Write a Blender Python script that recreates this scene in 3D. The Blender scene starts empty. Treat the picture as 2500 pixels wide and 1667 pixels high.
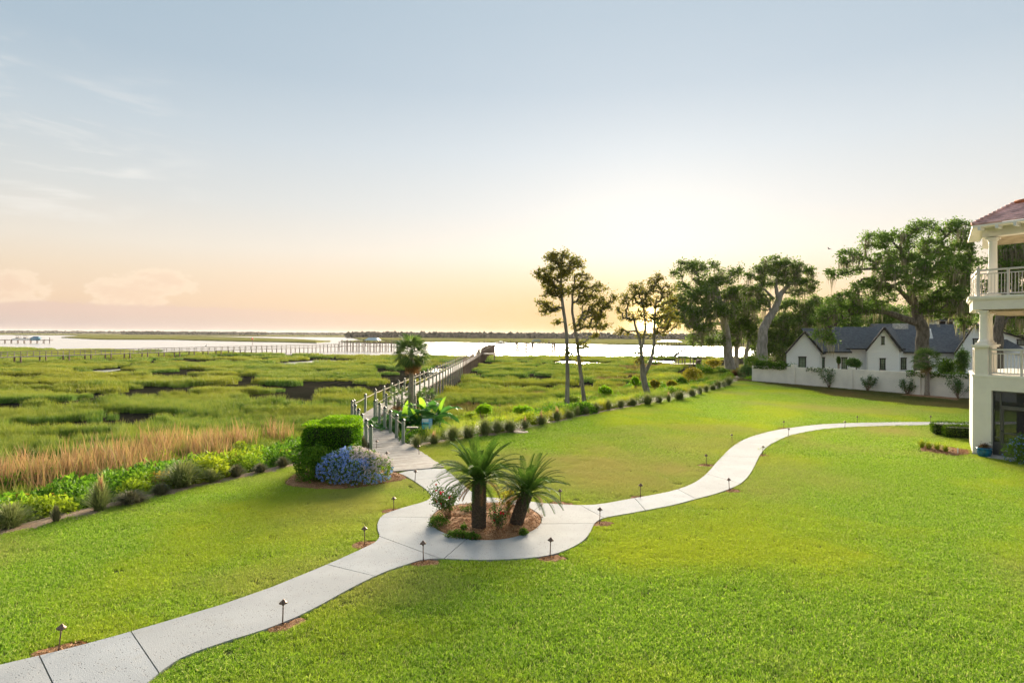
import bpy, bmesh, math, random
import numpy as np
from mathutils import Vector, Matrix, geometry

R = math.radians
random.seed(7)
rng = np.random.default_rng(11)
sc = bpy.context.scene
COL = sc.collection

# ------------------------------------------------------------------ camera
F, CAMH = 1450.0, 5.0                 # focal length in photo pixels, eye height above the lawn
cam = bpy.data.cameras.new('camera')
cam_o = bpy.data.objects.new('camera', cam)
COL.objects.link(cam_o)
cam.sensor_width = 36.0
cam.lens = 36.0 * F / 2500.0
cam.shift_y = -15.5 / 2500.0
cam.clip_start, cam.clip_end = 0.1, 9000.0
cam_o.matrix_world = Matrix.Translation((0, 0, CAMH)) @ Matrix.Rotation(R(90), 4, 'X') @ Matrix.Rotation(math.atan(0.006), 4, 'Z')
sc.camera = cam_o

# ------------------------------------------------------------------ sky, sun, exposure
SUN_EL, SUN_AZ = 8.0, 13.5            # degrees; azimuth clockwise from +Y
EXPO = 2.5
sc.view_settings.view_transform = 'Standard'
sc.view_settings.look = 'None'
sc.view_settings.gamma = 1.0
sc.view_settings.use_curve_mapping = False
sc.view_settings.exposure = EXPO
sunv = Vector((math.sin(R(SUN_AZ)) * math.cos(R(SUN_EL)), math.cos(R(SUN_AZ)) * math.cos(R(SUN_EL)), math.sin(R(SUN_EL))))


class NT:
    """small helper for node trees"""
    def __init__(self, tree):
        self.t = tree

    def n(self, kind, **kw):
        nd = self.t.nodes.new(kind)
        for k, v in kw.items():
            setattr(nd, k, v)
        return nd

    def l(self, a, b):
        self.t.links.new(a, b)

    def put(self, sock, v):
        if hasattr(v, 'is_linked') or isinstance(v, bpy.types.NodeSocket):
            self.t.links.new(v, sock)
        else:
            sock.default_value = v

    def math(self, op, a, b=None, c=None, clamp=False):
        nd = self.n('ShaderNodeMath', operation=op, use_clamp=clamp)
        self.put(nd.inputs[0], a)
        if b is not None:
            self.put(nd.inputs[1], b)
        if c is not None:
            self.put(nd.inputs[2], c)
        return nd.outputs[0]

    def ramp(self, fac, stops, interp='LINEAR'):
        nd = self.n('ShaderNodeValToRGB')
        nd.color_ramp.interpolation = interp
        el = nd.color_ramp.elements
        while len(el) < len(stops):
            el.new(0.5)
        for e, (p, c) in zip(el, stops):
            e.position = p
            e.color = (*c[:3], 1.0)
        self.put(nd.inputs[0], fac)
        return nd.outputs[0]

    def mix(self, fac, a, b, blend='MIX'):
        nd = self.n('ShaderNodeMix', data_type='RGBA', blend_type=blend)
        self.put(nd.inputs[0], fac)
        self.put(nd.inputs[6], a if not isinstance(a, tuple) else (*a[:3], 1.0))
        self.put(nd.inputs[7], b if not isinstance(b, tuple) else (*b[:3], 1.0))
        return nd.outputs[2]

    def noise(self, vec, scale, detail=3.0, rough=0.55, dist=0.0):
        nd = self.n('ShaderNodeTexNoise')
        nd.inputs['Scale'].default_value = scale
        nd.inputs['Detail'].default_value = detail
        nd.inputs['Roughness'].default_value = rough
        nd.inputs['Distortion'].default_value = dist
        if vec is not None:
            self.l(vec, nd.inputs['Vector'])
        return nd.outputs[0]

    def smooth(self, v, lo, hi):
        nd = self.n('ShaderNodeMapRange', interpolation_type='SMOOTHSTEP')
        self.put(nd.inputs[0], v)
        nd.inputs[1].default_value, nd.inputs[2].default_value = lo, hi
        return nd.outputs[0]


world = bpy.data.worlds.new('World')
sc.world = world
world.use_nodes = True
W = NT(world.node_tree)
bg = world.node_tree.nodes['Background']
tc = W.n('ShaderNodeTexCoord')
sep = W.n('ShaderNodeSeparateXYZ')
W.l(tc.outputs['Generated'], sep.inputs[0])
dx, dy, dz = sep.outputs
sky = W.n('ShaderNodeTexSky')
sky.sky_type = 'NISHITA'
sky.sun_disc = False
sky.sun_elevation = R(SUN_EL)
sky.sun_rotation = R(SUN_AZ)
sky.air_density, sky.dust_density, sky.ozone_density = 1.0, 3.0, 2.0
k = 0.5 ** EXPO


def lin(c):
    return tuple(v * k for v in c)


# evening haze layered over the clear sky: colour by height above the horizon
haze_ramp = W.ramp(W.math('MAXIMUM', dz, 0.0), [
    (0.0, lin((.64, .48, .41))), (.02, lin((.70, .52, .42))), (.05, lin((.82, .61, .43))), (.09, lin((.83, .68, .51))), (.13, lin((.80, .73, .62))),
    (.20, lin((.66, .68, .66))), (.29, lin((.53, .61, .66))), (.38, lin((.40, .51, .60))), (.47, lin((.36, .48, .58))), (1.0, lin((.39, .50, .59)))])
dot = W.n('ShaderNodeVectorMath', operation='DOT_PRODUCT')
W.l(tc.outputs['Generated'], dot.inputs[0])
dot.inputs[1].default_value = Vector((math.sin(R(SUN_AZ)), math.cos(R(SUN_AZ)), .024)).normalized()   # the glow hangs low in the haze
ang = W.math('ARCCOSINE', dot.outputs['Value'])
wide = W.math('POWER', 2.718, W.math('MULTIPLY', W.math('MULTIPLY', ang, ang), -1.8))
near = W.math('POWER', 2.718, W.math('MULTIPLY', ang, -11.0))
tight = W.math('POWER', 2.718, W.math('MULTIPLY', ang, -90.0))
# clouds: azimuth/elevation picture of a low bank with towers, and thin cirrus
az = W.math('ARCTAN2', dx, dy)
comb = W.n('ShaderNodeCombineXYZ')
W.l(az, comb.inputs[0])
W.l(W.math('MULTIPLY', dz, 1.6), comb.inputs[1])
cvec = comb.outputs[0]
n1 = W.noise(cvec, 9.0, 6.0, 0.62, 0.2)
n2 = W.noise(cvec, 34.0, 5.0, 0.6)


def bump(az0, width, height):
    d = W.math('DIVIDE', W.math('SUBTRACT', az, az0), width)
    return W.math('MULTIPLY', W.math('POWER', 2.718, W.math('MULTIPLY', W.math('MULTIPLY', d, d), -1.0)), height)


n3 = W.noise(cvec, 70.0, 5.0, 0.62)
left_f = W.smooth(az, 0.12, -0.55)
prof = W.math('ADD', W.math('MULTIPLY', left_f, 0.016), 0.024)
prof = W.math('ADD', prof, W.math('MULTIPLY', W.math('SUBTRACT', n1, 0.5), 0.012))
prof = W.math('ADD', prof, W.math('MULTIPLY', W.math('SUBTRACT', n3, 0.5), 0.012))
bank = W.smooth(W.math('SUBTRACT', prof, dz), -0.001, 0.004)
band = W.math('MULTIPLY', bank, W.math('MULTIPLY', W.smooth(az, 0.10, -0.30), 0.90))
bank_col = W.mix(W.smooth(dz, 0.038, 0.0), lin((.74, .55, .46)), lin((.58, .48, .45)))


def tower(a0, wa, z0, z1):
    """a fluffy cloud head: billows inside a soft mask"""
    d = W.math('DIVIDE', W.math('SUBTRACT', az, a0), wa)
    e = W.math('DIVIDE', W.math('SUBTRACT', dz, (z0 + z1) / 2), (z1 - z0) / 2)
    m_ = W.math('SUBTRACT', 1.0, W.math('ADD', W.math('MULTIPLY', d, d), W.math('MULTIPLY', e, e)))
    m_ = W.math('ADD', m_, W.math('MULTIPLY', W.math('SUBTRACT', n2, 0.5), 2.2))
    m_ = W.math('ADD', m_, W.math('MULTIPLY', W.math('SUBTRACT', n3, 0.5), 1.4))
    return W.smooth(m_, 0.0, 0.45), W.smooth(m_, 0.1, 1.1)


t1, b1 = tower(-0.535, 0.050, 0.050, 0.095)
t2, b2 = tower(-0.575, 0.055, 0.028, 0.080)
t3, b3 = tower(-0.720, 0.060, 0.030, 0.085)
head = W.math('MULTIPLY', W.math('MAXIMUM', W.math('MAXIMUM', t1, t2), t3), 0.6)
head_col = W.mix(W.math('MAXIMUM', W.math('MAXIMUM', b1, b2), b3), lin((1.0, .82, .62)), lin((.88, .66, .50)))
mapc = W.n('ShaderNodeMapping')
mapc.inputs['Rotation'].default_value = (0, 0, 0.35)
mapc.inputs['Scale'].default_value = (3.0, 11.0, 1.0)
W.l(cvec, mapc.inputs['Vector'])
ci = W.noise(mapc.outputs[0], 2.2, 7.0, 0.6, 0.5)
cirrus = W.math('MULTIPLY', W.smooth(ci, 0.48, 0.72), W.math('MULTIPLY', W.smooth(az, -0.42, -0.66), W.math('MULTIPLY', W.smooth(dz, 0.10, 0.20), W.smooth(dz, 0.42, 0.24))))
skyc = W.mix(1.0, haze_ramp, W.mix(1.0, sky.outputs[0], (.0005, .0006, .0009), 'MULTIPLY'), 'ADD')
skyc = W.mix(W.math('MULTIPLY', cirrus, 0.6), skyc, lin((.93, .91, .86)))
skyc = W.mix(head, skyc, head_col)
skyc = W.mix(band, skyc, bank_col)
skyc = W.mix(wide, skyc, W.mix(1.0, skyc, lin((.25, .215, .185)), 'ADD'))
skyc = W.mix(near, skyc, W.mix(1.0, skyc, lin((.42, .27, .12)), 'ADD'))
gold = W.math('MULTIPLY', W.math('POWER', 2.718, W.math('MULTIPLY', W.math('MULTIPLY', ang, ang), -4.2)), W.math('MULTIPLY', W.smooth(dz, 0.155, 0.0), 0.95))
skyc = W.mix(gold, skyc, lin((1.0, .66, .27)))
skyc = W.mix(tight, skyc, W.mix(1.0, skyc, lin((30., 19., 7.)), 'ADD'))
W.l(skyc, bg.inputs[0])
bg.inputs[1].default_value = 1.0

sun = bpy.data.lights.new('sun', 'SUN')
sun.energy = 5.0
sun.angle = R(40.0)
sun.color = (1.0, .85, .64)
sun_o = bpy.data.objects.new('sun', sun)
sun_o.rotation_euler = (-sunv).to_track_quat('-Z', 'Y').to_euler()
sun_o.location = sunv * 50
COL.objects.link(sun_o)
sc.cycles.max_bounces = 6
sc.cycles.diffuse_bounces = 3
sc.cycles.transmission_bounces = 4
sc.cycles.volume_bounces = 0
sc.cycles.sample_clamp_indirect = 6.0


# ------------------------------------------------------------------ survey: photo point -> place on a level plane
def hz(x):
    return 818.0 + 0.006 * (x - 1250.0)


def P(x, y, z=0.0):
    d = (CAMH - z) * F / (y - hz(x))
    return Vector(((x - 1250.0) / F * d, d, z))


def at(x, y, d):
    return Vector(((x - 1250.0) / F * d, d, CAMH - (y - hz(x)) * d / F))


# ------------------------------------------------------------------ numpy noise, polygons
def vnoise(x, y, seed=0):
    x, y = np.asarray(x, float), np.asarray(y, float)
    xi, yi = np.floor(x).astype(np.int64), np.floor(y).astype(np.int64)
    fx, fy = x - xi, y - yi
    fx, fy = fx * fx * (3 - 2 * fx), fy * fy * (3 - 2 * fy)

    def h(a, b):
        v = (a * 374761393 + b * 668265263 + seed * 974634777) & 0xFFFFFFFF
        v = ((v ^ (v >> 13)) * 1274126177) & 0xFFFFFFFF
        return ((v ^ (v >> 16)) & 0xFFFF) / 65535.0
    return (h(xi, yi) * (1 - fx) + h(xi + 1, yi) * fx) * (1 - fy) + (h(xi, yi + 1) * (1 - fx) + h(xi + 1, yi + 1) * fx) * fy


def fbm(x, y, seed=0, oct=3):
    s = 0
    a, t = 1.0, 0.0
    for i in range(oct):
        s = s + a * vnoise(np.asarray(x) * 2 ** i, np.asarray(y) * 2 ** i, seed + i * 17)
        t += a
        a *= 0.5
    return s / t


def inpoly(x, y, poly):
    inside = np.zeros(np.shape(x), bool)
    n = len(poly)
    for i in range(n):
        x1, y1 = poly[i]
        x2, y2 = poly[(i + 1) % n]
        if y1 == y2:
            continue
        c = (y1 > y) != (y2 > y)
        inside ^= c & (x < (x2 - x1) * (y - y1) / (y2 - y1) + x1)
    return inside


def dist_line(x, y, line, closed=False):
    best = np.full(np.shape(x), 1e9)
    sgn = np.ones(np.shape(x))
    n = len(line)
    for i in range(n if closed else n - 1):
        ax, ay = line[i]
        bx, by = line[(i + 1) % n]
        ux, uy = bx - ax, by - ay
        L2 = ux * ux + uy * uy + 1e-12
        t = np.clip(((x - ax) * ux + (y - ay) * uy) / L2, 0, 1)
        d = np.hypot(x - ax - t * ux, y - ay - t * uy)
        m = d < best
        best = np.where(m, d, best)
        sgn = np.where(m, np.sign(ux * (y - ay) - uy * (x - ax)), sgn)
    return best, sgn


# ------------------------------------------------------------------ materials
MATS = {}


def new_mat(name):
    m = bpy.data.materials.new(name)
    m.use_nodes = True
    t = NT(m.node_tree)
    b = m.node_tree.nodes['Principled BSDF']
    MATS[name] = m
    return m, t, b


def mat(name, col, rough=0.7, var=0.15, scale=3.0, metal=0.0, bump=0.0, bscale=40.0, col2=None, spec=0.3, coord='Object'):
    m, t, b = new_mat(name)
    b.inputs['Roughness'].default_value = rough
    b.inputs['Metallic'].default_value = metal
    b.inputs['Specular IOR Level'].default_value = spec
    co = t.n('ShaderNodeTexCoord').outputs[coord]
    n = t.noise(co, scale, 5.0, 0.6)
    c2 = col2 or tuple(v * (1 - var * 2) for v in col)
    fac = t.smooth(n, 0.3, 0.7)
    t.l(t.mix(fac, tuple(col) if col2 else tuple(min(1, v * (1 + var)) for v in col), c2), b.inputs['Base Color'])
    if bump:
        bp = t.n('ShaderNodeBump')
        bp.inputs['Strength'].default_value = bump
        bp.inputs['Distance'].default_value = 0.02
        t.l(t.noise(co, bscale, 4.0), bp.inputs['Height'])
        t.l(bp.outputs[0], b.inputs['Normal'])
    return m


def leaf_mat(name, cols, trans=0.4, rough=0.55, inst=None, tip=None, spec=0.06, tcol=1.15):
    """foliage: colour differs leaf by leaf; light shines through. inst: per-clump attribute that shifts towards inst colours; tip: (height, colour)"""
    m, t, b = new_mat(name)
    g = t.n('ShaderNodeNewGeometry')
    r = g.outputs['Random Per Island']
    stops = [(i / max(1, len(cols) - 1), c) for i, c in enumerate(cols)]
    c = t.ramp(r, stops)
    if tip:
        co = t.n('ShaderNodeTexCoord').outputs['Object']
        sz = t.n('ShaderNodeSeparateXYZ')
        t.l(co, sz.inputs[0])
        f = t.smooth(sz.outputs[2], tip[0] * 0.35, tip[0])
        c = t.mix(t.math('MULTIPLY', f, tip[2] if len(tip) > 2 else 0.8), c, tip[1])
    if inst:
        for nm, colr in inst:
            a = t.n('ShaderNodeAttribute', attribute_type='INSTANCER', attribute_name=nm)
            cc = t.mix(t.math('MULTIPLY', r, 0.5), colr, tuple(v * 0.65 for v in colr))
            c = t.mix(a.outputs['Fac'], c, cc)
    t.l(c, b.inputs['Base Color'])
    b.inputs['Roughness'].default_value = max(rough, .6)
    b.inputs['Specular IOR Level'].default_value = spec
    tr = t.n('ShaderNodeBsdfTranslucent')
    t.l(t.mix(1.0, c, (tcol, tcol, tcol * .75), 'MULTIPLY'), tr.inputs[0])
    mx = t.n('ShaderNodeMixShader')
    mx.inputs[0].default_value = trans
    t.l(b.outputs[0], mx.inputs[1])
    t.l(tr.outputs[0], mx.inputs[2])
    t.l(mx.outputs[0], m.node_tree.nodes['Material Output'].inputs[0])
    return m


# ------------------------------------------------------------------ mesh kit
class MB:
    def __init__(self):
        self.v, self.f = [], []

    def add(self, vs, fs):
        o = len(self.v)
        self.v += [tuple(p) for p in vs]
        self.f += [tuple(i + o for i in q) for q in fs]
        return self

    def box(self, c, s, rz=0.0, rx=0.0, ry=0.0):
        m = Matrix.Rotation(rz, 3, 'Z') @ Matrix.Rotation(ry, 3, 'Y') @ Matrix.Rotation(rx, 3, 'X')
        c = Vector(c)
        vs = [c + m @ Vector((x * s[0] / 2, y * s[1] / 2, z * s[2] / 2)) for x in (-1, 1) for y in (-1, 1) for z in (-1, 1)]
        return self.add(vs, [(0, 1, 3, 2), (4, 6, 7, 5), (0, 4, 5, 1), (2, 3, 7, 6), (0, 2, 6, 4), (1, 5, 7, 3)])

    def bar(self, a, b, w, h, up=(0, 0, 1)):
        a, b = Vector(a), Vector(b)
        d = (b - a).normalized()
        s = d.cross(Vector(up))
        if s.length < 1e-4:
            s = d.cross(Vector((1, 0, 0)))
        s.normalize()
        u = s.cross(d)
        vs = []
        for p in (a, b):
            for i, j in ((-1, -1), (1, -1), (1, 1), (-1, 1)):
                vs.append(p + s * (w / 2 * i) + u * (h / 2 * j))
        return self.add(vs, [(0, 1, 5, 4), (1, 2, 6, 5), (2, 3, 7, 6), (3, 0, 4, 7), (3, 2, 1, 0), (4, 5, 6, 7)])

    def tube(self, pts, rad, n=8, caps=True):
        pts = [Vector(p) for p in pts]
        if not hasattr(rad, '__len__'):
            rad = [rad] * len(pts)
        vs = []
        ref = Vector((0.31, 0.95, 0.07))
        for i, p in enumerate(pts):
            d = (pts[min(i + 1, len(pts) - 1)] - pts[max(i - 1, 0)])
            d = d.normalized() if d.length > 1e-9 else Vector((0, 0, 1))
            s = d.cross(ref)
            if s.length < 1e-3:
                s = d.cross(Vector((1, 0, 0)))
            s.normalize()
            u = s.cross(d)
            for j in range(n):
                a = 2 * math.pi * j / n
                vs.append(p + s * (math.cos(a) * rad[i]) + u * (math.sin(a) * rad[i]))
        fs = []
        for i in range(len(pts) - 1):
            for j in range(n):
                fs.append((i * n + j, i * n + (j + 1) % n, (i + 1) * n + (j + 1) % n, (i + 1) * n + j))
        if caps:
            fs.append(tuple(range(n - 1, -1, -1)))
            fs.append(tuple(range((len(pts) - 1) * n, len(pts) * n)))
        return self.add(vs, fs)

    def lathe(self, prof, c=(0, 0, 0), n=16):
        vs, fs = [], []
        for r, z in prof:
            for j in range(n):
                a = 2 * math.pi * j / n
                vs.append((c[0] + math.cos(a) * r, c[1] + math.sin(a) * r, c[2] + z))
        for i in range(len(prof) - 1):
            for j in range(n):
                fs.append((i * n + j, i * n + (j + 1) % n, (i + 1) * n + (j + 1) % n, (i + 1) * n + j))
        fs.append(tuple(range(n - 1, -1, -1)))
        fs.append(tuple(range((len(prof) - 1) * n, len(prof) * n)))
        return self.add(vs, fs)

    def prism(self, poly, z0, z1):
        n = len(poly)
        a = sum(poly[i][0] * poly[(i + 1) % n][1] - poly[(i + 1) % n][0] * poly[i][1] for i in range(n))
        if a < 0:
            poly = poly[::-1]
        vs = [(p[0], p[1], z0) for p in poly] + [(p[0], p[1], z1) for p in poly]
        fs = [tuple(range(n - 1, -1, -1)), tuple(range(n, 2 * n))] + [(i, (i + 1) % n, n + (i + 1) % n, n + i) for i in range(n)]
        return self.add(vs, fs)

    def mesh(self, name, m=None, smooth=False):
        me = bpy.data.meshes.new(name)
        me.from_pydata(self.v, [], self.f)
        if m:
            me.materials.append(m)
        if smooth:
            me.polygons.foreach_set('use_smooth', [True] * len(me.polygons))
        me.update()
        return me

    def build(self, name, m, parent=None, smooth=False, bevel=0.0):
        me = self.mesh(name, m, smooth)
        if bevel:
            bm = bmesh.new()
            bm.from_mesh(me)
            bmesh.ops.bevel(bm, geom=[e for e in bm.edges], offset=bevel, segments=1, affect='EDGES', clamp_overlap=True)
            bm.to_mesh(me)
            bm.free()
        return link(name, me, parent)


def link(name, me, parent=None):
    o = bpy.data.objects.new(name, me)
    COL.objects.link(o)
    if parent is not None:
        o.parent = parent
        if parent.type == 'EMPTY':          # shapes are written in world coordinates, or at the origin for prototypes
            o.location = -parent.location
    return o


def np_mesh(name, verts, faces, m=None, smooth=False):
    """verts (N,3), faces (M,3|4) arrays"""
    me = bpy.data.meshes.new(name)
    verts = np.asarray(verts, np.float32)
    faces = np.asarray(faces, np.int32)
    k_ = faces.shape[1]
    me.vertices.add(len(verts))
    me.vertices.foreach_set('co', verts.ravel())
    me.loops.add(faces.size)
    me.loops.foreach_set('vertex_index', faces.ravel())
    me.polygons.add(len(faces))
    me.polygons.foreach_set('loop_start', np.arange(0, faces.size, k_, dtype=np.int32))
    if smooth:
        me.polygons.foreach_set('use_smooth', np.ones(len(faces), bool))
    me.update(calc_edges=True)
    if m:
        me.materials.append(m)
    return me


def tag(o, label=None, cat=None, group=None, kind=None):
    if label:
        o['label'] = label
    if cat:
        o['category'] = cat
    if group:
        o['group'] = group
    if kind:
        o['kind'] = kind
    return o


def empty(name, loc=(0, 0, 0), rz=0.0, **kw):
    o = bpy.data.objects.new(name, None)
    o.empty_display_size = 0.1
    COL.objects.link(o)
    o.location = loc
    o.rotation_euler = (0, 0, rz)
    return tag(o, **kw)


def struct(name, me, label=None):
    o = link(name, me)
    o['kind'] = 'structure'
    if label:
        o['label'] = label
    return o


def copy_tree(o, parent=None):
    c = o.copy()
    COL.objects.link(c)
    c.parent = parent
    for ch in o.children:
        copy_tree(ch, c)
    return c


ORD = ['', 'first', 'second', 'third', 'fourth', 'fifth', 'sixth', 'seventh', 'eighth', 'ninth', 'tenth', 'eleventh', 'twelfth', 'thirteenth', 'fourteenth', 'fifteenth',
       'sixteenth', 'seventeenth', 'eighteenth', 'nineteenth', 'twentieth', 'twenty-first', 'twenty-second', 'twenty-third', 'twenty-fourth', 'twenty-fifth', 'twenty-sixth', 'twenty-seventh', 'twenty-eighth', 'twenty-ninth', 'thirtieth']


# ------------------------------------------------------------------ leaf and blade arrays
def rand_dirs(n, up=0.0):
    v = rng.normal(size=(n, 3))
    v[:, 2] += up
    return v / np.linalg.norm(v, axis=1, keepdims=True)


def leaf_arrays(cen, length, width, up=0.35, fold=0.18, out=None, outw=0.0):
    """one folded diamond per centre -> verts, quads"""
    n = len(cen)
    a = rand_dirs(n, up * 0.6)
    if out is not None:
        a = a + out * outw
        a /= np.linalg.norm(a, axis=1, keepdims=True)
    b = np.cross(a, rand_dirs(n))
    b /= np.linalg.norm(b, axis=1, keepdims=True) + 1e-9
    c = np.cross(a, b)
    L = (length * rng.uniform(.7, 1.3, n))[:, None]
    Wd = (width * rng.uniform(.7, 1.3, n))[:, None]
    base = cen - a * L * .5
    v = np.stack([base, cen - b * Wd * .5 + c * L * fold * .3, base + a * L, cen + b * Wd * .5 + c * L * fold * .3], 1).reshape(-1, 3)
    f = np.arange(n * 4).reshape(n, 4)
    return v, f


def blade_arrays(base, height, width, lean, seg=2, droop=0.5):
    """tapered blades standing at base; lean: horizontal reach relative to height"""
    n = len(base)
    th = rng.uniform(0, 2 * np.pi, n)
    d = np.stack([np.cos(th), np.sin(th), np.zeros(n)], 1)
    th2 = th + np.pi / 2 + rng.uniform(-.9, .9, n)
    s = np.stack([np.cos(th2), np.sin(th2), np.zeros(n)], 1)
    lean = np.broadcast_to(lean, (n,)) * rng.uniform(.3, 1.2, n)
    h = np.broadcast_to(height, (n,)) * rng.uniform(.65, 1.1, n)
    w = np.broadcast_to(width, (n,)) * rng.uniform(.7, 1.3, n)
    rows = []
    for i in range(seg + 1):
        t = i / seg
        c = base + d * (h * lean * t ** (1.0 + droop))[:, None]
        c[:, 2] += h * (t - 0.25 * lean * t * t)
        ww = (w * (1 - t * t * 0.95) * 0.5)[:, None]
        rows += [c - s * ww, c + s * ww]
    v = np.stack(rows, 1).reshape(-1, 3)
    k_ = 2 * (seg + 1)
    o = (np.arange(n) * k_)[:, None]
    f = np.concatenate([o + np.array([2 * i, 2 * i + 1, 2 * i + 3, 2 * i + 2])[None] for i in range(seg)], 0)
    return v, f


class Arr:
    def __init__(self):
        self.v, self.f, self.n = [], [], 0

    def add(self, v, f):
        self.v.append(v)
        self.f.append(f + self.n)
        self.n += len(v)

    def mesh(self, name, m, smooth=False):
        return np_mesh(name, np.concatenate(self.v), np.concatenate(self.f), m, smooth)


# ------------------------------------------------------------------ scatter for uncountable cover
def scatter(name, label, cat, pts, rot, scl, idx, protos, attrs=None):
    me = bpy.data.meshes.new(name)
    me.vertices.add(len(pts))
    me.vertices.foreach_set('co', np.asarray(pts, np.float32).ravel())
    for nm, arr in {'rot': rot, 'scl': scl, **(attrs or {})}.items():
        a = me.attributes.new(nm, 'FLOAT', 'POINT')
        a.data.foreach_set('value', np.asarray(arr, np.float32))
    a = me.attributes.new('pick', 'INT', 'POINT')
    a.data.foreach_set('value', np.asarray(idx, np.int32))
    o = link(name, me)
    tag(o, label, cat, None, 'stuff')
    col = bpy.data.collections.new(name + '_pieces')
    for i, pm in enumerate(protos):
        col.objects.link(bpy.data.objects.new('%s_piece_%02d' % (name, i), pm))
    ng = bpy.data.node_groups.new(name, 'GeometryNodeTree')
    ng.interface.new_socket('Geometry', in_out='INPUT', socket_type='NodeSocketGeometry')
    ng.interface.new_socket('Geometry', in_out='OUTPUT', socket_type='NodeSocketGeometry')
    N = ng.nodes
    gi, go = N.new('NodeGroupInput'), N.new('NodeGroupOutput')
    ip = N.new('GeometryNodeInstanceOnPoints')
    ci_ = N.new('GeometryNodeCollectionInfo')
    ci_.inputs['Collection'].default_value = col
    ci_.inputs['Separate Children'].default_value = True
    ci_.inputs['Reset Children'].default_value = True

    def attr(nm, ty):
        a_ = N.new('GeometryNodeInputNamedAttribute')
        a_.data_type = ty
        a_.inputs['Name'].default_value = nm
        return a_.outputs['Attribute']
    cx = N.new('ShaderNodeCombineXYZ')
    L = ng.links.new
    L(attr('rot', 'FLOAT'), cx.inputs[2])
    L(gi.outputs[0], ip.inputs['Points'])
    L(ci_.outputs[0], ip.inputs['Instance'])
    ip.inputs['Pick Instance'].default_value = True
    L(attr('pick', 'INT'), ip.inputs['Instance Index'])
    L(cx.outputs[0], ip.inputs['Rotation'])
    L(attr('scl', 'FLOAT'), ip.inputs['Scale'])
    L(ip.outputs[0], go.inputs[0])
    md = o.modifiers.new('scatter', 'NODES')
    md.node_group = ng
    return o


def jitter_grid(x0, x1, y0, y1, step):
    gx, gy = np.meshgrid(np.arange(x0, x1, step), np.arange(y0, y1, step))
    x = gx.ravel() + rng.uniform(-.5, .5, gx.size) * step
    y = gy.ravel() + rng.uniform(-.5, .5, gx.size) * step
    return x, y

# ================================================================== MATERIALS
def concrete_mat():
    m, t, b = new_mat('washed_concrete')
    co = t.n('ShaderNodeTexCoord').outputs['Object']
    big = t.smooth(t.noise(co, 0.7, 5.0), 0.35, 0.7)
    c = t.mix(big, (.31, .33, .355), (.38, .40, .425))
    c = t.mix(t.math('MULTIPLY', t.smooth(t.noise(co, 6.0, 6.0, .7), .5, .8), .35), c, (.42, .39, .35))
    vo = t.n('ShaderNodeTexVoronoi')
    vo.inputs['Scale'].default_value = 22.0
    t.l(co, vo.inputs['Vector'])
    sepc = t.n('ShaderNodeSeparateColor')
    t.l(vo.outputs['Color'], sepc.inputs[0])
    pit = t.math('MULTIPLY', t.smooth(vo.outputs['Distance'], .30, .17), t.math('MULTIPLY', t.math('GREATER_THAN', sepc.outputs[0], .45), t.smooth(t.noise(co, 3.0, 3.0), .40, .52)))
    c = t.mix(t.math('MULTIPLY', pit, .8), c, (.10, .095, .09))
    ob = t.n('ShaderNodeObjectInfo').outputs['Random']
    c = t.mix(t.math('MULTIPLY', ob, .35), c, (.33, .31, .28))
    c = t.mix(t.math('MULTIPLY', t.smooth(t.noise(co, 1.6, 6.0, .7), .55, .75), .3), c, (.25, .23, .19))
    t.l(c, b.inputs['Base Color'])
    b.inputs['Roughness'].default_value = .85
    bp = t.n('ShaderNodeBump')
    bp.inputs['Strength'].default_value = .6
    bp.inputs['Distance'].default_value = .01
    t.l(t.math('SUBTRACT', t.noise(co, 60.0, 3.0), pit), bp.inputs['Height'])
    t.l(bp.outputs[0], b.inputs['Normal'])
    return m


def wood_mat(name, c1, c2, c3, scale=(1, 1, 1)):
    m, t, b = new_mat(name)
    co = t.n('ShaderNodeTexCoord').outputs['Object']
    rnd = t.n('ShaderNodeObjectInfo').outputs['Random']
    isl = t.n('ShaderNodeNewGeometry').outputs['Random Per Island']
    mp = t.n('ShaderNodeMapping')
    mp.inputs['Scale'].default_value = scale
    t.l(co, mp.inputs[0])
    c = t.mix(t.smooth(t.noise(mp.outputs[0], 3.0, 6.0, .65), .3, .7), c1, c2)
    c = t.mix(t.math('MULTIPLY', t.math('FRACT', t.math('ADD', rnd, isl)), .55), c, c3)
    t.l(c, b.inputs['Base Color'])
    b.inputs['Roughness'].default_value = .8
    bp = t.n('ShaderNodeBump')
    bp.inputs['Strength'].default_value = .4
    bp.inputs['Distance'].default_value = .01
    t.l(t.noise(mp.outputs[0], 14.0, 4.0), bp.inputs['Height'])
    t.l(bp.outputs[0], b.inputs['Normal'])
    return m


def bark_mat(name, c1, c2, sc_=6.0, stretch=.25):
    m, t, b = new_mat(name)
    co = t.n('ShaderNodeTexCoord').outputs['Object']
    mp = t.n('ShaderNodeMapping')
    mp.inputs['Scale'].default_value = (1, 1, stretch)
    t.l(co, mp.inputs[0])
    n = t.noise(mp.outputs[0], sc_, 6.0, .65)
    t.l(t.mix(t.smooth(n, .35, .65), c1, c2), b.inputs['Base Color'])
    b.inputs['Roughness'].default_value = .9
    bp = t.n('ShaderNodeBump')
    bp.inputs['Strength'].default_value = .8
    bp.inputs['Distance'].default_value = .05
    t.l(n, bp.inputs['Height'])
    t.l(bp.outputs[0], b.inputs['Normal'])
    return m


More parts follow.
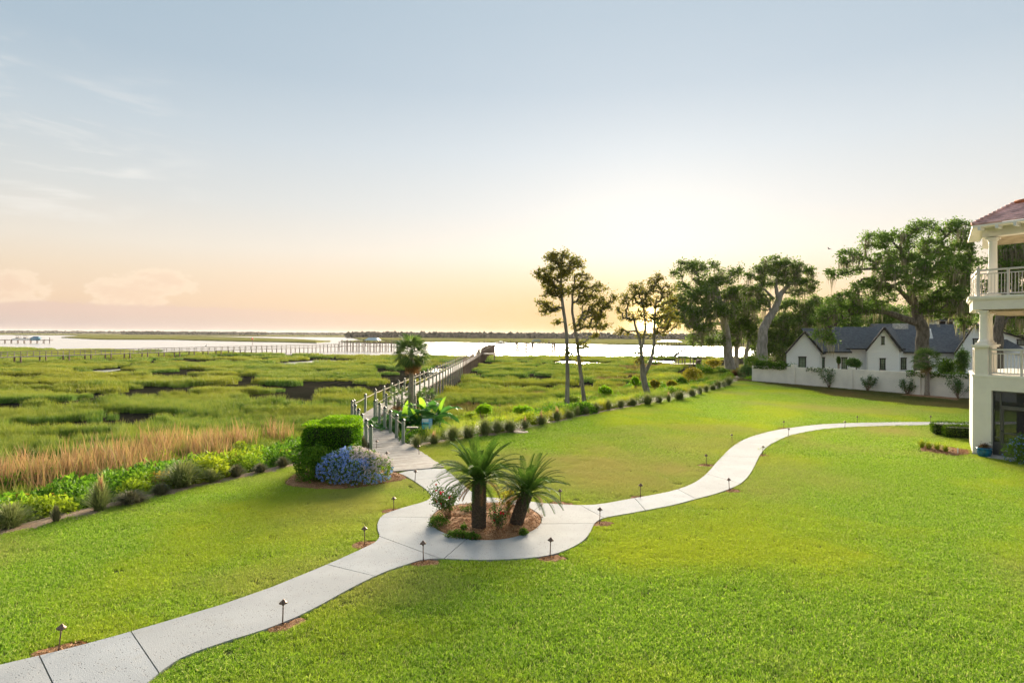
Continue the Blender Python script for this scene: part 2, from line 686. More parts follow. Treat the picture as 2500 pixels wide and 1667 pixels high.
def mulch_mat(name, c1, c2, c3):
    m, t, b = new_mat(name)
    co = t.n('ShaderNodeTexCoord').outputs['Object']
    n = t.noise(co, 38.0, 5.0, .7)
    c = t.ramp(n, [(.3, c1), (.5, c2), (.66, c3)])
    c = t.mix(t.math('MULTIPLY', t.smooth(t.noise(co, 2.0, 3.0), .45, .7), .4), c, c1)
    t.l(c, b.inputs['Base Color'])
    b.inputs['Roughness'].default_value = .95
    bp = t.n('ShaderNodeBump')
    bp.inputs['Strength'].default_value = 1.0
    bp.inputs['Distance'].default_value = .03
    t.l(n, bp.inputs['Height'])
    t.l(bp.outputs[0], b.inputs['Normal'])
    return m


M_CONC = concrete_mat()
M_DECK = wood_mat('weathered_deck', (.30, .265, .235), (.44, .40, .37), (.20, .165, .14), (1, 1, 1))
M_POST = wood_mat('green_treated_post', (.17, .22, .17), (.26, .30, .24), (.20, .19, .16), (2, 2, .5))
M_PILE = wood_mat('brown_pile', (.13, .085, .06), (.20, .13, .09), (.09, .06, .045), (2, 2, .5))
M_GREYW = wood_mat('grey_dock_wood', (.18, .155, .13), (.26, .225, .19), (.12, .10, .08), (1, 1, 1))
M_CAP = mat('dark_post_cap', (.025, .025, .03), .5)
M_ROPE = mat('pale_rope', (.55, .46, .36), .9)
M_MULCH = mulch_mat('pine_bark_mulch', (.15, .06, .022), (.36, .17, .07), (.58, .36, .19))
M_STRIP = mulch_mat('sandy_mulch', (.20, .12, .07), (.40, .27, .18), (.55, .42, .30))
M_SOIL = mat('lawn_soil', (.12, .15, .04), .95, .3, 1.2, col2=(.15, .14, .05), spec=0.0)
M_MUD = mat('marsh_mud', (.024, .022, .016), .95, .3, .5, spec=0.0, bump=.4, bscale=3.0, col2=(.016, .017, .012))
M_BRONZE = mat('aged_bronze', (.20, .13, .10), .45, .25, 30.0, metal=.6)
M_STUCCO = mat('cream_stucco', (.80, .75, .65), .9, .03, 1.5, bump=.25, bscale=120.0)
M_TRIM = mat('cream_trim', (.84, .80, .71), .6, .02, 2.0)
M_WALL = mat('wall_stucco', (.80, .75, .66), .92, .05, .8, bump=.3, bscale=60.0)
M_RAIL = mat('painted_rail', (.60, .56, .49), .5, .03, 4.0)
M_TILE = mat('red_roof_tile', (.72, .43, .39), .7, .2, 2.5, bump=.3, bscale=30.0)
M_RIDGE = mat('orange_ridge_tile', (.50, .16, .07), .75, .2, 4.0)
M_SIDING = mat('white_siding', (.74, .75, .76), .6, .02, .6)
M_ROOF = mat('slate_shingle', (.085, .09, .10), .8, .35, 3.0)
M_DARK = mat('dark_bronze_trim', (.035, .03, .03), .5)
M_METAL = mat('grey_screen_frame', (.11, .11, .115), .4, .05, 3.0, metal=.5)
M_BARK = bark_mat('grey_bark', (.26, .24, .21), (.13, .115, .10), 4.0)
M_BARKD = bark_mat('oak_bark', (.19, .16, .13), (.075, .062, .05), 5.0)
M_BARKL = bark_mat('pale_oak_bark', (.36, .33, .30), (.20, .18, .16), 4.0)
M_PALMT = bark_mat('palm_trunk_bark', (.34, .29, .23), (.20, .165, .13), 9.0, 2.5)
M_SAGOT = bark_mat('sago_trunk_bark', (.12, .085, .055), (.04, .03, .022), 24.0, 1.0)
M_STEM = mat('shrub_stem', (.22, .15, .09), .9)
M_WHITE = mat('white_paint', (.75, .75, .73), .5, .03)

G_LAWN = leaf_mat('lawn_blade', [(.05, .12, .01), (.17, .33, .025), (.33, .53, .04), (.46, .66, .07), (.70, .68, .30)], .45, .5,
                  inst=[('yel', (.60, .64, .05)), ('dry', (.54, .48, .19))])
G_SWALE = leaf_mat('shaded_swale_blade', [(.075, .11, .022), (.12, .14, .035), (.19, .16, .06)], .35, .6, inst=[('dry', (.26, .18, .08))])  # sparse brown-olive grass, with the shade of the strip put into its colour
G_MARSH = leaf_mat('marsh_blade', [(.08, .17, .035), (.14, .25, .045), (.22, .33, .06)], .22, .6, inst=[('yel', (.34, .35, .05)), ('rust', (.24, .145, .085))], tip=(1.0, (.46, .43, .07), .7))
G_REED = leaf_mat('tan_reed', [(.36, .21, .11), (.50, .32, .185), (.28, .155, .08), (.24, .28, .07), (.44, .27, .15)], .3, .7)
G_COVER = leaf_mat('bank_leaf', [(.05, .13, .015), (.11, .24, .02), (.20, .36, .03)], .4, .45, inst=[('yel', (.40, .46, .03)), ('rust', (.36, .16, .05))], spec=.08)
G_FEATH = leaf_mat('feathery_weed', [(.20, .29, .05), (.30, .37, .07), (.13, .22, .04)], .4, .6, inst=[('yel', (.44, .44, .05))])
G_MUHLY = leaf_mat('ornamental_grass_blade', [(.14, .19, .065), (.22, .27, .10), (.32, .34, .16)], .3, .6, tip=(.8, (.32, .32, .14), .6))
G_MUHLYD = leaf_mat('dry_grass_blade', [(.20, .18, .115), (.15, .17, .09), (.30, .26, .17)], .2, .7)
G_PINK = leaf_mat('pink_plume', [(.55, .28, .20), (.62, .40, .26)], .4, .8)
G_OAK = leaf_mat('oak_leaf', [(.06, .11, .026), (.12, .195, .042), (.21, .29, .07)], .35, .45)
G_OAKB = leaf_mat('oak_leaf_bright', [(.07, .14, .028), (.13, .22, .045), (.20, .30, .065)], .35, .45)
G_BAY = leaf_mat('bay_leaf', [(.09, .11, .025), (.15, .155, .035), (.25, .20, .045)], .55, .4)
G_MOSS = leaf_mat('spanish_moss_strand', [(.20, .19, .13), (.30, .28, .20), (.15, .14, .09)], .35, .9)
G_HEDGE = leaf_mat('hedge_leaf', [(.03, .10, .006), (.07, .20, .010), (.16, .34, .015)], .35, .35)
G_HEDGET = leaf_mat('hedge_young_leaf', [(.16, .34, .012), (.28, .46, .02)], .4, .4)
G_SHRUB = leaf_mat('shrub_leaf', [(.05, .13, .012), (.11, .22, .02), (.19, .30, .03)], .35, .4)
G_PLUMB = leaf_mat('plumbago_leaf', [(.04, .11, .018), (.10, .21, .025), (.24, .30, .04)], .4, .45)
G_BLUE = leaf_mat('blue_petal', [(.16, .29, .80), (.30, .44, .90), (.52, .62, .95)], .3, .6, tcol=1.0)
G_PALE = leaf_mat('pale_petal', [(.62, .50, .56), (.72, .66, .74)], .3, .6, tcol=1.0)
G_RED = leaf_mat('red_petal', [(.60, .01, .03), (.75, .03, .07)], .3, .5, tcol=1.0)
G_ROSE = leaf_mat('rose_leaf', [(.03, .07, .02), (.06, .12, .03), (.12, .17, .04)], .35, .4)
G_GOLD = leaf_mat('yellow_and_sunlit_leaf', [(.16, .17, .02), (.30, .27, .03), (.42, .33, .04)], .45, .4)  # yellow foliage; on the thicket bushes golden sunlight is put into this colour
G_SAGO = leaf_mat('sago_leaflet', [(.035, .09, .014), (.06, .13, .02), (.11, .19, .035)], .35, .5)
G_FAN = leaf_mat('fan_leaflet', [(.05, .10, .03), (.09, .16, .045), (.16, .22, .06)], .35, .4)
G_FAND = leaf_mat('dead_fan', [(.22, .11, .05), (.33, .19, .09), (.14, .07, .035)], .3, .8)
G_BANANA = leaf_mat('banana_leaf', [(.035, .12, .03), (.06, .18, .04), (.10, .24, .05)], .4, .3)
G_BANANAY = leaf_mat('banana_leaf_young', [(.20, .42, .03), (.30, .50, .05)], .5, .3)
G_OLEA = leaf_mat('oleander_leaf', [(.045, .11, .03), (.08, .17, .045), (.14, .23, .06)], .35, .4)
G_IVY = leaf_mat('ivy_leaf', [(.035, .085, .015), (.07, .14, .02), (.14, .24, .03)], .35, .4)
G_LILY = leaf_mat('lily_blade', [(.24, .34, .03), (.36, .42, .05), (.46, .44, .08)], .4, .4)
M_FARM = mat('far_marsh', (.20, .19, .05), 1.0, .2, .02, col2=(.12, .13, .04), spec=0.0)
M_WOODS = mat('far_woods', (.045, .05, .035), 1.0, .3, .05, spec=0.0)


def water_mat():
    m, t, b = new_mat('river_water')
    b.inputs['Base Color'].default_value = (.74, .72, .71, 1)
    b.inputs['Metallic'].default_value = .5
    b.inputs['Roughness'].default_value = .22
    b.inputs['IOR'].default_value = 1.9
    b.inputs['Specular IOR Level'].default_value = .5
    co = t.n('ShaderNodeTexCoord').outputs['Object']
    bp = t.n('ShaderNodeBump')
    bp.inputs['Strength'].default_value = .4
    bp.inputs['Distance'].default_value = .2
    t.l(t.noise(co, 1.1, 4.0), bp.inputs['Height'])
    t.l(bp.outputs[0], b.inputs['Normal'])
    return m


M_WATER = water_mat()

# ================================================================== GROUND
EDGE = [(-30, -20), (-18, 4), (-12.75, 14.7), (-11.0, 18.2), (-8.1, 22.9), (-6.0, 25.4), (-4.6, 26.6), (0.1, 31.0), (6.1, 39.2), (13.7, 48.8),
        (20.5, 58.5), (26.2, 68.8), (29.5, 80), (34, 100), (44, 125), (75, 165), (130, 230), (200, 300)]


def edge_s(x, y):
    """signed distance from the lawn edge, positive on the marsh side (left of travel)"""
    d, sg = dist_line(x, y, EDGE)
    return d * sg


POOLS = [(-46, 133, 5.5, 15), (-40, 138, 5, 9), (-70, 101, 2.6, 9), (-60, 135, 2.4, 10), (15, 141, 4.5, 12), (19, 136, 3, 8), (-13, 108, 2.2, 7), (38, 152, 4, 8), (50, 168, 12, 3), (-22, 73, 1.6, 1.0), (-13, 104, 2.6, 1.6)]


def creek(x, y):
    w = 5.0 * (fbm(x / 17, y / 17, 5, 2) - .5)
    a = fbm((x + w * 2) / 30, y / 14, 3, 3) - .5
    b = fbm(x / 18, (y + w) / 9, 9, 2) - .5
    calm = .03 * np.exp(-((x + 26) / 15) ** 2 - ((y - 75) / 12) ** 2)      # one broad stand of grass without creeks
    return np.minimum(np.abs(a), np.abs(b) + .006) + calm


def pool_d(x, y):
    v = np.full(np.shape(x), 9.0)
    for px_, py_, rx_, ry_ in POOLS:
        q = np.hypot((x - px_) / rx_, (y - py_) / ry_) + .35 * (vnoise(x / 2.2, y / 2.2, 31) - .5)
        v = np.minimum(v, q)
    return v


def shore_y(x):
    return 174 + np.where(x < -40, (-40 - x) * .37, 0) + np.where(x > 40, (x - 40) * .15, 0) + 14 * (vnoise(x / 16, x * 0 + 3, 2) - .5) + 5 * (vnoise(x / 5, x * 0, 8) - .5)


def terrain(x, y):
    s = edge_s(x, y)
    t = np.clip((s + .3) / 8.0, 0, 1)
    z = -.08 - 1.22 * t * t * (3 - 2 * t)
    z = z + np.where(s > 1, .10 * (fbm(x / 3, y / 3, 21, 2) - .5), 0)
    c = creek(x, y)
    deep = np.clip(1.6 - c / .03, 0, 1) * np.clip((s - 9) / 5, 0, 1)
    z = z - .14 * deep
    z = np.where((pool_d(x, y) < 1.05) & (s > 8), -1.9, z)
    dy_ = y - shore_y(x)
    z = np.where(dy_ > 0, np.maximum(z - dy_ * .15, -2.6), z)
    return z


gx = np.concatenate([np.arange(-420, -120, 6.0), np.arange(-120, 80, 1.4), np.arange(80, 420, 6.0)])
gy = np.concatenate([np.arange(-60, 10, 5.0), np.arange(10, 230, 1.4), np.arange(230, 420, 6.0)])
GX, GY = np.meshgrid(gx, gy)
GZ = terrain(GX, GY)
nx_, ny_ = len(gx), len(gy)
ii = (np.arange(ny_ - 1)[:, None] * nx_ + np.arange(nx_ - 1)[None]).ravel()
struct('ground', np_mesh('ground', np.stack([GX, GY, GZ], -1).reshape(-1, 3), np.stack([ii, ii + 1, ii + nx_ + 1, ii + nx_], 1), M_MUD, True), 'dark marsh mud falling from the lawn bank to the river')

w = MB()
w.add([(-6000, -200, -1.6), (6000, -200, -1.6), (6000, 7000, -1.6), (-6000, 7000, -1.6)], [(0, 1, 2, 3)])
struct('water', w.mesh('water', M_WATER), 'pale river water reflecting the evening sky')

# lawn sheet
lawn_poly = EDGE[1:14] + [(60, 125), (110, 125), (110, -20), (-10, -20)]
lw = MB()
lw.add([(p[0], p[1], 0.0) for p in lawn_poly], [tuple(range(len(lawn_poly) - 1, -1, -1))])
struct('lawn', lw.mesh('lawn', M_SOIL), 'mown lawn sloping to the marsh edge')

# ------------------------------------------------------------------ concrete path with separate slabs
up_edge = [(-420, 1735), (0, 1629), (150, 1594), (324, 1547), (606, 1462), (802, 1382), (900, 1337), (922, 1325), (930, 1312), (923, 1295), (924, 1278), (932, 1264), (946, 1255), (989, 1241), (1030, 1230),
           (1050, 1222), (1055, 1213), (1051, 1206), (1038, 1194), (1012, 1176), (991, 1164), (970, 1155)]
bw_edge = [(1084, 1143)]
r_up = [(1103, 1158), (1125, 1178), (1148, 1199), (1170, 1212), (1193, 1217), (1232, 1219), (1288, 1226), (1331, 1231), (1371, 1234), (1420, 1236), (1467, 1234), (1541, 1220), (1600, 1210), (1648, 1200), (1690, 1185), (1715, 1169), (1733, 1152), (1748, 1134), (1765, 1115),
        (1780, 1100), (1797, 1086), (1817, 1075), (1839, 1066), (1870, 1057), (1903, 1050), (1966, 1041), (2020, 1036), (2126, 1032.5), (2376, 1030.5), (2560, 1031)]
r_lo = [(2560, 1037.5), (2376, 1037), (2126, 1041), (2020, 1047), (1956, 1058), (1925, 1066), (1903, 1076), (1880, 1088), (1866, 1101), (1856, 1115), (1850, 1128), (1842, 1145), (1830, 1165), (1815, 1180), (1797, 1191), (1755, 1207), (1701, 1221), (1650, 1235), (1594, 1246), (1545, 1255), (1500, 1263), (1478, 1267),
        (1460, 1275), (1452, 1285), (1443, 1306), (1430, 1322), (1410, 1335), (1385, 1347), (1359, 1356), (1330, 1362), (1298, 1366), (1230, 1370), (1168, 1371), (1110, 1369), (1066, 1367), (1030, 1371), (1002, 1380), (975, 1389), (948, 1398), (900, 1420), (850, 1446), (790, 1480), (734, 1509), (690, 1527), (638, 1547), (560, 1570), (457, 1606), (410, 1636), (372, 1668), (300, 1730), (100, 1830)]
outline = [tuple(P(*p)[:2]) for p in up_edge + bw_edge + r_up + r_lo]
bed_c, bed_rx, bed_ry = (1189, 1274), 136, 46
bed = [tuple(P(bed_c[0] + bed_rx * math.cos(a), bed_c[1] + bed_ry * math.sin(a) - 2 * math.cos(2 * a))[:2]) for a in np.linspace(0, 2 * math.pi, 49)[:-1]]
bed_w = (sum(p[0] for p in bed) / 48, sum(p[1] for p in bed) / 48)
joints = [((324, 1547), (394, 1650)), ((606, 1462), (696, 1524)), ((802, 1382), (920, 1411)), ((930, 1313), (1076, 1367)), ((926, 1314), (1056, 1291)), ((1142, 1319), (1086, 1369)), ((1250, 1320), (1302, 1368)), ((1324, 1300), (1434, 1324)),
          ((1290, 1260), (1333, 1230)), ((1418, 1235), (1478, 1268)), ((1010, 1174), (1118, 1166)), ((935, 1265), (1056, 1266)), ((1322, 1282), (1455, 1281)), ((1550, 1217), (1580, 1250)), ((1655, 1196), (1705, 1222)), ((1725, 1158), (1812, 1184)), ((1763, 1116), (1860, 1118)), ((1806, 1080), (1886, 1086)), ((1880, 1054), (1945, 1062)), ((1975, 1039), (2010, 1049)), ((2110, 1032), (2135, 1042)), ((100, 1605), (190, 1790))]
jw = []
for a, b in joints:
    pa, pb = P(*a).to_2d(), P(*b).to_2d()
    d = (pb - pa).normalized() * .04
    jw.append((pa - d, pb + d))


def densify(poly, step):
    out = []
    for i, p in enumerate(poly):
        q = poly[(i + 1) % len(poly)]
        n = max(1, int(math.hypot(q[0] - p[0], q[1] - p[1]) / step))
        out += [(p[0] + (q[0] - p[0]) * j / n, p[1] + (q[1] - p[1]) * j / n) for j in range(n)]
    return out


def smooth_poly(poly, it=2):
    for _ in range(it):
        out = []
        for i, p in enumerate(poly):
            q = poly[(i + 1) % len(poly)]
            out += [(p[0] * .75 + q[0] * .25, p[1] * .75 + q[1] * .25), (p[0] * .25 + q[0] * .75, p[1] * .25 + q[1] * .75)]
        poly = out
    return poly


# the joint with the boardwalk stays straight, the rest is rounded off
outline = smooth_poly(outline, 1)
vv = [Vector(p) for p in outline] + [Vector(p) for p in bed]
no, nb = len(outline), len(bed)
ee = [(i, (i + 1) % no) for i in range(no)] + [(no + i, no + (i + 1) % nb) for i in range(nb)]
for a, b in jw:
    ee.append((len(vv), len(vv) + 1))
    vv += [a, b]
cv, ce, cf, _ov, oe, _of = geometry.delaunay_2d_cdt(vv, ee, [], 0, 1e-5)
barrier = {tuple(sorted(e)) for e, o in zip(ce, oe) if o}
tri = []
for f in cf:
    cx = sum(cv[i].x for i in f) / 3
    cy = sum(cv[i].y for i in f) / 3
    if inpoly(np.array([cx]), np.array([cy]), outline)[0] and not inpoly(np.array([cx]), np.array([cy]), bed)[0]:
        tri.append(tuple(f))
by_edge = {}
for i, f in enumerate(tri):
    for j in range(3):
        by_edge.setdefault(tuple(sorted((f[j], f[(j + 1) % 3]))), []).append(i)
comp = [-1] * len(tri)
nc = 0
for i in range(len(tri)):
    if comp[i] >= 0:
        continue
    stack = [i]
    comp[i] = nc
    while stack:
        q = stack.pop()
        for j in range(3):
            e = tuple(sorted((tri[q][j], tri[q][(j + 1) % 3])))
            if e in barrier:
                continue
            for r_ in by_edge[e]:
                if comp[r_] < 0:
                    comp[r_] = nc
                    stack.append(r_)
    nc += 1
pb_ = MB()
pb_.add([(cv[i].x, cv[i].y, .008) for i in range(len(cv))], [f for f in tri])
path = struct('path', pb_.mesh('path', M_SOIL), 'pale washed concrete path curling round a planted island')
for c in range(nc):
    fs = [tri[i] for i in range(len(tri)) if comp[i] == c]
    area = sum(abs((cv[f[1]] - cv[f[0]]).cross(cv[f[2]] - cv[f[0]])) / 2 for f in fs)
    if area < .02:
        continue
    bm = bmesh.new()
    vm = {}
    for f in fs:
        for i in f:
            if i not in vm:
                vm[i] = bm.verts.new((cv[i].x, cv[i].y, .045))
        try:
            bm.faces.new([vm[i] for i in f])
        except ValueError:
            pass
    bmesh.ops.recalc_face_normals(bm, faces=bm.faces)
    for f in bm.faces:
        if f.normal.z < 0:
            f.normal_flip()
    ring = bmesh.ops.inset_region(bm, faces=bm.faces[:], thickness=.009, use_even_offset=True, use_boundary=True)['faces']
    bmesh.ops.delete(bm, geom=ring, context='FACES')
    ex = bmesh.ops.extrude_face_region(bm, geom=bm.faces[:])
    vs = [g for g in ex['geom'] if isinstance(g, bmesh.types.BMVert)]
    bmesh.ops.translate(bm, verts=[v for v in bm.verts if v not in set(vs)], vec=(0, 0, -.05))
    bmesh.ops.recalc_face_normals(bm, faces=bm.faces)
    me = bpy.data.meshes.new('slab')
    bm.to_mesh(me)
    bm.free()
    me.materials.append(M_CONC)
    link('slab', me, path)


def blob_poly(c, rx, ry, n=28, amp=.12, rot=0.0, seed=0):
    out = []
    for i in range(n):
        a = 2 * math.pi * i / n
        r_ = 1 + amp * (math.sin(a * 3 + seed) * .6 + math.sin(a * 5 + seed * 2.3) * .4)
        x, y = rx * r_ * math.cos(a), ry * r_ * math.sin(a)
        out.append((c[0] + x * math.cos(rot) - y * math.sin(rot), c[1] + x * math.sin(rot) + y * math.cos(rot)))
    return out


def mound(name, poly, h, m, z0=0.0, label=None, cat=None, kind=None, rough=.02):
    """a low heap: rings from the rim to the middle"""
    cx = sum(p[0] for p in poly) / len(poly)
    cy = sum(p[1] for p in poly) / len(poly)
    n = len(poly)
    vs, fs = [], []
    rings = [1.0, .97, .88, .7, .5, .28]
    for t in rings:
        for p in poly:
            z = z0 + h * math.sqrt(max(0, 1 - t ** 4)) + (random.uniform(-rough, rough) if t < 1 else -.03)
            vs.append((cx + (p[0] - cx) * t, cy + (p[1] - cy) * t, z))
    for i in range(len(rings) - 1):
        for j in range(n):
            fs.append((i * n + j, i * n + (j + 1) % n, (i + 1) * n + (j + 1) % n, (i + 1) * n + j))
    fs.append(tuple(range((len(rings) - 1) * n, len(rings) * n)))
    b = MB().add(vs, fs)
    o = link(name, b.mesh(name, m, True))
    return tag(o, label, cat, None, kind)


# mulch beds (kept as outlines for the grass mask as well)
BEDS = [bed]
mound('planting_bed', bed, .13, M_MULCH, .01, kind='structure', label='round bark mulch bed inside the path loop')
hb = blob_poly((-5.75, 20.5), 2.05, 1.35, seed=1.0, amp=.08, rot=.12)
BEDS.append(hb)
mound('planting_bed', hb, .07, M_MULCH, .01, kind='structure', label='bark mulch bed under the clipped hedge and blue shrub')
LIGHT_PX = [(147, 1591), (694, 1526), (894, 1331), (964, 1249), (1015, 1180), (921, 1098), (947, 1128), (1025, 1113), (1371, 1231), (1566, 1217), (1727, 1137), (1789, 1082), (1915, 1047), (1926, 1065),
            (2064, 1047), (2095, 1033), (2273, 1034), (1863, 1113), (1783, 1199), (1467, 1279), (1346, 1363), (1037, 1373)]
MULCH_AT = [0, 1, 2, 3, 8, 9, 10, 12, 17, 18, 19, 20, 21]
outl = outline
for i in MULCH_AT:
    p = P(*LIGHT_PX[i])
    pp = blob_poly((p.x, p.y), .36, .24, 18, .15, .5 if i < 3 else -.1, i)
    BEDS.append(pp)
    mound('mulch_patch', pp, .012, M_MULCH, .006, kind='structure')
fb = [tuple(P(*q)[:2]) for q in [(2240, 1100), (2265, 1085), (2300, 1088), (2340, 1098), (2372, 1098), (2372, 1112), (2330, 1113), (2290, 1108)]]
BEDS.append(smooth_poly(fb, 2))
mound('planting_bed', smooth_poly(fb, 2), .05, M_MULCH, .01, kind='structure', label='bark mulch bed of yellow lilies beside the cream building')
wb = [tuple(P(*q)[:2]) for q in [(2195, 966), (2230, 962), (2300, 967), (2374, 974), (2374, 984), (2330, 981), (2270, 974), (2215, 970)]]
BEDS.append(wb)
mound('planting_bed', wb, .03, M_MULCH, .01, kind='structure', label='orange mulch strip at the foot of the garden wall')

def chip_clump(n, rad, name='bark_chips'):
    c = np.stack([rng.uniform(-rad, rad, n), rng.uniform(-rad, rad, n), rng.uniform(0, .02, n)], 1)
    v, f = leaf_arrays(c, .05, .018, .0)
    v[:, 2] = np.abs(v[:, 2]) * .6
    return np_mesh(name, v, f, CHIP)


CHIP = leaf_mat('bark_chip', [(.12, .05, .02), (.34, .16, .07), (.62, .40, .22), (.45, .24, .11), (.20, .09, .04)], .0, .9)
CHIPS = [chip_clump(46, .12) for _ in range(4)]
cx2, cy2, cz2 = [], [], []
for bi, b_ in enumerate(BEDS):
    bx0, bx1 = min(p[0] for p in b_), max(p[0] for p in b_)
    by0, by1 = min(p[1] for p in b_), max(p[1] for p in b_)
    x, y = jitter_grid(bx0, bx1, by0, by1, .15)
    e, _ = dist_line(x, y, b_, True)
    k_ = inpoly(x, y, b_) & (e > .07)
    hgt_ = [.13, .07][bi] if bi < 2 else (.05 if bi == len(BEDS) - 2 else .012)
    mc = (sum(p[0] for p in b_) / len(b_), sum(p[1] for p in b_) / len(b_))
    rr = np.clip(np.hypot((x - mc[0]) / max(1e-3, (bx1 - bx0) / 2), (y - mc[1]) / max(1e-3, (by1 - by0) / 2)), 0, 1)
    cx2.append(x[k_])
    cy2.append(y[k_])
    cz2.append(.008 + hgt_ * np.sqrt(np.clip(1 - rr[k_] ** 4, 0, 1)))
x, y, z = np.concatenate(cx2), np.concatenate(cy2), np.concatenate(cz2)
scatter('bark_chips', 'loose orange brown bark chips on the planting beds', 'mulch', np.stack([x, y, z], 1), rng.uniform(0, 6.28, len(x)), rng.uniform(.8, 1.3, len(x)), rng.integers(0, 4, len(x)), CHIPS)

# sandy mulch strip along the lawn edge
st = MB()
prev = None
samples = []
ln = [Vector(p) for p in EDGE[1:13]]
for i in range(len(ln) - 1):
    n = max(2, int((ln[i + 1] - ln[i]).length / .5))
    for j in range(n):
        samples.append((ln[i].lerp(ln[i + 1], j / n), (ln[i + 1] - ln[i]).normalized()))
for i, (p, d) in enumerate(samples):
    nrm = Vector((-d.y, d.x))
    w1, w2 = -.42 + .18 * math.sin(i * .9) * random.random(), .75
    a, b = p + nrm * w1, p + nrm * w2
    za = .012
    zb = float(terrain(np.array([b.x]), np.array([b.y]))[0]) + .05
    zm = .02
    m_ = p + nrm * .15
    st.v += [(a.x, a.y, za), (m_.x, m_.y, zm), (b.x, b.y, zb)]
    if i:
        o = (i - 1) * 3
        st.f += [(o, o + 3, o + 4, o + 1), (o + 1, o + 4, o + 5, o + 2)]
struct('mulch_strip', st.mesh('mulch_strip', M_STRIP, True), 'sandy mulch strip along the lawn edge under the grass clumps')

# ------------------------------------------------------------------ lawn grass
WALL_A, WALL_B = P(2376, 975), P(1838, 930)
wl = (WALL_B - WALL_A).normalized()
wn = Vector((wl.y, -wl.x, 0))
if wn.y < 0:
    wn = -wn                        # points away from the camera
SW_LINE = [tuple(P(*q)[:2]) for q in [(1790, 928), (1850, 934), (1950, 948), (2030, 966), (2120, 976), (2230, 990), (2380, 1000)]]


def lawn_mask(x, y):
    s = edge_s(x, y)
    ok = (s < -.30) & (np.abs(x) < .90 * y + 1.5) & (y > 6.5)
    dw = (x - WALL_A.x) * wn.x + (y - WALL_A.y) * wn.y
    ok &= (dw < -.05) | ((x < WALL_B.x) & (s > -4))
    ok &= ~((x > 19.8 + (25.5 - y) * .6) & (y < 25.6))
    return ok


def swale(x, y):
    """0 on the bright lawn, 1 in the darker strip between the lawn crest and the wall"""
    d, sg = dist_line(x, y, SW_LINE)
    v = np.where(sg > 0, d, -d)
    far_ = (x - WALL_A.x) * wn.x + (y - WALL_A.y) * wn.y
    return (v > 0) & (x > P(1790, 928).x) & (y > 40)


def hard_d(x, y):
    d, _ = dist_line(x, y, outline, True)
    d = np.where(inpoly(x, y, outline) & ~inpoly(x, y, bed), -d, d)
    for b_ in BEDS:
        e, _ = dist_line(x, y, b_, True)
        d = np.minimum(d, np.where(inpoly(x, y, b_), -e, e))
    return d


APRON = [P(962, 1155).to_2d(), P(1086, 1143).to_2d(), P(1000, 1086).to_2d(), P(906, 1098).to_2d()]


def turf(n, rad, hgt, wid, m, name):
    r_ = rad * np.sqrt(rng.uniform(0, 1, n))
    th = rng.uniform(0, 2 * np.pi, n)
    base = np.stack([r_ * np.cos(th), r_ * np.sin(th), np.full(n, -.005)], 1)
    v, f = blade_arrays(base, hgt, wid, 1.0, 2, .6)
    return np_mesh(name, v, f, m)


def field_dry(x, y):
    d = np.zeros(np.shape(x))
    for qx, qy, rx, ry, a in [(1500, 1165, 260, 55, .9), (1640, 1130, 130, 40, .75), (1330, 1185, 130, 40, .6), (870, 1230, 150, 60, .7), (1030, 1090, 90, 18, .3), (2150, 1000, 180, 12, .45), (2230, 1055, 140, 14, .5), (1900, 1140, 120, 45, .4), (600, 1165, 120, 16, .5), (300, 1245, 200, 18, .25), (1480, 1090, 120, 20, .35), (2010, 1175, 120, 30, .35)]:
        p = P(qx, qy)
        ax = rx / F * p.y
        ay = ry * p.y * p.y / (CAMH * F)
        d = np.maximum(d, a * np.exp(-(((x - p.x) / ax) ** 2 + ((y - p.y) / ay) ** 2)))
    n = fbm(x / 2.2, y / 2.2, 41, 3)
    return np.clip(d * (.35 + 1.1 * n) * 1.0 + np.clip((fbm(x / 4, y / 4, 55, 3) - .58) * 2.2, 0, .5), 0, .9)


def field_yel(x, y):
    n = fbm(x / 3.4, y / 3.4, 71, 3)
    m = fbm(x / .9, y / .9, 75, 2)
    return np.clip((n - .42) * 1.6 + (m - .5) * .5, 0, .65)


def lawn_points(step, lo, hi, y0, y1, x1=60):
    x, y = jitter_grid(-45, x1, y0, y1, step)
    k_ = (np.abs(x) < .92 * y + 1) & lawn_mask(x, y)
    x, y = x[k_], y[k_]
    d = hard_d(x, y)
    ap = inpoly(x, y, [tuple(a) for a in APRON])
    k_ = (d > lo) & (d <= hi) & ~ap
    return x[k_], y[k_]


def grow(parts):
    xs, ys, sl, ix = [], [], [], []
    for x, y, s_, i0, i1 in parts:
        xs.append(x)
        ys.append(y)
        sl.append(s_ * rng.uniform(.8, 1.25, len(x)))
        ix.append(rng.integers(i0, i1, len(x)))
    return np.concatenate(xs), np.concatenate(ys), np.concatenate(sl), np.concatenate(ix)


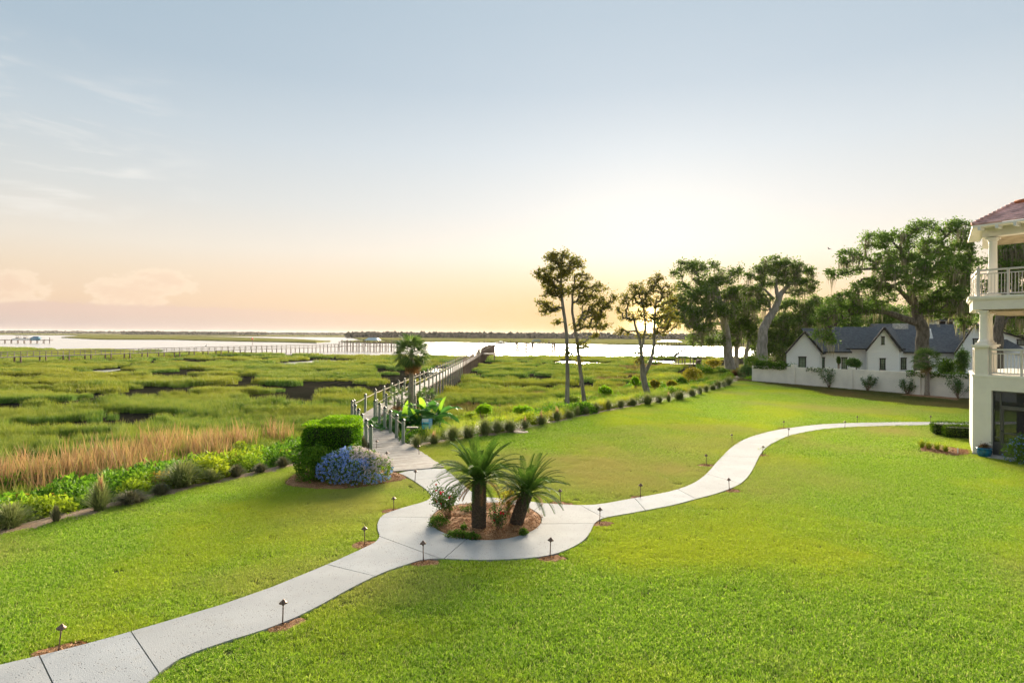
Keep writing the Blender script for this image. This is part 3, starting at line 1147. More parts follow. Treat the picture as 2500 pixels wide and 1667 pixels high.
protos = [turf(470, .26, .065, .0125, G_LAWN, 'turf') for _ in range(4)] + [turf(26, .045, .06, .009, G_LAWN, 'turf') for _ in range(4)] + [turf(620, .52, .07, .022, G_LAWN, 'turf') for _ in range(4)]
near_x, near_y = lawn_points(.265, .24, 1e9, 6.5, 24)
edge_x, edge_y = lawn_points(.055, .012, .26, 6.5, 24)
far_x, far_y = lawn_points(.50, .30, 1e9, 24, 75)
edf_x, edf_y = lawn_points(.13, .02, .5, 24, 50)
x, y, s_, ix = grow([(near_x, near_y, 1.0, 0, 4), (edge_x, edge_y, 1.0, 4, 8), (far_x, far_y, 1.0, 8, 12), (edf_x, edf_y, 1.5, 4, 8)])
sw = swale(x, y)
dry, yel = field_dry(x, y), field_yel(x, y)
pts = np.stack([x, y, np.zeros(len(x))], 1)
kb = ~sw
scatter('lawn_grass', 'short bright green turf covering the lawn', 'grass', pts[kb], rng.uniform(0, 6.28, kb.sum()), s_[kb], ix[kb], protos, {'dry': dry[kb], 'yel': yel[kb]})
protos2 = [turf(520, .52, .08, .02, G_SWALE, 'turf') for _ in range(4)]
scatter('swale_grass', 'olive grass strip darkened for shade between the lawn crest and the garden wall', 'grass', pts[sw], rng.uniform(0, 6.28, sw.sum()), s_[sw], ix[sw] % 4, protos2,
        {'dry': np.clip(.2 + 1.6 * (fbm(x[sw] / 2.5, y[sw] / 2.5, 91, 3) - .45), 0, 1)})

# ------------------------------------------------------------------ marsh grass, reeds, bank cover
def clump(n, rad, hgt, wid, lean, m, name, seg=2):
    r_ = rad * np.sqrt(rng.uniform(0, 1, n))
    th = rng.uniform(0, 2 * np.pi, n)
    base = np.stack([r_ * np.cos(th), r_ * np.sin(th), np.full(n, -.03)], 1)
    v, f = blade_arrays(base, hgt * (1 - .25 * (r_ / rad) ** 2), wid, lean, seg, .8)
    return np_mesh(name, v, f, m)


BW = [(-5.3, 25.3), (-8.3, 33.0), (-6.7, 215.0)]
BWL = [(-103, 88), (-66, 228)]


def not_walk(x, y, w_):
    d, _ = dist_line(x, y, BW)
    return d > w_


def marsh_points(step, y0, y1):
    x, y = jitter_grid(-.95 * y1 - 8, .95 * y1 + 8, y0, y1, step)
    k_ = (np.abs(x) < .93 * y + 6)
    x, y = x[k_], y[k_]
    s = edge_s(x, y)
    k_ = (s > 6.5) & (y < shore_y(x) - 1) & not_walk(x, y, 1.0)
    x, y, s = x[k_], y[k_], s[k_]
    c = creek(x, y)
    k_ = ((c > .040 + .030 * vnoise(x / 3, y / 3, 77)) | (s < 10)) & (pool_d(x, y) > 1.06)
    return x[k_], y[k_], s[k_], c[k_]


mp = [clump(150, .55, 1.0, .026, .35, G_MARSH, 'marsh_tuft') for _ in range(5)] + [clump(150, 1.05, 1.0, .06, .35, G_MARSH, 'marsh_tuft') for _ in range(4)] + [clump(150, 2.0, 1.0, .13, .3, G_MARSH, 'marsh_tuft') for _ in range(4)]
xs, ys, ss, zs, ix, yl, ru = [], [], [], [], [], [], []
for step, y0, y1, i0, i1 in [(.62, 14, 62, 0, 5), (1.1, 62, 125, 5, 9), (2.0, 125, 320, 9, 13)]:
    x, y, s, c = marsh_points(step, y0, y1)
    h = .30 + .80 * fbm(x / 10, y / 3.6, 63, 3) + .30 * np.clip(1.3 - (c - .02) / .05, 0, 1)
    band = (fbm(x / 5, y / 5, 99, 2) > .42) & (s > 10 + 2 * vnoise(x / 6, y / 6, 4)) & (s < 16.5 + 3 * vnoise(x / 7, y / 7, 6)) & (y > 40) & (x > -8)
    h = np.where(band, h * .62, h)
    xs.append(x)
    ys.append(y)
    ss.append(h * rng.uniform(.85, 1.15, len(x)))
    zs.append(terrain(x, y))
    ix.append(rng.integers(i0, i1, len(x)))
    yl.append(np.clip((fbm(x / 14, y / 5, 83, 3) - .44) * 3.0 + .10 * (c > .07), 0, .85) * np.clip((y - 20) / 40, .25, 1))
    ru.append(np.where(band, .45 + .5 * vnoise(x / 2, y / 2, 12), 0.0))
x, y, s_, z = (np.concatenate(a) for a in (xs, ys, ss, zs))
scatter('marsh_grass', 'tall green and gold cordgrass filling the tidal marsh', 'marsh grass', np.stack([x, y, z], 1), rng.uniform(0, 6.28, len(x)), s_, np.concatenate(ix), mp, {'yel': np.concatenate(yl), 'rust': np.concatenate(ru)})

rp = [clump(70, .45, 1.0, .022, .32, G_REED, 'reed_tuft', 3) for _ in range(5)]
x, y = jitter_grid(-34, -10, 16, 44, .5)
s = edge_s(x, y)
dens = np.clip(1.15 - np.abs(s - 10.2) / 3.6, 0, 1) * np.clip(.25 + (x + 25) / 10, .22, 1) * (y < 41) * (np.abs(x) < .93 * y + 4)
dens = np.where(x > -13.5, dens * np.where(np.hypot(x + 13.2, y - 37.5) < 1.3, 1, 0), dens)
k_ = rng.uniform(0, 1, len(x)) < dens * np.clip(2.4 * (fbm(x / 2.6, y / 2.6, 15, 2) - .22), .1, 1)
x, y = x[k_], y[k_]
scatter('dry_reeds', 'tall tan dead reeds between the leafy bank and the marsh', 'reeds', np.stack([x, y, terrain(x, y)], 1), rng.uniform(0, 6.28, len(x)), rng.uniform(.9, 2.05, len(x)), rng.integers(0, 5, len(x)), rp)


def leafball(n, rad, flat, ln_, wd_, m, name, up=.5):
    d = rand_dirs(n, .3)
    r_ = rad * rng.uniform(.45, 1.0, n) ** .6
    cen = d * r_[:, None]
    cen[:, 2] = np.abs(cen[:, 2]) * flat
    v, f = leaf_arrays(cen, ln_, wd_, up, .2, d, .8)
    return np_mesh(name, v, f, m)


cp = [leafball(230, .5, 1.1, .115, .065, G_COVER, 'cover_tuft') for _ in range(4)] + [leafball(200, .45, 1.5, .15, .045, G_COVER, 'cover_tuft') for _ in range(3)]
x, y = jitter_grid(-32, 40, 4, 85, .48)
s = edge_s(x, y)
k_ = (s > .5) & (s < 7.2 + 2.4 * fbm(x / 4, y / 4, 2, 2) + np.where(x > -4, 2.0, 0)) & (np.abs(x) < .93 * y + 3) & not_walk(x, y, 1.25)
x, y, s = x[k_], y[k_], s[k_]
right = x > -4.5
fe = right & (fbm(x / 3, y / 3, 33, 2) > .50)
x1, y1, s1 = x[~fe], y[~fe], s[~fe]
scatter('bank_cover', 'bright leafy vines and low shrubs covering the bank', 'ground cover', np.stack([x1, y1, terrain(x1, y1)], 1), rng.uniform(0, 6.28, len(x1)),
        rng.uniform(.65, 1.3, len(x1)) * (.68 + .8 * fbm(x1 / 2.4, y1 / 2.4, 44, 2)), rng.integers(0, 7, len(x1)), cp,
        {'yel': np.clip((fbm(x1 / 2.6, y1 / 2.6, 13, 2) - .50) * 3.0, 0, .8), 'rust': np.where(vnoise(x1 / .9, y1 / .9, 19) > .80, .6, 0) * (x1 < -9)})
x2, y2 = x[fe], y[fe]
fp = [clump(120, .4, 1.0, .02, .45, G_FEATH, 'weed_tuft', 2) for _ in range(3)] + [leafball(190, .42, 1.5, .09, .03, G_FEATH, 'weed_tuft', .8) for _ in range(3)]
scatter('bank_weeds', 'feathery yellow-green weeds on the bank below the lawn', 'ground cover', np.stack([x2, y2, terrain(x2, y2)], 1), rng.uniform(0, 6.28, len(x2)), rng.uniform(.6, 1.1, len(x2)), rng.integers(0, 6, len(x2)), fp,
        {'yel': np.clip((fbm(x2 / 2.0, y2 / 2.0, 14, 2) - .4) * 2.5, 0, .9)})

# ================================================================== BOARDWALK
def plank_run(mesh_cache, wid, depth):
    key = (round(wid, 3), round(depth, 3))
    if key not in mesh_cache:
        mesh_cache[key] = MB().box((0, 0, -.02), (wid, depth - .012, .04)).mesh('plank', M_DECK)
    return mesh_cache[key]


CACHE = {}
bw = empty('boardwalk', (-5.3, 25.3, 0), label='long weathered timber boardwalk with roped green posts running out over the marsh', cat='boardwalk')


def put_part(name, me, parent, loc, rz=0.0):
    o = link(name, me, parent)
    o.location = Vector(loc) - (parent.location if parent.type == 'EMPTY' else Vector())
    o.rotation_euler = (0, 0, rz)
    return o


def zdeck(y):
    return .06 + .30 * min(1, max(0, (y - 26) / 12)) + .35 * min(1, max(0, (y - 60) / 120))


# apron: planks that fan from the concrete to the gate posts, each cut to its own length
L0, L1, L2 = P(963, 1154), P(948, 1130), P(908, 1098)
R0, R2 = P(1086, 1143), P(1000, 1087)


def lerp(a, b, t):
    return a + (b - a) * t


def left_at(t):
    return lerp(L0, L1, t / .35) if t < .35 else lerp(L1, L2, (t - .35) / .65)


nap = 40
for i in range(nap):
    t0, t1 = i / nap, (i + .93) / nap
    a, b = left_at(t0), lerp(R0, R2, t0)
    c, d = lerp(R0, R2, t1), left_at(t1)
    jl, jr = random.uniform(-.03, .03), random.uniform(-.03, .03)
    q = [(a.x - jl, a.y), (b.x + jr, b.y), (c.x + jr, c.y), (d.x - jl, d.y)]
    MB().prism(q, .03, .072 + random.uniform(-.003, .003)).build('plank', M_DECK, bw)
gate = (L2 + R2) / 2
bend = Vector((-8.25, 33.0, 0))
end = Vector((-6.7, 214.0, 0))
WD = 1.12


def run(a, b, step, limit, wid0, wid1):
    """planks from a to b; the first ones singly, the rest as one part"""
    d = b - a
    n = int(d.length / step)
    rz = math.atan2(d.y, d.x) - math.pi / 2
    rest = MB()
    for i in range(n):
        p = a + d * ((i + .5) / n)
        z = zdeck(p.y)
        wd = wid0 + (wid1 - wid0) * i / n
        if i < limit:
            put_part('plank', plank_run(CACHE, round(wd / .06) * .06, step), bw, (p.x, p.y, z + random.uniform(-.004, .004)), rz + random.uniform(-.006, .006))
        else:
            rest.box((p.x, p.y, z - .02), (wd, d.length / n - .012, .04), rz)
    if rest.v:
        o = rest.build('far_planks', M_DECK, bw)
        o['kind'] = 'stuff'


apron_w = (L2 - R2).length
run(gate, bend + Vector((0, .45, 0)), .15, 200, 1.6, WD + .1)
run(bend + Vector((0.0, .3, 0)), end, .15, 200, WD, WD)

post_far = MB().box((0, 0, 0), (.135, .135, 1.0)).mesh('post', M_PILE)
post_me = MB().box((0, 0, 0), (.13, .13, 1.0)).mesh('post', M_POST)
capm = MB().add([(q[0] * .08, q[1] * .08, q[2]) for q in [(-1, -1, 0), (1, -1, 0), (1, 1, 0), (-1, 1, 0), (-1, -1, .03), (1, -1, .03), (1, 1, .03), (-1, 1, .03), (0, 0, .11)]],
                [(0, 3, 2, 1), (0, 1, 5, 4), (1, 2, 6, 5), (2, 3, 7, 6), (3, 0, 4, 7), (4, 5, 8), (5, 6, 8), (6, 7, 8), (7, 4, 8)])
cap_me = capm.mesh('cap', M_CAP)
pile_me = MB().box((0, 0, 0), (.20, .20, 1.0)).mesh('pile', M_PILE)


def rail_line(pts, hgt=1.02, piles=True):
    prev = None
    for i, p in enumerate(pts):
        zd = zdeck(p.y)
        zb = float(terrain(np.array([p.x]), np.array([p.y]))[0]) - .1
        o = put_part('post', post_me if p.y < 88 else post_far, bw, (p.x, p.y, (zd + hgt + zb) / 2), .05)
        o.scale = (1, 1, zd + hgt - zb)
        c = link('cap', cap_me, o)
        c.scale = (1, 1, 1 / o.scale[2])
        c.location = (0, 0, .5)
        top = Vector((p.x, p.y, zd + hgt - .16))
        if prev is not None:
            mid = (prev + top) / 2 - Vector((0, 0, .03))
            MB().tube([prev, mid, top], .022, 6).build('rope_rail', M_ROPE, bw)
        prev = top
        if piles and zd - zb > .9:
            pl = put_part('pile', pile_me, bw, (p.x, p.y + .16, (zd - .1 + zb - .4) / 2), .05)
            pl.scale = (1, 1, zd - .1 - zb + .4)


dA = (bend - gate).normalized()
nA = Vector((-dA.y, dA.x, 0))
dB = (end - bend).normalized()
nB = Vector((-dB.y, dB.x, 0))
lp0, rp0 = P(907, 1103), P(986, 1086)
lb, rb = bend + nB * (WD / 2 + .05), bend - nB * (WD / 2 + .05) + Vector((0, .2, 0))
rail_line([lerp(lp0, lb, i / 5) for i in range(6)])
rail_line([lerp(rp0, rb, i / 5) for i in range(6)])
nB_posts = 72
rail_line([lb + dB * (2.5 * (i + .15)) for i in range(nB_posts)])
rail_line([rb + dB * (2.5 * (i + .15)) for i in range(nB_posts)])
# stringers
stg = MB()
for sd in (-.42, .42):
    for k_ in range(40):
        y0, y1 = 33 + k_ * 4.525, 33 + (k_ + 1) * 4.525
        a = bend + dB * (y0 - 33) + nB * sd
        b = bend + dB * (y1 - 33) + nB * sd
        stg.bar((a.x, a.y, zdeck(a.y) - .14), (b.x, b.y, zdeck(b.y) - .14), .05, .19)
stg.build('stringer', M_PILE, bw)
# little side landing two thirds of the way out
sp = bend + dB * 108 - nB * 2.0
lb_ = MB()
lb_.box((sp.x, sp.y, zdeck(sp.y) + .0), (2.6, 2.4, .08))
lb_.build('landing', M_DECK, bw)
for qx, qy in ((-1.2, 1.1), (1.2, 1.1), (1.2, -1.1)):
    MB().box((sp.x + qx, sp.y + qy, zdeck(sp.y) - .5), (.2, .2, 2.6)).build('post', M_PILE, bw)
MB().bar((sp.x - 1.2, sp.y - 1.1, zdeck(sp.y) + .95), (sp.x + 1.2, sp.y - 1.1, zdeck(sp.y) + .95), .08, .08).bar((sp.x + 1.2, sp.y - 1.1, zdeck(sp.y) + .95), (sp.x + 1.2, sp.y + 1.1, zdeck(sp.y) + .95), .08, .08).build('landing_rail', M_PILE, bw)
# small shelf bracket on the gate post
sb = empty('hose_shelf', (rp0.x, rp0.y, 0), label='small grey timber shelf bracketed to the right gate post of the boardwalk', cat='shelf')
bx_ = rp0 + Vector((.33, .1, 0))
MB().box((bx_.x + .06, bx_.y, .78), (.5, .28, .05)).build('shelf_board', M_GREYW, sb)
MB().bar((bx_.x - .22, bx_.y, .45), (bx_.x + .1, bx_.y, .75), .05, .05).build('brace', M_GREYW, sb)


# ================================================================== DOCKS
def dock_posts(root, pts, r=.15, m=M_PILE):
    for p, z1 in pts:
        MB().tube([(p[0], p[1], -2.6), (p[0], p[1], z1)], r, 7).build('pile', m, root)


def pitched_roof(root, c, w_, d_, z, h, m, hip=True):
    r_ = MB()
    x0, x1, y0, y1 = c[0] - w_ / 2, c[0] + w_ / 2, c[1] - d_ / 2, c[1] + d_ / 2
    k_ = w_ * .22 if hip else 0
    vs = [(x0, y0, z), (x1, y0, z), (x1, y1, z), (x0, y1, z), (x0 + k_, (y0 + y1) / 2, z + h), (x1 - k_, (y0 + y1) / 2, z + h), (x0, y0, z - .12), (x1, y0, z - .12), (x1, y1, z - .12), (x0, y1, z - .12)]
    r_.add(vs, [(0, 1, 5, 4), (2, 3, 4, 5), (1, 2, 5), (3, 0, 4), (6, 7, 1, 0), (7, 8, 2, 1), (8, 9, 3, 2), (9, 6, 0, 3), (9, 8, 7, 6)])
    return r_.build('roof', m, root)


def rail_walk(root, a, b, z, hgt=1.05, step=2.4, wid=1.7, pile=True, m=M_GREYW, mp_=M_PILE):
    a, b = Vector((*a, 0)), Vector((*b, 0))
    d = b - a
    n = int(d.length / step)
    u = d.normalized()
    nn = Vector((-u.y, u.x, 0))
    MB().bar((a.x, a.y, z), (b.x, b.y, z), wid, .14).build('deck', m, root)
    for sd in (-1, 1):
        q = nn * (wid / 2 * sd)
        for zz, hh in ((hgt, .10), (hgt * .55, .07)):
            MB().bar((a.x + q.x, a.y + q.y, z + zz), (b.x + q.x, b.y + q.y, z + zz), .06, hh).build('rail', m, root)
        for i in range(n + 1):
            p = a + d * (i / n) + q
            MB().box((p.x, p.y, z + hgt / 2), (.11, .11, hgt)).build('rail_post', m, root)
            if pile and i % 2 == 0:
                MB().box((p.x, p.y, (z - 2.2) / 2 - .05), (.22, .22, z + 2.2)).build('pile', mp_, root)


M_BLUEROOF = mat('pale_blue_metal_roof', (.42, .52, .58), .4, .05)
M_GREENROOF = mat('green_shingle_roof', (.10, .14, .11), .8, .2)
M_PINKROOF = mat('pale_metal_roof', (.60, .50, .46), .4, .05)
M_BLUECOV = mat('blue_canvas', (.10, .24, .34), .8, .1)

d1 = empty('neighbour_boardwalk', (-103, 88, -1.3), label='grey railed boardwalk crossing the marsh from the far left towards the blue roofed dock', cat='boardwalk')
rail_walk(d1, (-106, 84), (-66, 228), .15)
dk = empty('boat_dock', (-66, 228, -1.5), label='pile dock with pale blue roof at the end of the grey boardwalk', cat='dock')
MB().bar((-66, 229, .35), (-34, 232, .35), 3.0, .2).build('deck', M_GREYW, dk)
pl = []
for i in range(22):
    xx = -66 + i * 1.1
    pl.append(((xx, 226.8 + random.uniform(-.3, .3)), 2.3 + random.uniform(-.4, .6)))
    if i % 2:
        pl.append(((xx + .5, 231.5), 2.6 + random.uniform(-.5, .6)))
for i in range(7):
    pl.append(((-42 + i * 1.4, 230.5), 1.1))
dock_posts(dk, pl)
for xx in (-56, -51.5):
    for yy in (227.5, 231):
        MB().box((xx, yy, 1.5), (.16, .16, 2.4)).build('roof_post', M_GREYW, dk)
pitched_roof(dk, (-53.8, 229.3), 5.6, 4.6, 2.75, .95, M_BLUEROOF)
MB().bar((-66, 227.4, 1.5), (-40, 229.6, 1.5), .08, .1).bar((-66, 231, 1.5), (-40, 233, 1.5), .08, .1).build('rail', M_GREYW, dk)

dk2 = empty('boat_dock', (-6, 235, -1.5), label='long dark pile dock with green hip roof behind the end of the main boardwalk', cat='dock')
MB().bar((-14, 234.5, .55), (17.5, 236, .55), 1.8, .22).build('deck', M_PILE, dk2)
MB().bar((-6.7, 212, .8), (-6.3, 235, .8), 1.6, .16).build('gangway', M_PILE, dk2)
pl = []
for i in range(46):
    xx = -13.5 + i * .68 + random.uniform(-.25, .25)
    pl.append(((xx, 233.2 if i % 2 else 236.8), random.choice([1.2, 1.7, 2.0, 2.3, 2.9, 1.3])))
for cx_ in (1.5, 5.0, 7.6, 15.8):
    for q in range(4):
        pl.append(((cx_ + q * .33, 232.6 + .2 * (q % 2)), 2.0 + .3 * random.random()))
dock_posts(dk2, pl, .16)
for xx, h in ((.8, 4.0), (3.6, 3.2), (12.5, 3.2), (14.4, 3.2)):
    MB().tube([(xx, 236.5, -2.5), (xx, 236.5, h)], .13, 6).build('mooring_pole', M_PILE, dk2)
for xx in (8.3, 11.1):
    for yy in (233.6, 236.6):
        MB().box((xx, yy, 1.6), (.2, .2, 2.0)).build('roof_post', M_PILE, dk2)
pitched_roof(dk2, (9.7, 235.1), 4.0, 4.4, 2.6, .85, M_GREENROOF)
sk = empty('moored_skiff', (-5.0, 238, -1.0), label='small white boat on the lift at the long pile dock', cat='boat')


def hull(root, c, L, wd, h, m, z):
    vs, fs = [], []
    for i, t in enumerate((0, .25, .6, .85, 1.0)):
        w2 = wd / 2 * (1, 1, .92, .55, .04)[i]
        zz = h * (0, 0, .03, .12, .3)[i]
        vs += [(c[0] + L * (t - .5), c[1] - w2 * .6, z + zz), (c[0] + L * (t - .5), c[1] + w2 * .6, z + zz), (c[0] + L * (t - .5), c[1] + w2, z + h + zz), (c[0] + L * (t - .5), c[1] - w2, z + h + zz)]
    for i in range(4):
        for j in range(4):
            fs.append((i * 4 + j, i * 4 + (j + 1) % 4, i * 4 + 4 + (j + 1) % 4, i * 4 + 4 + j))
    fs += [(3, 2, 1, 0), (16, 17, 18, 19)]
    MB().add(vs, fs).build('hull', m, root)


hull(sk, (-4.5, 238.5), 4.6, 1.7, .8, M_WHITE, 1.3)
MB().box((-4.4, 238.5, 2.35), (1.2, .7, .6)).build('console', M_WHITE, sk)

dk3 = empty('boat_dock', (-285, 349, -1.5), label='distant dock with boats under covers at the far left of the river', cat='dock')
MB().bar((-345, 349, .35), (-270.5, 349, .35), 2.2, .35).build('deck', M_PILE, dk3)
dock_posts(dk3, [((-335 + i * 1.9, 348.2 + (i % 2) * 1.6), .4 if i < 22 else random.choice([.4, .9, 1.6, 2.0])) for i in range(34)], .18)
MB().box((-290.5, 349, 2.9), (1.9, 1.6, .18)).build('canopy', M_CAP, dk3)
MB().box((-285.8, 349, 2.9), (2.5, 1.6, .2)).build('canopy', M_CAP, dk3)
for xx in (-291, -290, -286.6, -285):
    MB().box((xx, 349, 1.6), (.1, .1, 2.5)).build('canopy_post', M_GREYW, dk3)
MB().tube([(-289, 349.5, .4), (-289, 349.5, 3.6)], .07, 5).build('mast', M_PILE, dk3)
for i, (bx, m, lab) in enumerate([(-288.2, M_WHITE, 'white open motorboat lifted at the distant dock, left one'), (-283.6, M_WHITE, 'white motorboat lifted at the distant dock, middle one'), (-277.5, M_BLUECOV, 'boat under a blue canvas cover at the end of the distant dock')]):
    bt = empty('moored_boat', (bx, 346, -.9), label=lab, cat='boat', group='boats at the distant dock')
    hull(bt, (bx, 346.2), 5.0, 2.0, 1.0, m, .3)
    if i < 2:
        MB().box((bx, 346.2, 1.6), (1.6, 1.2, .7)).build('console', M_GREYW, bt)
    else:
        pitched_roof(bt, (bx, 346.2), 5.2, 2.6, 1.5, 1.1, M_BLUECOV)

dk4 = empty('covered_dock', (47, 178, -1.5), label='pale roofed dock with gangway half hidden behind the sunlit tree', cat='dock')
MB().bar((37.5, 178, 1.5), (50.5, 179, 1.5), 4.0, .2).build('deck', M_GREYW, dk4)
rail_walk(dk4, (50, 179), (92, 186), 1.35, 1.1, 2.2, 1.8)
for xx in (44.6, 46.2, 48.2, 49.8):
    for yy in (176.6, 179.8):
        MB().box((xx, yy, .9), (.2, .2, 5.2)).build('roof_post', M_PILE, dk4)
pitched_roof(dk4, (47.2, 178.2), 6.6, 4.6, 3.3, .5, M_PINKROOF)
for i in range(6):
    MB().bar((38 + i * 2.1, 176.2, -1.8), (39.6 + i * 2.1, 176.2, 1.4), .14, .14).build('brace', M_PILE, dk4)
    MB().box((38 + i * 2.1, 176.1, -.3), (.22, .22, 3.6)).build('pile', M_PILE, dk4)
MB().bar((46.3, 171.5, -1.2), (50.8, 174.2, 1.4), 1.1, .10).build('gangway', M_GREYW, dk4)
for sd in (-.5, .5):
    MB().bar((46.3, 171.5 + sd, -.35), (50.8, 174.2 + sd, 2.25), .06, .06).build('gangway_rail', M_GREYW, dk4)
    for t in (0, .25, .5, .75, 1):
        xx, yy, zz = 46.3 + 4.5 * t, 171.5 + 2.7 * t + sd, -1.2 + 2.6 * t
        MB().box((xx, yy, zz + .45), (.06, .06, .9)).build('gangway_post', M_GREYW, dk4)
MB().box((44.5, 171, -1.4), (4.6, 3.0, .25)).build('float', M_GREYW, dk4)

dk5 = empty('covered_dock', (36.5, 123, -1.5), label='small flat roofed platform dock standing in the marsh near the sunlit tree', cat='dock')
MB().bar((32.8, 122, -.75), (41.5, 124, -.75), 2.2, .16).build('deck', M_GREYW, dk5)
for xx in (34.2, 35.5, 37.2, 38.8):
    for yy in (121.8, 123.8):
        MB().box((xx, yy, .45), (.17, .17, 2.4)).build('roof_post', M_GREYW, dk5)
MB().box((35.7, 122.8, 1.72), (3.4, 3.0, .14)).build('roof', M_PINKROOF, dk5)
MB().box((38.3, 122.0, -.25), (.9, .5, .9)).build('locker', M_PILE, dk5)
for xx in (33, 35, 37, 39, 41):
    MB().box((xx, 122.2, -1.4), (.16, .16, 1.3)).build('pile', M_PILE, dk5)

mk = empty('channel_marker', (-152, 349, -1.5), label='red day marker on a thin pile in the river', cat='marker')
MB().tube([(-152.5, 349, -2.5), (-152.5, 349, 1.6)], .16, 6).build('pile', M_PILE, mk)
MB().add([(-153.2, 348.8, 1.5), (-151.8, 348.8, 1.5), (-152.5, 348.8, 2.9), (-153.2, 348.9, 1.5), (-151.8, 348.9, 1.5), (-152.5, 348.9, 2.9)], [(0, 1, 2), (5, 4, 3), (0, 3, 4, 1), (1, 4, 5, 2), (2, 5, 3, 0)]).build('dayboard', mat('red_dayboard', (.70, .06, .02), .5), mk)

# ------------------------------------------------------------------ far banks and woods
def bank_strip(name, pts, z0, z1, m, label):
    """a flat marsh island: outline with a ragged raised top"""
    poly = densify(pts, 12.0)
    poly = [(p[0] + random.uniform(-3, 3), p[1] + random.uniform(-2, 2)) for p in poly]
    o = struct(name, MB().prism(poly, z0, z1).mesh(name, m), label)
    return o


def F_at(x, y, z=-1.5):
    p = P(x, y, z)
    return (p.x, p.y)


bank_strip('marsh_island', [F_at(150, 824.5), F_at(250, 829), F_at(420, 829.5), F_at(560, 833), F_at(690, 835.5), F_at(770, 837.5), F_at(800, 834), F_at(720, 829), F_at(560, 823.5), F_at(400, 820.5), F_at(200, 819.5)], -2, -.7, M_FARM, 'low green marsh island lying across the river')
bank_strip('marsh_island', [F_at(835, 834.5), F_at(900, 836.8), F_at(960, 837), F_at(970, 834.5), F_at(880, 832)], -2, -.8, M_FARM, 'small green marsh spit in mid river')
bank_strip('far_marsh', [F_at(880, 829.5), F_at(1020, 833.5), F_at(1100, 836), F_at(1250, 837.5), F_at(1400, 840), F_at(1600, 843), F_at(1850, 847), F_at(2300, 850), (6000, 800), (6000, 6990), (-260, 6990), F_at(860, 824)], -2, -.6, M_FARM, 'flat far marsh across the river, golden near the sun')
bank_strip('far_marsh', [(-5990, 1500), (-2400, 1420), (-1500, 1420), (-900, 1300), (-500, 1250), (-265, 1250), (-265, 6990), (-5990, 6990)], -2, -.4, M_FARM, 'distant strip of marsh below the far woods')


def woods(name, label, x0, x1, y0, y1, n, hmin, hmax, wid):
    a = Arr()
    ico = bmesh.new()
    bmesh.ops.create_icosphere(ico, subdivisions=1, radius=1)
    iv = np.array([v.co[:] for v in ico.verts])
    iff = np.array([[v.index for v in f.verts] for f in ico.faces])
    ico.free()
    for i in range(n):
        t = (i + random.random()) / n
        x = x0 + (x1 - x0) * t
        y = random.uniform(y0, y1) if not callable(y0) else y0(x)
        h = random.uniform(hmin, hmax)
        w_ = wid * random.uniform(.6, 1.3)
        v = iv * np.array([w_, w_, h * .62]) * rng.uniform(.82, 1.18, (len(iv), 1)) + np.array([x, y, -1 + h * .42])
        a.add(v, iff)
    o = link(name, a.mesh(name, M_WOODS))
    return tag(o, label, 'woods', None, 'stuff')


woods('far_woods', 'dark wooded far shore behind the main dock and palm', -285, 1500, 1010, 1090, 1300, 8.0, 11.5, 6.5)
woods('far_woods', 'long thin line of hazy distant woods along the horizon', -3600, 200, 2700, 2900, 1500, 10.0, 14.0, 13.0)
woods('far_woods', 'slightly nearer dark wood on the left horizon', -1250, -820, 1900, 2000, 260, 9.5, 12.0, 9.0)
woods('far_woods', 'wooded shore behind the right hand trees', 150, 520, 330, 420, 1200, 6.0, 11.0, 2.6)

# ================================================================== PATH LIGHTS
def make_light():
    r_ = empty('path_light')
    MB().tube([(0, 0, -.05), (0, 0, .36)], .011, 8).build('stem', M_BRONZE, r_, True)
    MB().lathe([(.012, .33), (.02, .345), (.022, .37), (.012, .385)], n=10).build('socket', M_BRONZE, r_, True)
    MB().lathe([(.070, .375), (.072, .381), (.05, .400), (.024, .422), (.022, .432), (.012, .442), (.002, .445)], n=20).build('hat', M_BRONZE, r_, True)
    return r_


LIGHT_LAB = ['bronze path light at the near left edge of the concrete path, closest to the viewer', 'bronze path light on the lower side of the path, before the loop', 'bronze path light left of the loop where the path joins it', 'bronze path light on the lawn above the left side of the loop', 'bronze path light left of the concrete between loop and boardwalk',
             'small bronze path light beside the left gate post of the boardwalk', 'small bronze path light beside the blue flowering shrub at the boardwalk', 'bronze path light on the lawn right of the boardwalk apron', 'bronze path light behind the loop, right of the leaning sago palm', 'bronze path light on the upper side of the right path, before its bend',
             'bronze path light at the inside of the right path bend', 'bronze path light above the bend of the right path', 'bronze path light on the upper edge past the bend', 'bronze path light on the lower edge opposite the one past the bend', 'bronze path light on the lower edge of the far thin stretch of path', 'bronze path light on the upper edge of the far thin stretch of path',
             'bronze path light on the far stretch nearest the cream building', 'tilted bronze path light on the outer side of the right path bend', 'bronze path light on the lower side of the right path, below the bend', 'bronze path light right of the loop where the right path begins', 'bronze path light on the near right edge of the loop', 'bronze path light on the near left edge of the loop']
pl0 = make_light()
for i, ((qx, qy), lab) in enumerate(zip(LIGHT_PX, LIGHT_LAB)):
    o = pl0 if i == 0 else copy_tree(pl0)
    p = P(qx, qy)
    o.location = (p.x, p.y, 0)
    o.rotation_euler = (random.uniform(-.05, .05), random.uniform(-.06, .06) + (.16 if i in (0, 17) else 0) * (-1 if i == 0 else 1), random.uniform(0, 6))
    o.scale = (1, 1, random.uniform(.95, 1.1))
    tag(o, lab, 'path light', 'bronze path lights along the walk')

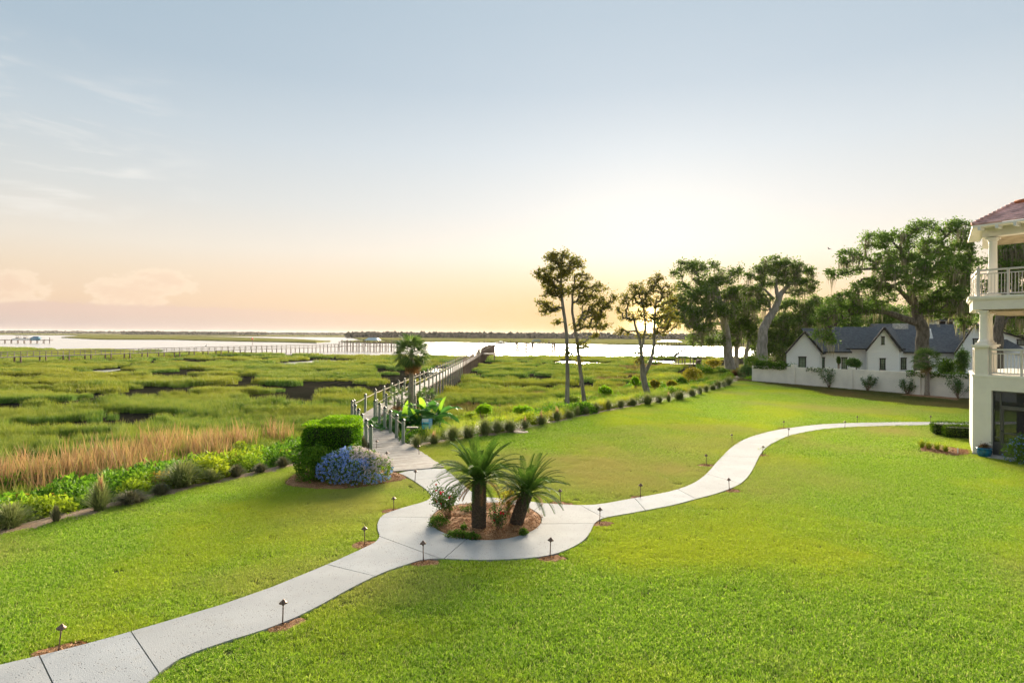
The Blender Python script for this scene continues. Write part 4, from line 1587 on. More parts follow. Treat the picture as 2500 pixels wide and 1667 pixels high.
# ================================================================== ORNAMENTAL GRASS CLUMPS
def fountain(n, hgt, spread, wid, m, name='blades'):
    base = rng.normal(0, .07 * spread, (n, 3))
    base[:, 2] = 0
    th = rng.uniform(0, 2 * np.pi, n)
    reach = spread * rng.uniform(.02, 1.0, n) ** .6 * rng.uniform(.8, 1.1, n)
    h = hgt * (1.05 - .62 * (reach / spread) ** 2) * rng.uniform(.6, 1.1, n)
    d = np.stack([np.cos(th), np.sin(th), np.zeros(n)], 1)
    sd = np.stack([-np.sin(th), np.cos(th), np.zeros(n)], 1)
    rows = []
    seg = 4
    for i in range(seg + 1):
        t = i / seg
        c = base + d * (reach * t ** 1.15)[:, None]
        c[:, 2] += h * (1 - (1 - t) ** 1.6) - h * .12 * t ** 4
        w_ = (wid * (1 - t ** 2 * .92) * rng.uniform(.7, 1.3, n))[:, None] * .5
        rows += [c - sd * w_, c + sd * w_]
    v = np.stack(rows, 1).reshape(-1, 3)
    k_ = 2 * (seg + 1)
    o = (np.arange(n) * k_)[:, None]
    f = np.concatenate([o + np.array([2 * i, 2 * i + 1, 2 * i + 3, 2 * i + 2])[None] for i in range(seg)], 0)
    return np_mesh(name, v, f, m)


F_GREEN = [fountain(560, .82, .62, .020, G_MUHLY) for _ in range(4)]
F_LOW = [fountain(850, .62, .56, .024, G_MUHLYD) for _ in range(2)]
F_PLUME = [fountain(40, 1.15, .22, .03, G_PINK, 'plumes')]


def grass_clump(px_, py_, wpx, label, grp, kind=0, plume=False, hk=1.0):
    p = P(px_, py_, -.04)
    o = empty('ornamental_grass', (p.x, p.y, -.04), random.uniform(0, 6), label=label, cat='ornamental grass', group=grp, kind='thing')
    me = F_GREEN[random.randrange(4)] if kind == 0 else F_LOW[random.randrange(2)]
    b = bpy.data.objects.new('blades', me)
    COL.objects.link(b)
    b.parent = o
    if plume:
        c = bpy.data.objects.new('plumes', F_PLUME[0])
        COL.objects.link(c)
        c.parent = o
    wd = wpx / F * p.y * random.uniform(.8, 1.25)
    hk = hk * random.uniform(.85, 1.3)
    o.scale = (wd * 1.35, wd * 1.35, (.55 + .45 * wd) * hk)


RIGHT = [(55, 425, 90), (180, 400, 90), (315, 378, 85), (425, 355, 100), (545, 335, 100), (630, 320, 70), (725, 312, 90), (830, 288, 75), (950, 262, 95), (1060, 232, 65), (1148, 212, 65), (1210, 198, 50), (1270, 185, 65), (1342, 168, 55), (1430, 150, 65),
         (1520, 135, 60), (1607, 122, 65), (1712, 115, 80), (1790, 102, 60), (1862, 92, 50), (1940, 80, 100), (2030, 55, 60), (2085, 40, 50), (2130, 25, 55), (2180, 10, 55), (2215, 0, 60), (2255, -12, 60), (2290, -22, 60)]
for i, (a, b, c) in enumerate(RIGHT):
    grass_clump(1000 + a / 2.94, 950 + b / 2.94, c / 2.94 * 1.15, '%s ornamental grass clump along the lawn edge, counting right from the boardwalk gate' % ORD[i + 1], 'grass clumps right of the boardwalk', 0, i in (1, 7, 8, 9, 19))
LEFT = [(85, 1545, 180, 0, 'big green grass clump at the near left edge of the lawn', 1.1), (420, 1500, 80, 1, 'small dry grey grass tuft, second from the near left edge', 1.0), (740, 1415, 150, 0, 'tall upright green grass clump with pink plume, third from the near left', 1.45), (975, 1365, 160, 1, 'dark flattened grass clump, fourth from the near left', .8),
        (1190, 1300, 125, 1, 'rounded brownish grass clump, fifth from the near left', .95), (1350, 1240, 200, 0, 'widest fountain of green grass along the left lawn edge', 1.0), (1565, 1205, 120, 0, 'dark green grass clump just past the widest one on the left edge', 1.0), (1745, 1165, 90, 1, 'small dark round grass clump, eighth from the near left', .9),
        (1924, 1133, 85, 1, 'small brown grass clump, ninth from the near left', .9), (2088, 1092, 90, 1, 'brown grass clump, tenth from the near left, close to the hedge', .9), (2230, 1040, 60, 1, 'pale grey grass tuft behind the low green shrub', 1.0)]
for i, (a, b, c, kd, lab, hk) in enumerate(LEFT):
    grass_clump(a / 3.016, 780 + b / 3.016, c / 3.016 * 1.1, lab, 'grass clumps left of the boardwalk', kd, i == 2, hk)
grass_clump(887, 1108, 26, 'tan grass clump between the clipped hedge and the left gate post', 'grass clumps left of the boardwalk', 1, False, 1.3)


# ================================================================== SHRUBS
def shrub_leaves(cen, rad, n, ln_, wd_, up=.4, shell=.5):
    d = rand_dirs(n, .25)
    r_ = rng.uniform(shell, 1.0, n) ** .5
    lump = 1 + .22 * np.sin(d[:, 0] * 5 + 1.3) * np.sin(d[:, 1] * 6 + .4) + .12 * np.sin(d[:, 2] * 9 + d[:, 0] * 7)
    c = d * (r_ * lump)[:, None] * np.array(rad)
    c[:, 2] = np.where(c[:, 2] < -rad[2] * .9, -rad[2] * .9, c[:, 2])
    v, f = leaf_arrays(c + np.array(cen), ln_, wd_, up, .2, d, .6)
    return v, f


def stems(root, base, tips, r_=.012, m=M_STEM, name='stems'):
    b = MB()
    for t in tips:
        t = Vector(t)
        bs = Vector(base) + Vector((random.uniform(-.06, .06), random.uniform(-.06, .06), 0))
        mid = bs.lerp(t, .5) + Vector((random.uniform(-.06, .06), random.uniform(-.06, .06), .05))
        b.tube([bs, mid, t], [r_, r_ * .8, r_ * .4], 5, False)
    return b.build(name, m, root)


def rounded_box_leaves(c, s, n, ln_, wd_, pw=5.0):
    """leaves on the skin of a clipped, rounded block"""
    d = rand_dirs(n)
    k_ = (np.abs(d) ** pw).sum(1) ** (-1 / pw)
    p = d * k_[:, None]
    depth_r = rng.uniform(.90, 1.0, n)[:, None]
    wob = 1 + .02 * np.sin(p[:, :1] * 7) * np.sin(p[:, 1:2] * 6 + 1)
    cen = p * depth_r * wob * np.array(s) / 2 + np.array(c)
    v, f = leaf_arrays(cen, ln_, wd_, .2, .2, p, 1.0)
    return v, f


# clipped hedge block with a lighter hump behind
hc = Vector((-6.52, 21.6, 0))
hg = empty('clipped_hedge', hc, label='tall dense clipped green hedge block beside the boardwalk', cat='hedge')
a = Arr()
a.add(*rounded_box_leaves((hc.x, hc.y, .95), (1.95, 1.6, 1.62), 21000, .055, .034))
link('leaves', a.mesh('leaves', G_HEDGE), hg)
a = Arr()
a.add(*rounded_box_leaves((hc.x + .2, hc.y + .5, 1.48), (1.45, 1.35, .95), 6500, .06, .036))
cen = np.stack([rng.uniform(-.95, .95, 2600) + hc.x, rng.uniform(-.8, .8, 2600) + hc.y, 1.75 + rng.uniform(-.03, .06, 2600)], 1)
kk = ((np.abs(cen[:, 0] - hc.x) / 1.0) ** 5 + (np.abs(cen[:, 1] - hc.y) / .84) ** 5) < .8
a.add(*leaf_arrays(cen[kk], .07, .036, .9))
link('young_leaves', a.mesh('young_leaves', G_HEDGET), hg)
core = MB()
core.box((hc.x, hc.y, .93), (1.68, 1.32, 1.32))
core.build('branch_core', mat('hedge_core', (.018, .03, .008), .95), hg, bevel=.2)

sh = empty('green_shrub', (-6.72, 19.95, 0), label='low loose green shrub at the left foot of the clipped hedge', cat='shrub')
a = Arr()
a.add(*shrub_leaves((-6.72, 19.95, .52), (.55, .5, .48), 2600, .075, .045))
a.add(*shrub_leaves((-6.55, 20.1, .85), (.45, .4, .4), 1300, .075, .045))
link('leaves', a.mesh('leaves', G_SHRUB), sh)
stems(sh, (-6.6, 19.95, 0), [(-6.72 + random.uniform(-.4, .4), 19.95 + random.uniform(-.3, .3), random.uniform(.4, .8)) for _ in range(12)])

pb = empty('plumbago_shrub', (-5.3, 20.0, 0), label='mounded shrub covered in blue flowers beside the boardwalk', cat='shrub')
a, fl, fp_ = Arr(), Arr(), Arr()
for cx_, cy_, cz_, rx_, ry_, rz_ in [(-5.85, 19.9, .48, .62, .6, .52), (-5.2, 19.85, .45, .75, .65, .50), (-4.65, 20.0, .45, .62, .6, .52), (-5.35, 20.2, .65, .8, .5, .5)]:
    a.add(*shrub_leaves((cx_, cy_, cz_), (rx_, ry_, rz_), 2600, .07, .034))
    nc_ = 330
    d = rand_dirs(nc_, .35)
    d[:, 1] -= .35
    d /= np.linalg.norm(d, axis=1, keepdims=True)
    for q in d:
        cc = np.array([cx_, cy_, cz_]) + q * np.array([rx_, ry_, rz_]) * random.uniform(.96, 1.1)
        if cc[2] < .08:
            continue
        pts_ = cc + rng.normal(0, .022, (9, 3))
        pale = cc[0] > -4.75 + random.uniform(-.25, .3) and cc[2] > .45 or (cc[2] > .9 and cc[0] > -5.4)
        (fp_ if pale else fl).add(*leaf_arrays(pts_, .042, .036, .6))
link('leaves', a.mesh('leaves', G_PLUMB), pb)
link('blue_blossoms', fl.mesh('blue_blossoms', G_BLUE), pb)
link('pale_blossoms', fp_.mesh('pale_blossoms', G_PALE), pb)
stems(pb, (-5.3, 20.0, 0), [(-5.3 + random.uniform(-.9, .9), 20.0 + random.uniform(-.4, .4), random.uniform(.4, .8)) for _ in range(16)])

# ================================================================== SAGO PALMS
def sago_frond(L, curl, nl=46, wl=.17):
    a = Arr()
    pts_ = []
    for i in range(13):
        t = i / 12
        ang_ = curl[0] + (curl[1] - curl[0]) * t ** 1.3
        if i == 0:
            p = np.array([0., 0., 0.])
        else:
            p = pts_[-1] + np.array([math.cos(ang_), 0, math.sin(ang_)]) * L / 12
        pts_.append(p)
    pts_ = np.array(pts_)
    V, Fc = [], []
    for sd in (-1, 1):
        for j in range(nl):
            t = .12 + .87 * j / (nl - 1)
            k_ = t * 12
            i0 = min(int(k_), 11)
            p = pts_[i0] * (1 - k_ + i0) + pts_[i0 + 1] * (k_ - i0)
            tg = pts_[i0 + 1] - pts_[i0]
            tg /= np.linalg.norm(tg)
            nrm = np.array([-tg[2], 0, tg[0]])
            ll = wl * (math.sin(math.pi * (t * .86 + .10)) ** .6) * random.uniform(.9, 1.08)
            dirv = tg * .75 + np.array([0, sd, 0]) * .85 + nrm * .38
            dirv /= np.linalg.norm(dirv)
            wv = tg * .0075
            tip = p + dirv * ll
            o = len(V)
            V += [p - wv, p + wv, p + dirv * ll * .6 + wv * .8, tip - nrm * .015]
            Fc.append((o, o + 1, o + 2, o + 3))
    a.add(np.array(V), np.array(Fc))
    # rachis
    V, Fc = [], []
    for i, p in enumerate(pts_):
        r_ = .009 * (1 - i / 14)
        V += [p + np.array([0, -r_, 0]), p + np.array([0, r_, 0]), p + np.array([0, 0, r_ * 1.4])]
    for i in range(12):
        for j in range(3):
            Fc.append((i * 3 + j, i * 3 + (j + 1) % 3, i * 3 + 3 + (j + 1) % 3, i * 3 + 3 + j))
    a.add(np.array(V), np.array(Fc))
    return a


SAGO_UP = [sago_frond(1.15, (1.35, .75)).mesh('frond', G_SAGO), sago_frond(1.2, (1.25, .45)).mesh('frond', G_SAGO)]
SAGO_MID = [sago_frond(1.2, (.95, -.15)).mesh('frond', G_SAGO), sago_frond(1.15, (.8, -.35)).mesh('frond', G_SAGO)]
SAGO_DEAD = [sago_frond(.95, (-.15, -1.15)).mesh('dead_frond', G_FAND)]
SAGO_LOW = [sago_frond(1.1, (.4, -.75)).mesh('frond', G_SAGO), sago_frond(1.0, (.15, -.95)).mesh('frond', G_SAGO)]


def sago(loc, hgt, lean, rad, label, scale, skew=None):
    root = empty('sago_palm', loc, label=label, cat='sago palm', group='sago palms in the round bed')
    b = MB()
    top = Vector((lean[0], lean[1], hgt))
    n = 9
    axis = [Vector((lean[0] * (i / n) ** 1.1, lean[1] * i / n, hgt * i / n)) for i in range(n + 1)]
    b.tube(axis, [rad * (1.04 if i < 2 else 1.0) * (1 - .05 * i / n) for i in range(n + 1)], 16)
    tk = b.build('trunk', M_SAGOT, root, True)
    tk.location = (0, 0, 0)
    s_ = MB()
    rows_, per = int(hgt / .055), 15
    for i in range(rows_):
        t = i / rows_
        c = Vector((lean[0] * t ** 1.1, lean[1] * t, hgt * t))
        for j in range(per):
            an = 2 * math.pi * (j + .5 * (i % 2)) / per
            o = Vector((math.cos(an), math.sin(an), 0))
            p = c + o * rad * .97
            u = Vector((-o.y, o.x, 0)) * .03
            s_.add([p - u, p + Vector((0, 0, -.022)), p + u, p + Vector((0, 0, .028)), p + o * random.uniform(.02, .04) + Vector((0, 0, .02))], [(0, 1, 4), (1, 2, 4), (2, 3, 4), (3, 0, 4)])
    sc_o = s_.build('leaf_base_scales', M_SAGOT, root)
    sc_o.location = (0, 0, 0)
    cnt = 0
    for kind, num, tilt in ((SAGO_UP, 16, .0), (SAGO_MID, 30, .0), (SAGO_LOW, 24, .0)):
        for i in range(num):
            an = 2 * math.pi * (i + random.uniform(-.3, .3)) / num + cnt * .7
            f = bpy.data.objects.new('frond', random.choice(kind))
            COL.objects.link(f)
            f.parent = root
            f.location = top + Vector((math.cos(an), math.sin(an), 0)) * rad * .45
            k_ = scale * random.uniform(.88, 1.08)
            if skew:
                dd = math.cos(an - skew[0])
                if dd < -.1 and random.random() < skew[1]:
                    k_ *= .72
            f.scale = (k_, k_, k_)
            f.rotation_euler = (random.uniform(-.25, .25), random.uniform(-.12, .12), an)
        cnt += 1
    for i in range(5):
        an = random.uniform(0, 6.28)
        f = bpy.data.objects.new('dead_frond', SAGO_DEAD[0])
        COL.objects.link(f)
        f.parent = root
        f.location = top + Vector((math.cos(an), math.sin(an), 0)) * rad * .6 - Vector((0, 0, .06))
        k_ = scale * random.uniform(.6, .85)
        f.scale = (k_, k_, k_)
        f.rotation_euler = (random.uniform(-.3, .3), 0, an)
    return root


s1, s2 = P(1172, 1288, .1), P(1263, 1278, .1)
sago((s1.x, s1.y, .08), 1.22, (.0, 0), .175, 'tall upright sago palm on the left of the round bed', 1.06)
sago((s2.x, s2.y, .08), .80, (.26, .02), .175, 'shorter sago palm leaning right in the round bed', .98, (0.2, .8))

# ================================================================== ROSES AND BED PLANTS
def rose(loc, w_, h, nl, nf, label, m=G_ROSE, flower=True, spec_c=(0, 0)):
    root = empty('rose_bush', loc, label=label, cat='rose bush' if flower else 'shrub')
    tips = []
    b = MB()
    for i in range(15):
        an = random.uniform(0, 6.28)
        r_ = w_ * .5 * math.sqrt(random.random())
        t = Vector((loc[0] + r_ * math.cos(an) + spec_c[0], loc[1] + r_ * math.sin(an), loc[2] + h * random.uniform(.6, 1.0)))
        bs = Vector(loc) + Vector((random.uniform(-.08, .08), random.uniform(-.08, .08), -.02))
        mid = bs.lerp(t, .5) + Vector((random.uniform(-.08, .08), random.uniform(-.05, .05), .04))
        b.tube([bs, mid, t], [.012, .009, .004], 5, False)
        for q in (.55, .7, .85, 1.0):
            tips.append(bs.lerp(t, q) if q > .6 else mid)
    b.build('stems', M_STEM, root)
    cen = np.array([tips[i % len(tips)][:] for i in range(nl)]) + rng.normal(0, .075 * w_ ** .5, (nl, 3))
    a_ = Arr()
    a_.add(*leaf_arrays(cen, .05, .034, .2))
    link('leaves', a_.mesh('leaves', m), root)
    for i in range(nf):
        t = tips[(i * 5 + 3) % len(tips)] + Vector((random.uniform(-.08, .08), random.uniform(-.1, .02), random.uniform(0, .08)))
        a_ = Arr()
        d = rand_dirs(16, .4)
        a_.add(*leaf_arrays(np.array(t[:]) + d * .018, .034, .032, .3, .3, d, .3))
        link('bloom', a_.mesh('bloom', G_RED), root)
    return root


r1, r2, r3 = P(1100, 1268, .08), P(1222, 1294, .08), P(1243, 1250, .08)
rose((r1.x, r1.y, .08), .95, 1.0, 1500, 14, 'large loose rose bush with red blooms left of the tall sago palm', spec_c=(-.12, 0))
rose((r2.x, r2.y, .08), .55, .55, 520, 7, 'small red rose bush in front between the two sago palms')
rose((r3.x, r3.y, .08), .75, .85, 950, 0, 'yellow-green leafy shrub with tan stems behind the leaning sago palm', G_GOLD, False)
for i, (qx, qy, rx_, ry_, h_, lab) in enumerate([(1075, 1277, .30, .42, .22, 'green creeping plant draped over the left rim of the round bed'), (1122, 1307, .34, .14, .15, 'low green creeper at the front left of the round bed'), (1157, 1311, .20, .12, .14, 'low green creeper at the front rim of the round bed'),
                                              (1281, 1300, .13, .14, .14, 'small dark green creeper at the front right of the round bed'), (1150, 1252, .35, .15, .22, 'green creeper at the back of the round bed behind the tall sago'), (1136, 1294, .11, .09, .20, 'little dark shrublet standing in the front mulch')]):
    p = P(qx, qy, .08)
    o = empty('creeping_plant', (p.x, p.y, .06), label=lab, cat='creeping plant', group='creeping plants in the round bed')
    a = Arr()
    a.add(*shrub_leaves((p.x, p.y, .07), (rx_, ry_, h_), int(2600 * (rx_ + ry_)), .038, .028, .6, .2))
    link('leaves', a.mesh('leaves', G_IVY), o)

# ================================================================== FAN PALMS
def fan_leaf(R_, pet, nseg=26, droop=.35, split=.55, m=G_FAN):
    """petiole along +X then a pleated fan of pointed segments"""
    V, Fc = [], []
    a = Arr()
    for i in range(nseg):
        an = (-1 + 2 * (i + .5) / nseg) * 1.9
        da = 1.9 / nseg * .9
        L = R_ * (1.0 - .18 * abs(an) / 1.9) * random.uniform(.92, 1.05)
        z1, z2 = .02 * R_, -droop * R_ * random.uniform(.6, 1.4)
        c = np.array([pet, 0, 0])

        def pt(r_, b_, z_):
            return c + np.array([r_ * math.cos(b_), r_ * math.sin(b_), z_])
        o = len(V)
        V += [pt(.04, an, 0), pt(L * split, an - da, z1 - .1 * droop * R_), pt(L * split, an + da, z1 - .06 * R_), pt(L, an, z2)]
        Fc.append((o, o + 1, o + 3, o + 2))
    a.add(np.array(V), np.array(Fc))
    w_ = .016
    pv = np.array([[0, -w_, 0], [0, w_, 0], [pet, w_ * .6, 0], [pet, -w_ * .6, 0], [0, 0, -.02], [pet, 0, -.015]])
    a.add(pv, np.array([(0, 1, 2, 3), (1, 4, 5, 2), (4, 0, 3, 5)]))
    return a.mesh('frond', m)


FAN_G = [fan_leaf(.72, .75) for _ in range(3)]
FAN_D = [fan_leaf(.6, .65, 22, .8, .5, G_FAND) for _ in range(2)]
FAN_S = [fan_leaf(.55, .45, 22, .2, .5) for _ in range(2)]


def fan_palm(name, loc, hgt, r0, r1, nleaf, ndead, scale, label, mesh_g=FAN_G, boots=False, lean=(0, 0), lo=-.75, grp=None):
    root = empty(name, loc, label=label, cat='palm tree', group=grp)
    if hgt > .3:
        b = MB()
        n = 14
        b.tube([(lean[0] * (i / n) ** 2, lean[1] * i / n, hgt * i / n) for i in range(n + 1)], [(r0 + (r1 - r0) * i / n) * (1.25 - .25 * min(1, i / 2)) * (1 + .03 * math.sin(i * 2.3)) for i in range(n + 1)], 14)
        t = b.build('trunk', M_PALMT, root, True)
        t.location = (0, 0, 0)
        if boots:
            bb = MB()
            for i in range(26):
                an = i * 2.4
                z = hgt * (.62 + .36 * i / 26)
                o = Vector((math.cos(an), math.sin(an), 0))
                p = Vector((lean[0] * (z / hgt) ** 2, 0, z)) + o * r1 * .9
                bb.bar(p, p + o * .16 + Vector((0, 0, .22)), .05, .02)
            q = bb.build('leaf_boots', M_PALMT, root)
            q.location = (0, 0, 0)
    top = Vector((lean[0], lean[1], hgt))
    for i in range(nleaf + ndead):
        dead = i >= nleaf
        t = (i + .5) / nleaf
        an = i * 2.39996 + random.uniform(-.2, .2)
        el = (1.35 - (1.35 - lo) * t ** .85) if not dead else random.uniform(-1.25, -.85)
        f = bpy.data.objects.new('dead_frond' if dead else 'frond', random.choice(FAN_D if dead else mesh_g))
        COL.objects.link(f)
        f.parent = root
        f.location = top + Vector((0, 0, .05 - .1 * t))
        k_ = scale * random.uniform(.85, 1.1)
        f.scale = (k_, k_, k_)
        f.rotation_euler = (random.uniform(-.5, .5), -el, an)
    return root


zb = -1.0
fan_palm('cabbage_palm', (-6.42, 38.0, zb), 4.75, .17, .13, 50, 16, 1.0, 'tall cabbage palm with shaggy round head beside the boardwalk bend')
fan_palm('young_palm', (-7.05, 37.0, -.95), 1.9, .12, .12, 15, 2, .75, 'young fan palm at the left of the cabbage palm trunk', lo=-.35)
fan_palm('young_palm', (-5.55, 39.5, -1.0), 1.7, .12, .12, 13, 2, .7, 'young fan palm at the right of the cabbage palm trunk', lo=-.3)
wp = P(2264, 967)
fan_palm('cabbage_palm', (wp.x, wp.y, 0), 3.05, .19, .15, 34, 5, .92, 'short cabbage palm with crossed leaf boots in front of the garden wall', boots=True, lo=-.55)

# ================================================================== BANANAS
def banana_leaf(L, wd, curl, m, tears=True):
    V, Fc = [], []
    n = 12
    p = np.array([0., 0., 0.])
    prev = None
    for i in range(n + 1):
        t = i / n
        ang_ = curl[0] + (curl[1] - curl[0]) * t ** 1.2
        tg = np.array([math.cos(ang_), 0, math.sin(ang_)])
        if i:
            p = p + tg * L / n
        nr = np.array([-tg[2], 0, tg[0]])
        w_ = wd * .5 * (math.sin(math.pi * min(1, t * .93 + .05)) ** .55 if t > .1 else .06 + t)
        if t > .95:
            w_ *= .4
        jl = random.uniform(.8, 1.0) if tears else 1
        jr = random.uniform(.8, 1.0) if tears else 1
        V += [p + np.array([0, -w_ * jl, 0]) + nr * w_ * .28 - np.array([0, 0, (1 - jl) * .25]), p, p + np.array([0, w_ * jr, 0]) + nr * w_ * .28 - np.array([0, 0, (1 - jr) * .25])]
    for i in range(n):
        o = i * 3
        Fc += [(o, o + 1, o + 4, o + 3), (o + 1, o + 2, o + 5, o + 4)]
    return np_mesh('leaf', np.array(V), np.array(Fc), m)


BAN_UP = [banana_leaf(1.4, .42, (1.35, .9), G_BANANAY, False), banana_leaf(1.3, .36, (1.4, 1.1), G_BANANAY, False)]
BAN_MID = [banana_leaf(1.7, .46, (1.1, -.25), G_BANANA) for _ in range(3)]
BAN_LOW = [banana_leaf(1.6, .44, (.6, -.9), G_BANANA) for _ in range(3)]
BLAB = ['banana plant nearest the boardwalk at the left of the banana patch', 'low banana plant at the front left of the banana patch', 'banana plant at the middle front of the banana patch', 'tall banana plant with upright yellow-green leaf in the middle of the patch', 'tallest banana plant at the back right of the patch with a pale upright leaf', 'banana plant at the front right just behind the blue sign', 'banana plant at the far right end of the patch with drooping leaves', 'banana plant at the back left of the patch below the young palm', 'banana plant arching over the boardwalk rail at the far left of the patch', 'banana plant in the middle of the patch behind the sign', 'short banana plant right of the sign at the front', 'banana plant in the heart of the patch, left of the tallest']
for (bx, by, hh, kk_), lab in zip([(-7.15, 31.4, .8, .85), (-6.5, 30.7, .6, .8), (-5.6, 31.2, .9, .9), (-5.9, 33.0, 1.3, .9), (-4.8, 33.2, 1.5, 1.0), (-4.9, 31.4, .9, .85), (-3.95, 32.5, 1.2, .95), (-6.7, 33.3, 1.0, .9), (-7.3, 32.3, .9, .85), (-5.2, 32.2, 1.1, .95), (-4.2, 31.5, .8, .85), (-6.1, 32.0, 1.0, .9)], BLAB):
    z0 = float(terrain(np.array([bx]), np.array([by]))[0])
    root = empty('banana_plant', (bx, by, z0), label=lab, cat='banana plant', group='banana plants beside the boardwalk')
    hh += .05
    b = MB()
    b.tube([(0, 0, -.1), (.02, 0, hh * .5), (0, 0, hh)], [.095, .08, .05], 9)
    q = b.build('stem', mat('banana_stem', (.20, .26, .09), .6, .2) if 'banana_stem' not in MATS else MATS['banana_stem'], root, True)
    q.location = (0, 0, 0)
    for i in range(12):
        kind = BAN_UP if i == 0 and bx > -6.2 else (BAN_MID if i < 7 else BAN_LOW)
        f = bpy.data.objects.new('leaf', random.choice(kind))
        COL.objects.link(f)
        f.parent = root
        f.location = (0, 0, hh - .08 * (i > 4))
        k_ = kk_ * random.uniform(.8, 1.05)
        f.scale = (k_, k_, k_)
        f.rotation_euler = (random.uniform(-.4, .4), random.uniform(-.1, .1), i * 2.4 + random.uniform(-.3, .3) + bx * 3)

# ================================================================== INTERPRETIVE SIGN
sp_ = P(1044, 1072, -.2)
sg = empty('information_sign', (sp_.x, sp_.y, -.2), label='blue and teal wildlife information panel on a pale post by the banana plants', cat='sign')


def local(mb, name, m, parent=sg, **kw):
    o = mb.build(name, m, parent, **kw)
    o.location = (0, 0, 0)
    return o


M_SGB = mat('sign_blue', (.10, .42, .72), .45, .04)
M_SGB2 = mat('sign_deep_blue', (.03, .26, .62), .45, .04)
M_SGC = mat('sign_cloud', (.62, .72, .74), .45, .12, 14.0)
M_SGT = mat('sign_teal', (.02, .36, .36), .45, .25, 9.0, col2=(.20, .55, .42))
M_SGCY = mat('sign_cyan', (.05, .47, .62), .45, .1, 8.0)
local(MB().box((0, .03, .33), (.07, .07, .9)), 'post', wood_mat('pale_post', (.48, .44, .36), (.56, .52, .44), (.40, .36, .30), (1, 1, .3)))
local(MB().box((0, 0, .76), (.53, .02, .53)), 'backing_board', M_CAP)
pnl = local(MB().box((.0, -.014, .765), (.51, .008, .51)), 'panel', M_SGB)
local(MB().box((-.085, -.0205, .93), (.32, .004, .16)), 'sky_print', M_SGC, pnl)
local(MB().box((-.085, -.0205, .815), (.32, .004, .068)), 'sea_print', M_SGCY, pnl)
local(MB().box((-.085, -.0205, .647), (.32, .004, .235)), 'underwater_print', M_SGT, pnl)
local(MB().box((-.085, -.0240, .752), (.32, .002, .03)), 'mud_bank_print', M_CAP, pnl)
local(MB().lathe([(.002, 0), (.018, .02), (.02, .05), (.008, .08), (.012, .10), (.002, .115)], n=8).add([(0, 0, 0)], []), 'bird_print', M_CAP, pnl).location = (-.16, -.0235, .77)
local(MB().box((.165, -.0205, .58), (.13, .004, .11)), 'logo_block_print', M_SGB2, pnl)
local(MB().box((.165, -.0235, .585), (.035, .002, .045)), 'logo_print', M_SGC, pnl)
tl = MB()
for i in range(4):
    for j in range(4):
        tl.box((.165, -.0205, .975 - i * .095 - j * .018), (.14 - .02 * (j == 3), .002, .005))
local(tl, 'text_lines', M_SGC, pnl)
tt = MB()
for q, w_ in ((-.185, .10), (-.085, .055), (-.01, .07)):
    tt.box((q, -.0235, .990), (w_, .002, .016))
local(tt, 'title_print', M_WHITE, pnl)
sg.rotation_euler = (0, 0, .12)

# drain cover in the lawn
dp = P(1272, 1056)
dc = empty('drain_cover', (dp.x, dp.y, 0), label='round brown drain cover sunk in the lawn edge', cat='drain cover')
q = MB().lathe([(.42, .0), (.42, .045), (.38, .055), (.1, .06), (.01, .06)], n=24).build('cover', mat('rusty_iron', (.22, .14, .11), .7, .3, 12.0), dc, True)
q.location = (0, 0, 0)

# ================================================================== GARDEN WALL
gw = empty('garden_wall', (WALL_A.x, WALL_A.y, 0), label='long cream stucco garden wall with square piers behind the lawn', cat='wall')
PIERS = [P(2250, 963.5), P(2083, 950), P(1957, 937.5)]
stops_w = [WALL_A - wl * 3.0] + PIERS + [WALL_B]
tops = [1.98, 1.96, 1.92, 1.80, 1.62]


def wall_top(p):
    t = (p - WALL_A).dot(wl) / (WALL_B - WALL_A).length
    return 1.97 - .22 * max(0, t) ** 1.5


for i in range(4):
    a, b = stops_w[i], stops_w[i + 1]
    a, b = WALL_A + wl * (a - WALL_A).dot(wl), WALL_A + wl * (b - WALL_A).dot(wl)
    za, zb_ = wall_top(a), wall_top(b)
    h = .11
    q = [(a.x - wn.x * h, a.y - wn.y * h), (b.x - wn.x * h, b.y - wn.y * h), (b.x + wn.x * h, b.y + wn.y * h), (a.x + wn.x * h, a.y + wn.y * h)]
    vs = [(x_, y_, -.4) for x_, y_ in q] + [(q[0][0], q[0][1], za), (q[1][0], q[1][1], zb_), (q[2][0], q[2][1], zb_), (q[3][0], q[3][1], za)]
    MB().add(vs, [(3, 2, 1, 0), (4, 5, 6, 7), (0, 1, 5, 4), (1, 2, 6, 5), (2, 3, 7, 6), (3, 0, 4, 7)]).build('wall_panel', M_WALL, gw)
for p in PIERS:
    p = WALL_A + wl * (p - WALL_A).dot(wl)
    MB().box((p.x, p.y, .85), (.46, .46, 2.5), math.atan2(wl.y, wl.x)).build('pier', M_WALL, gw, bevel=.015)


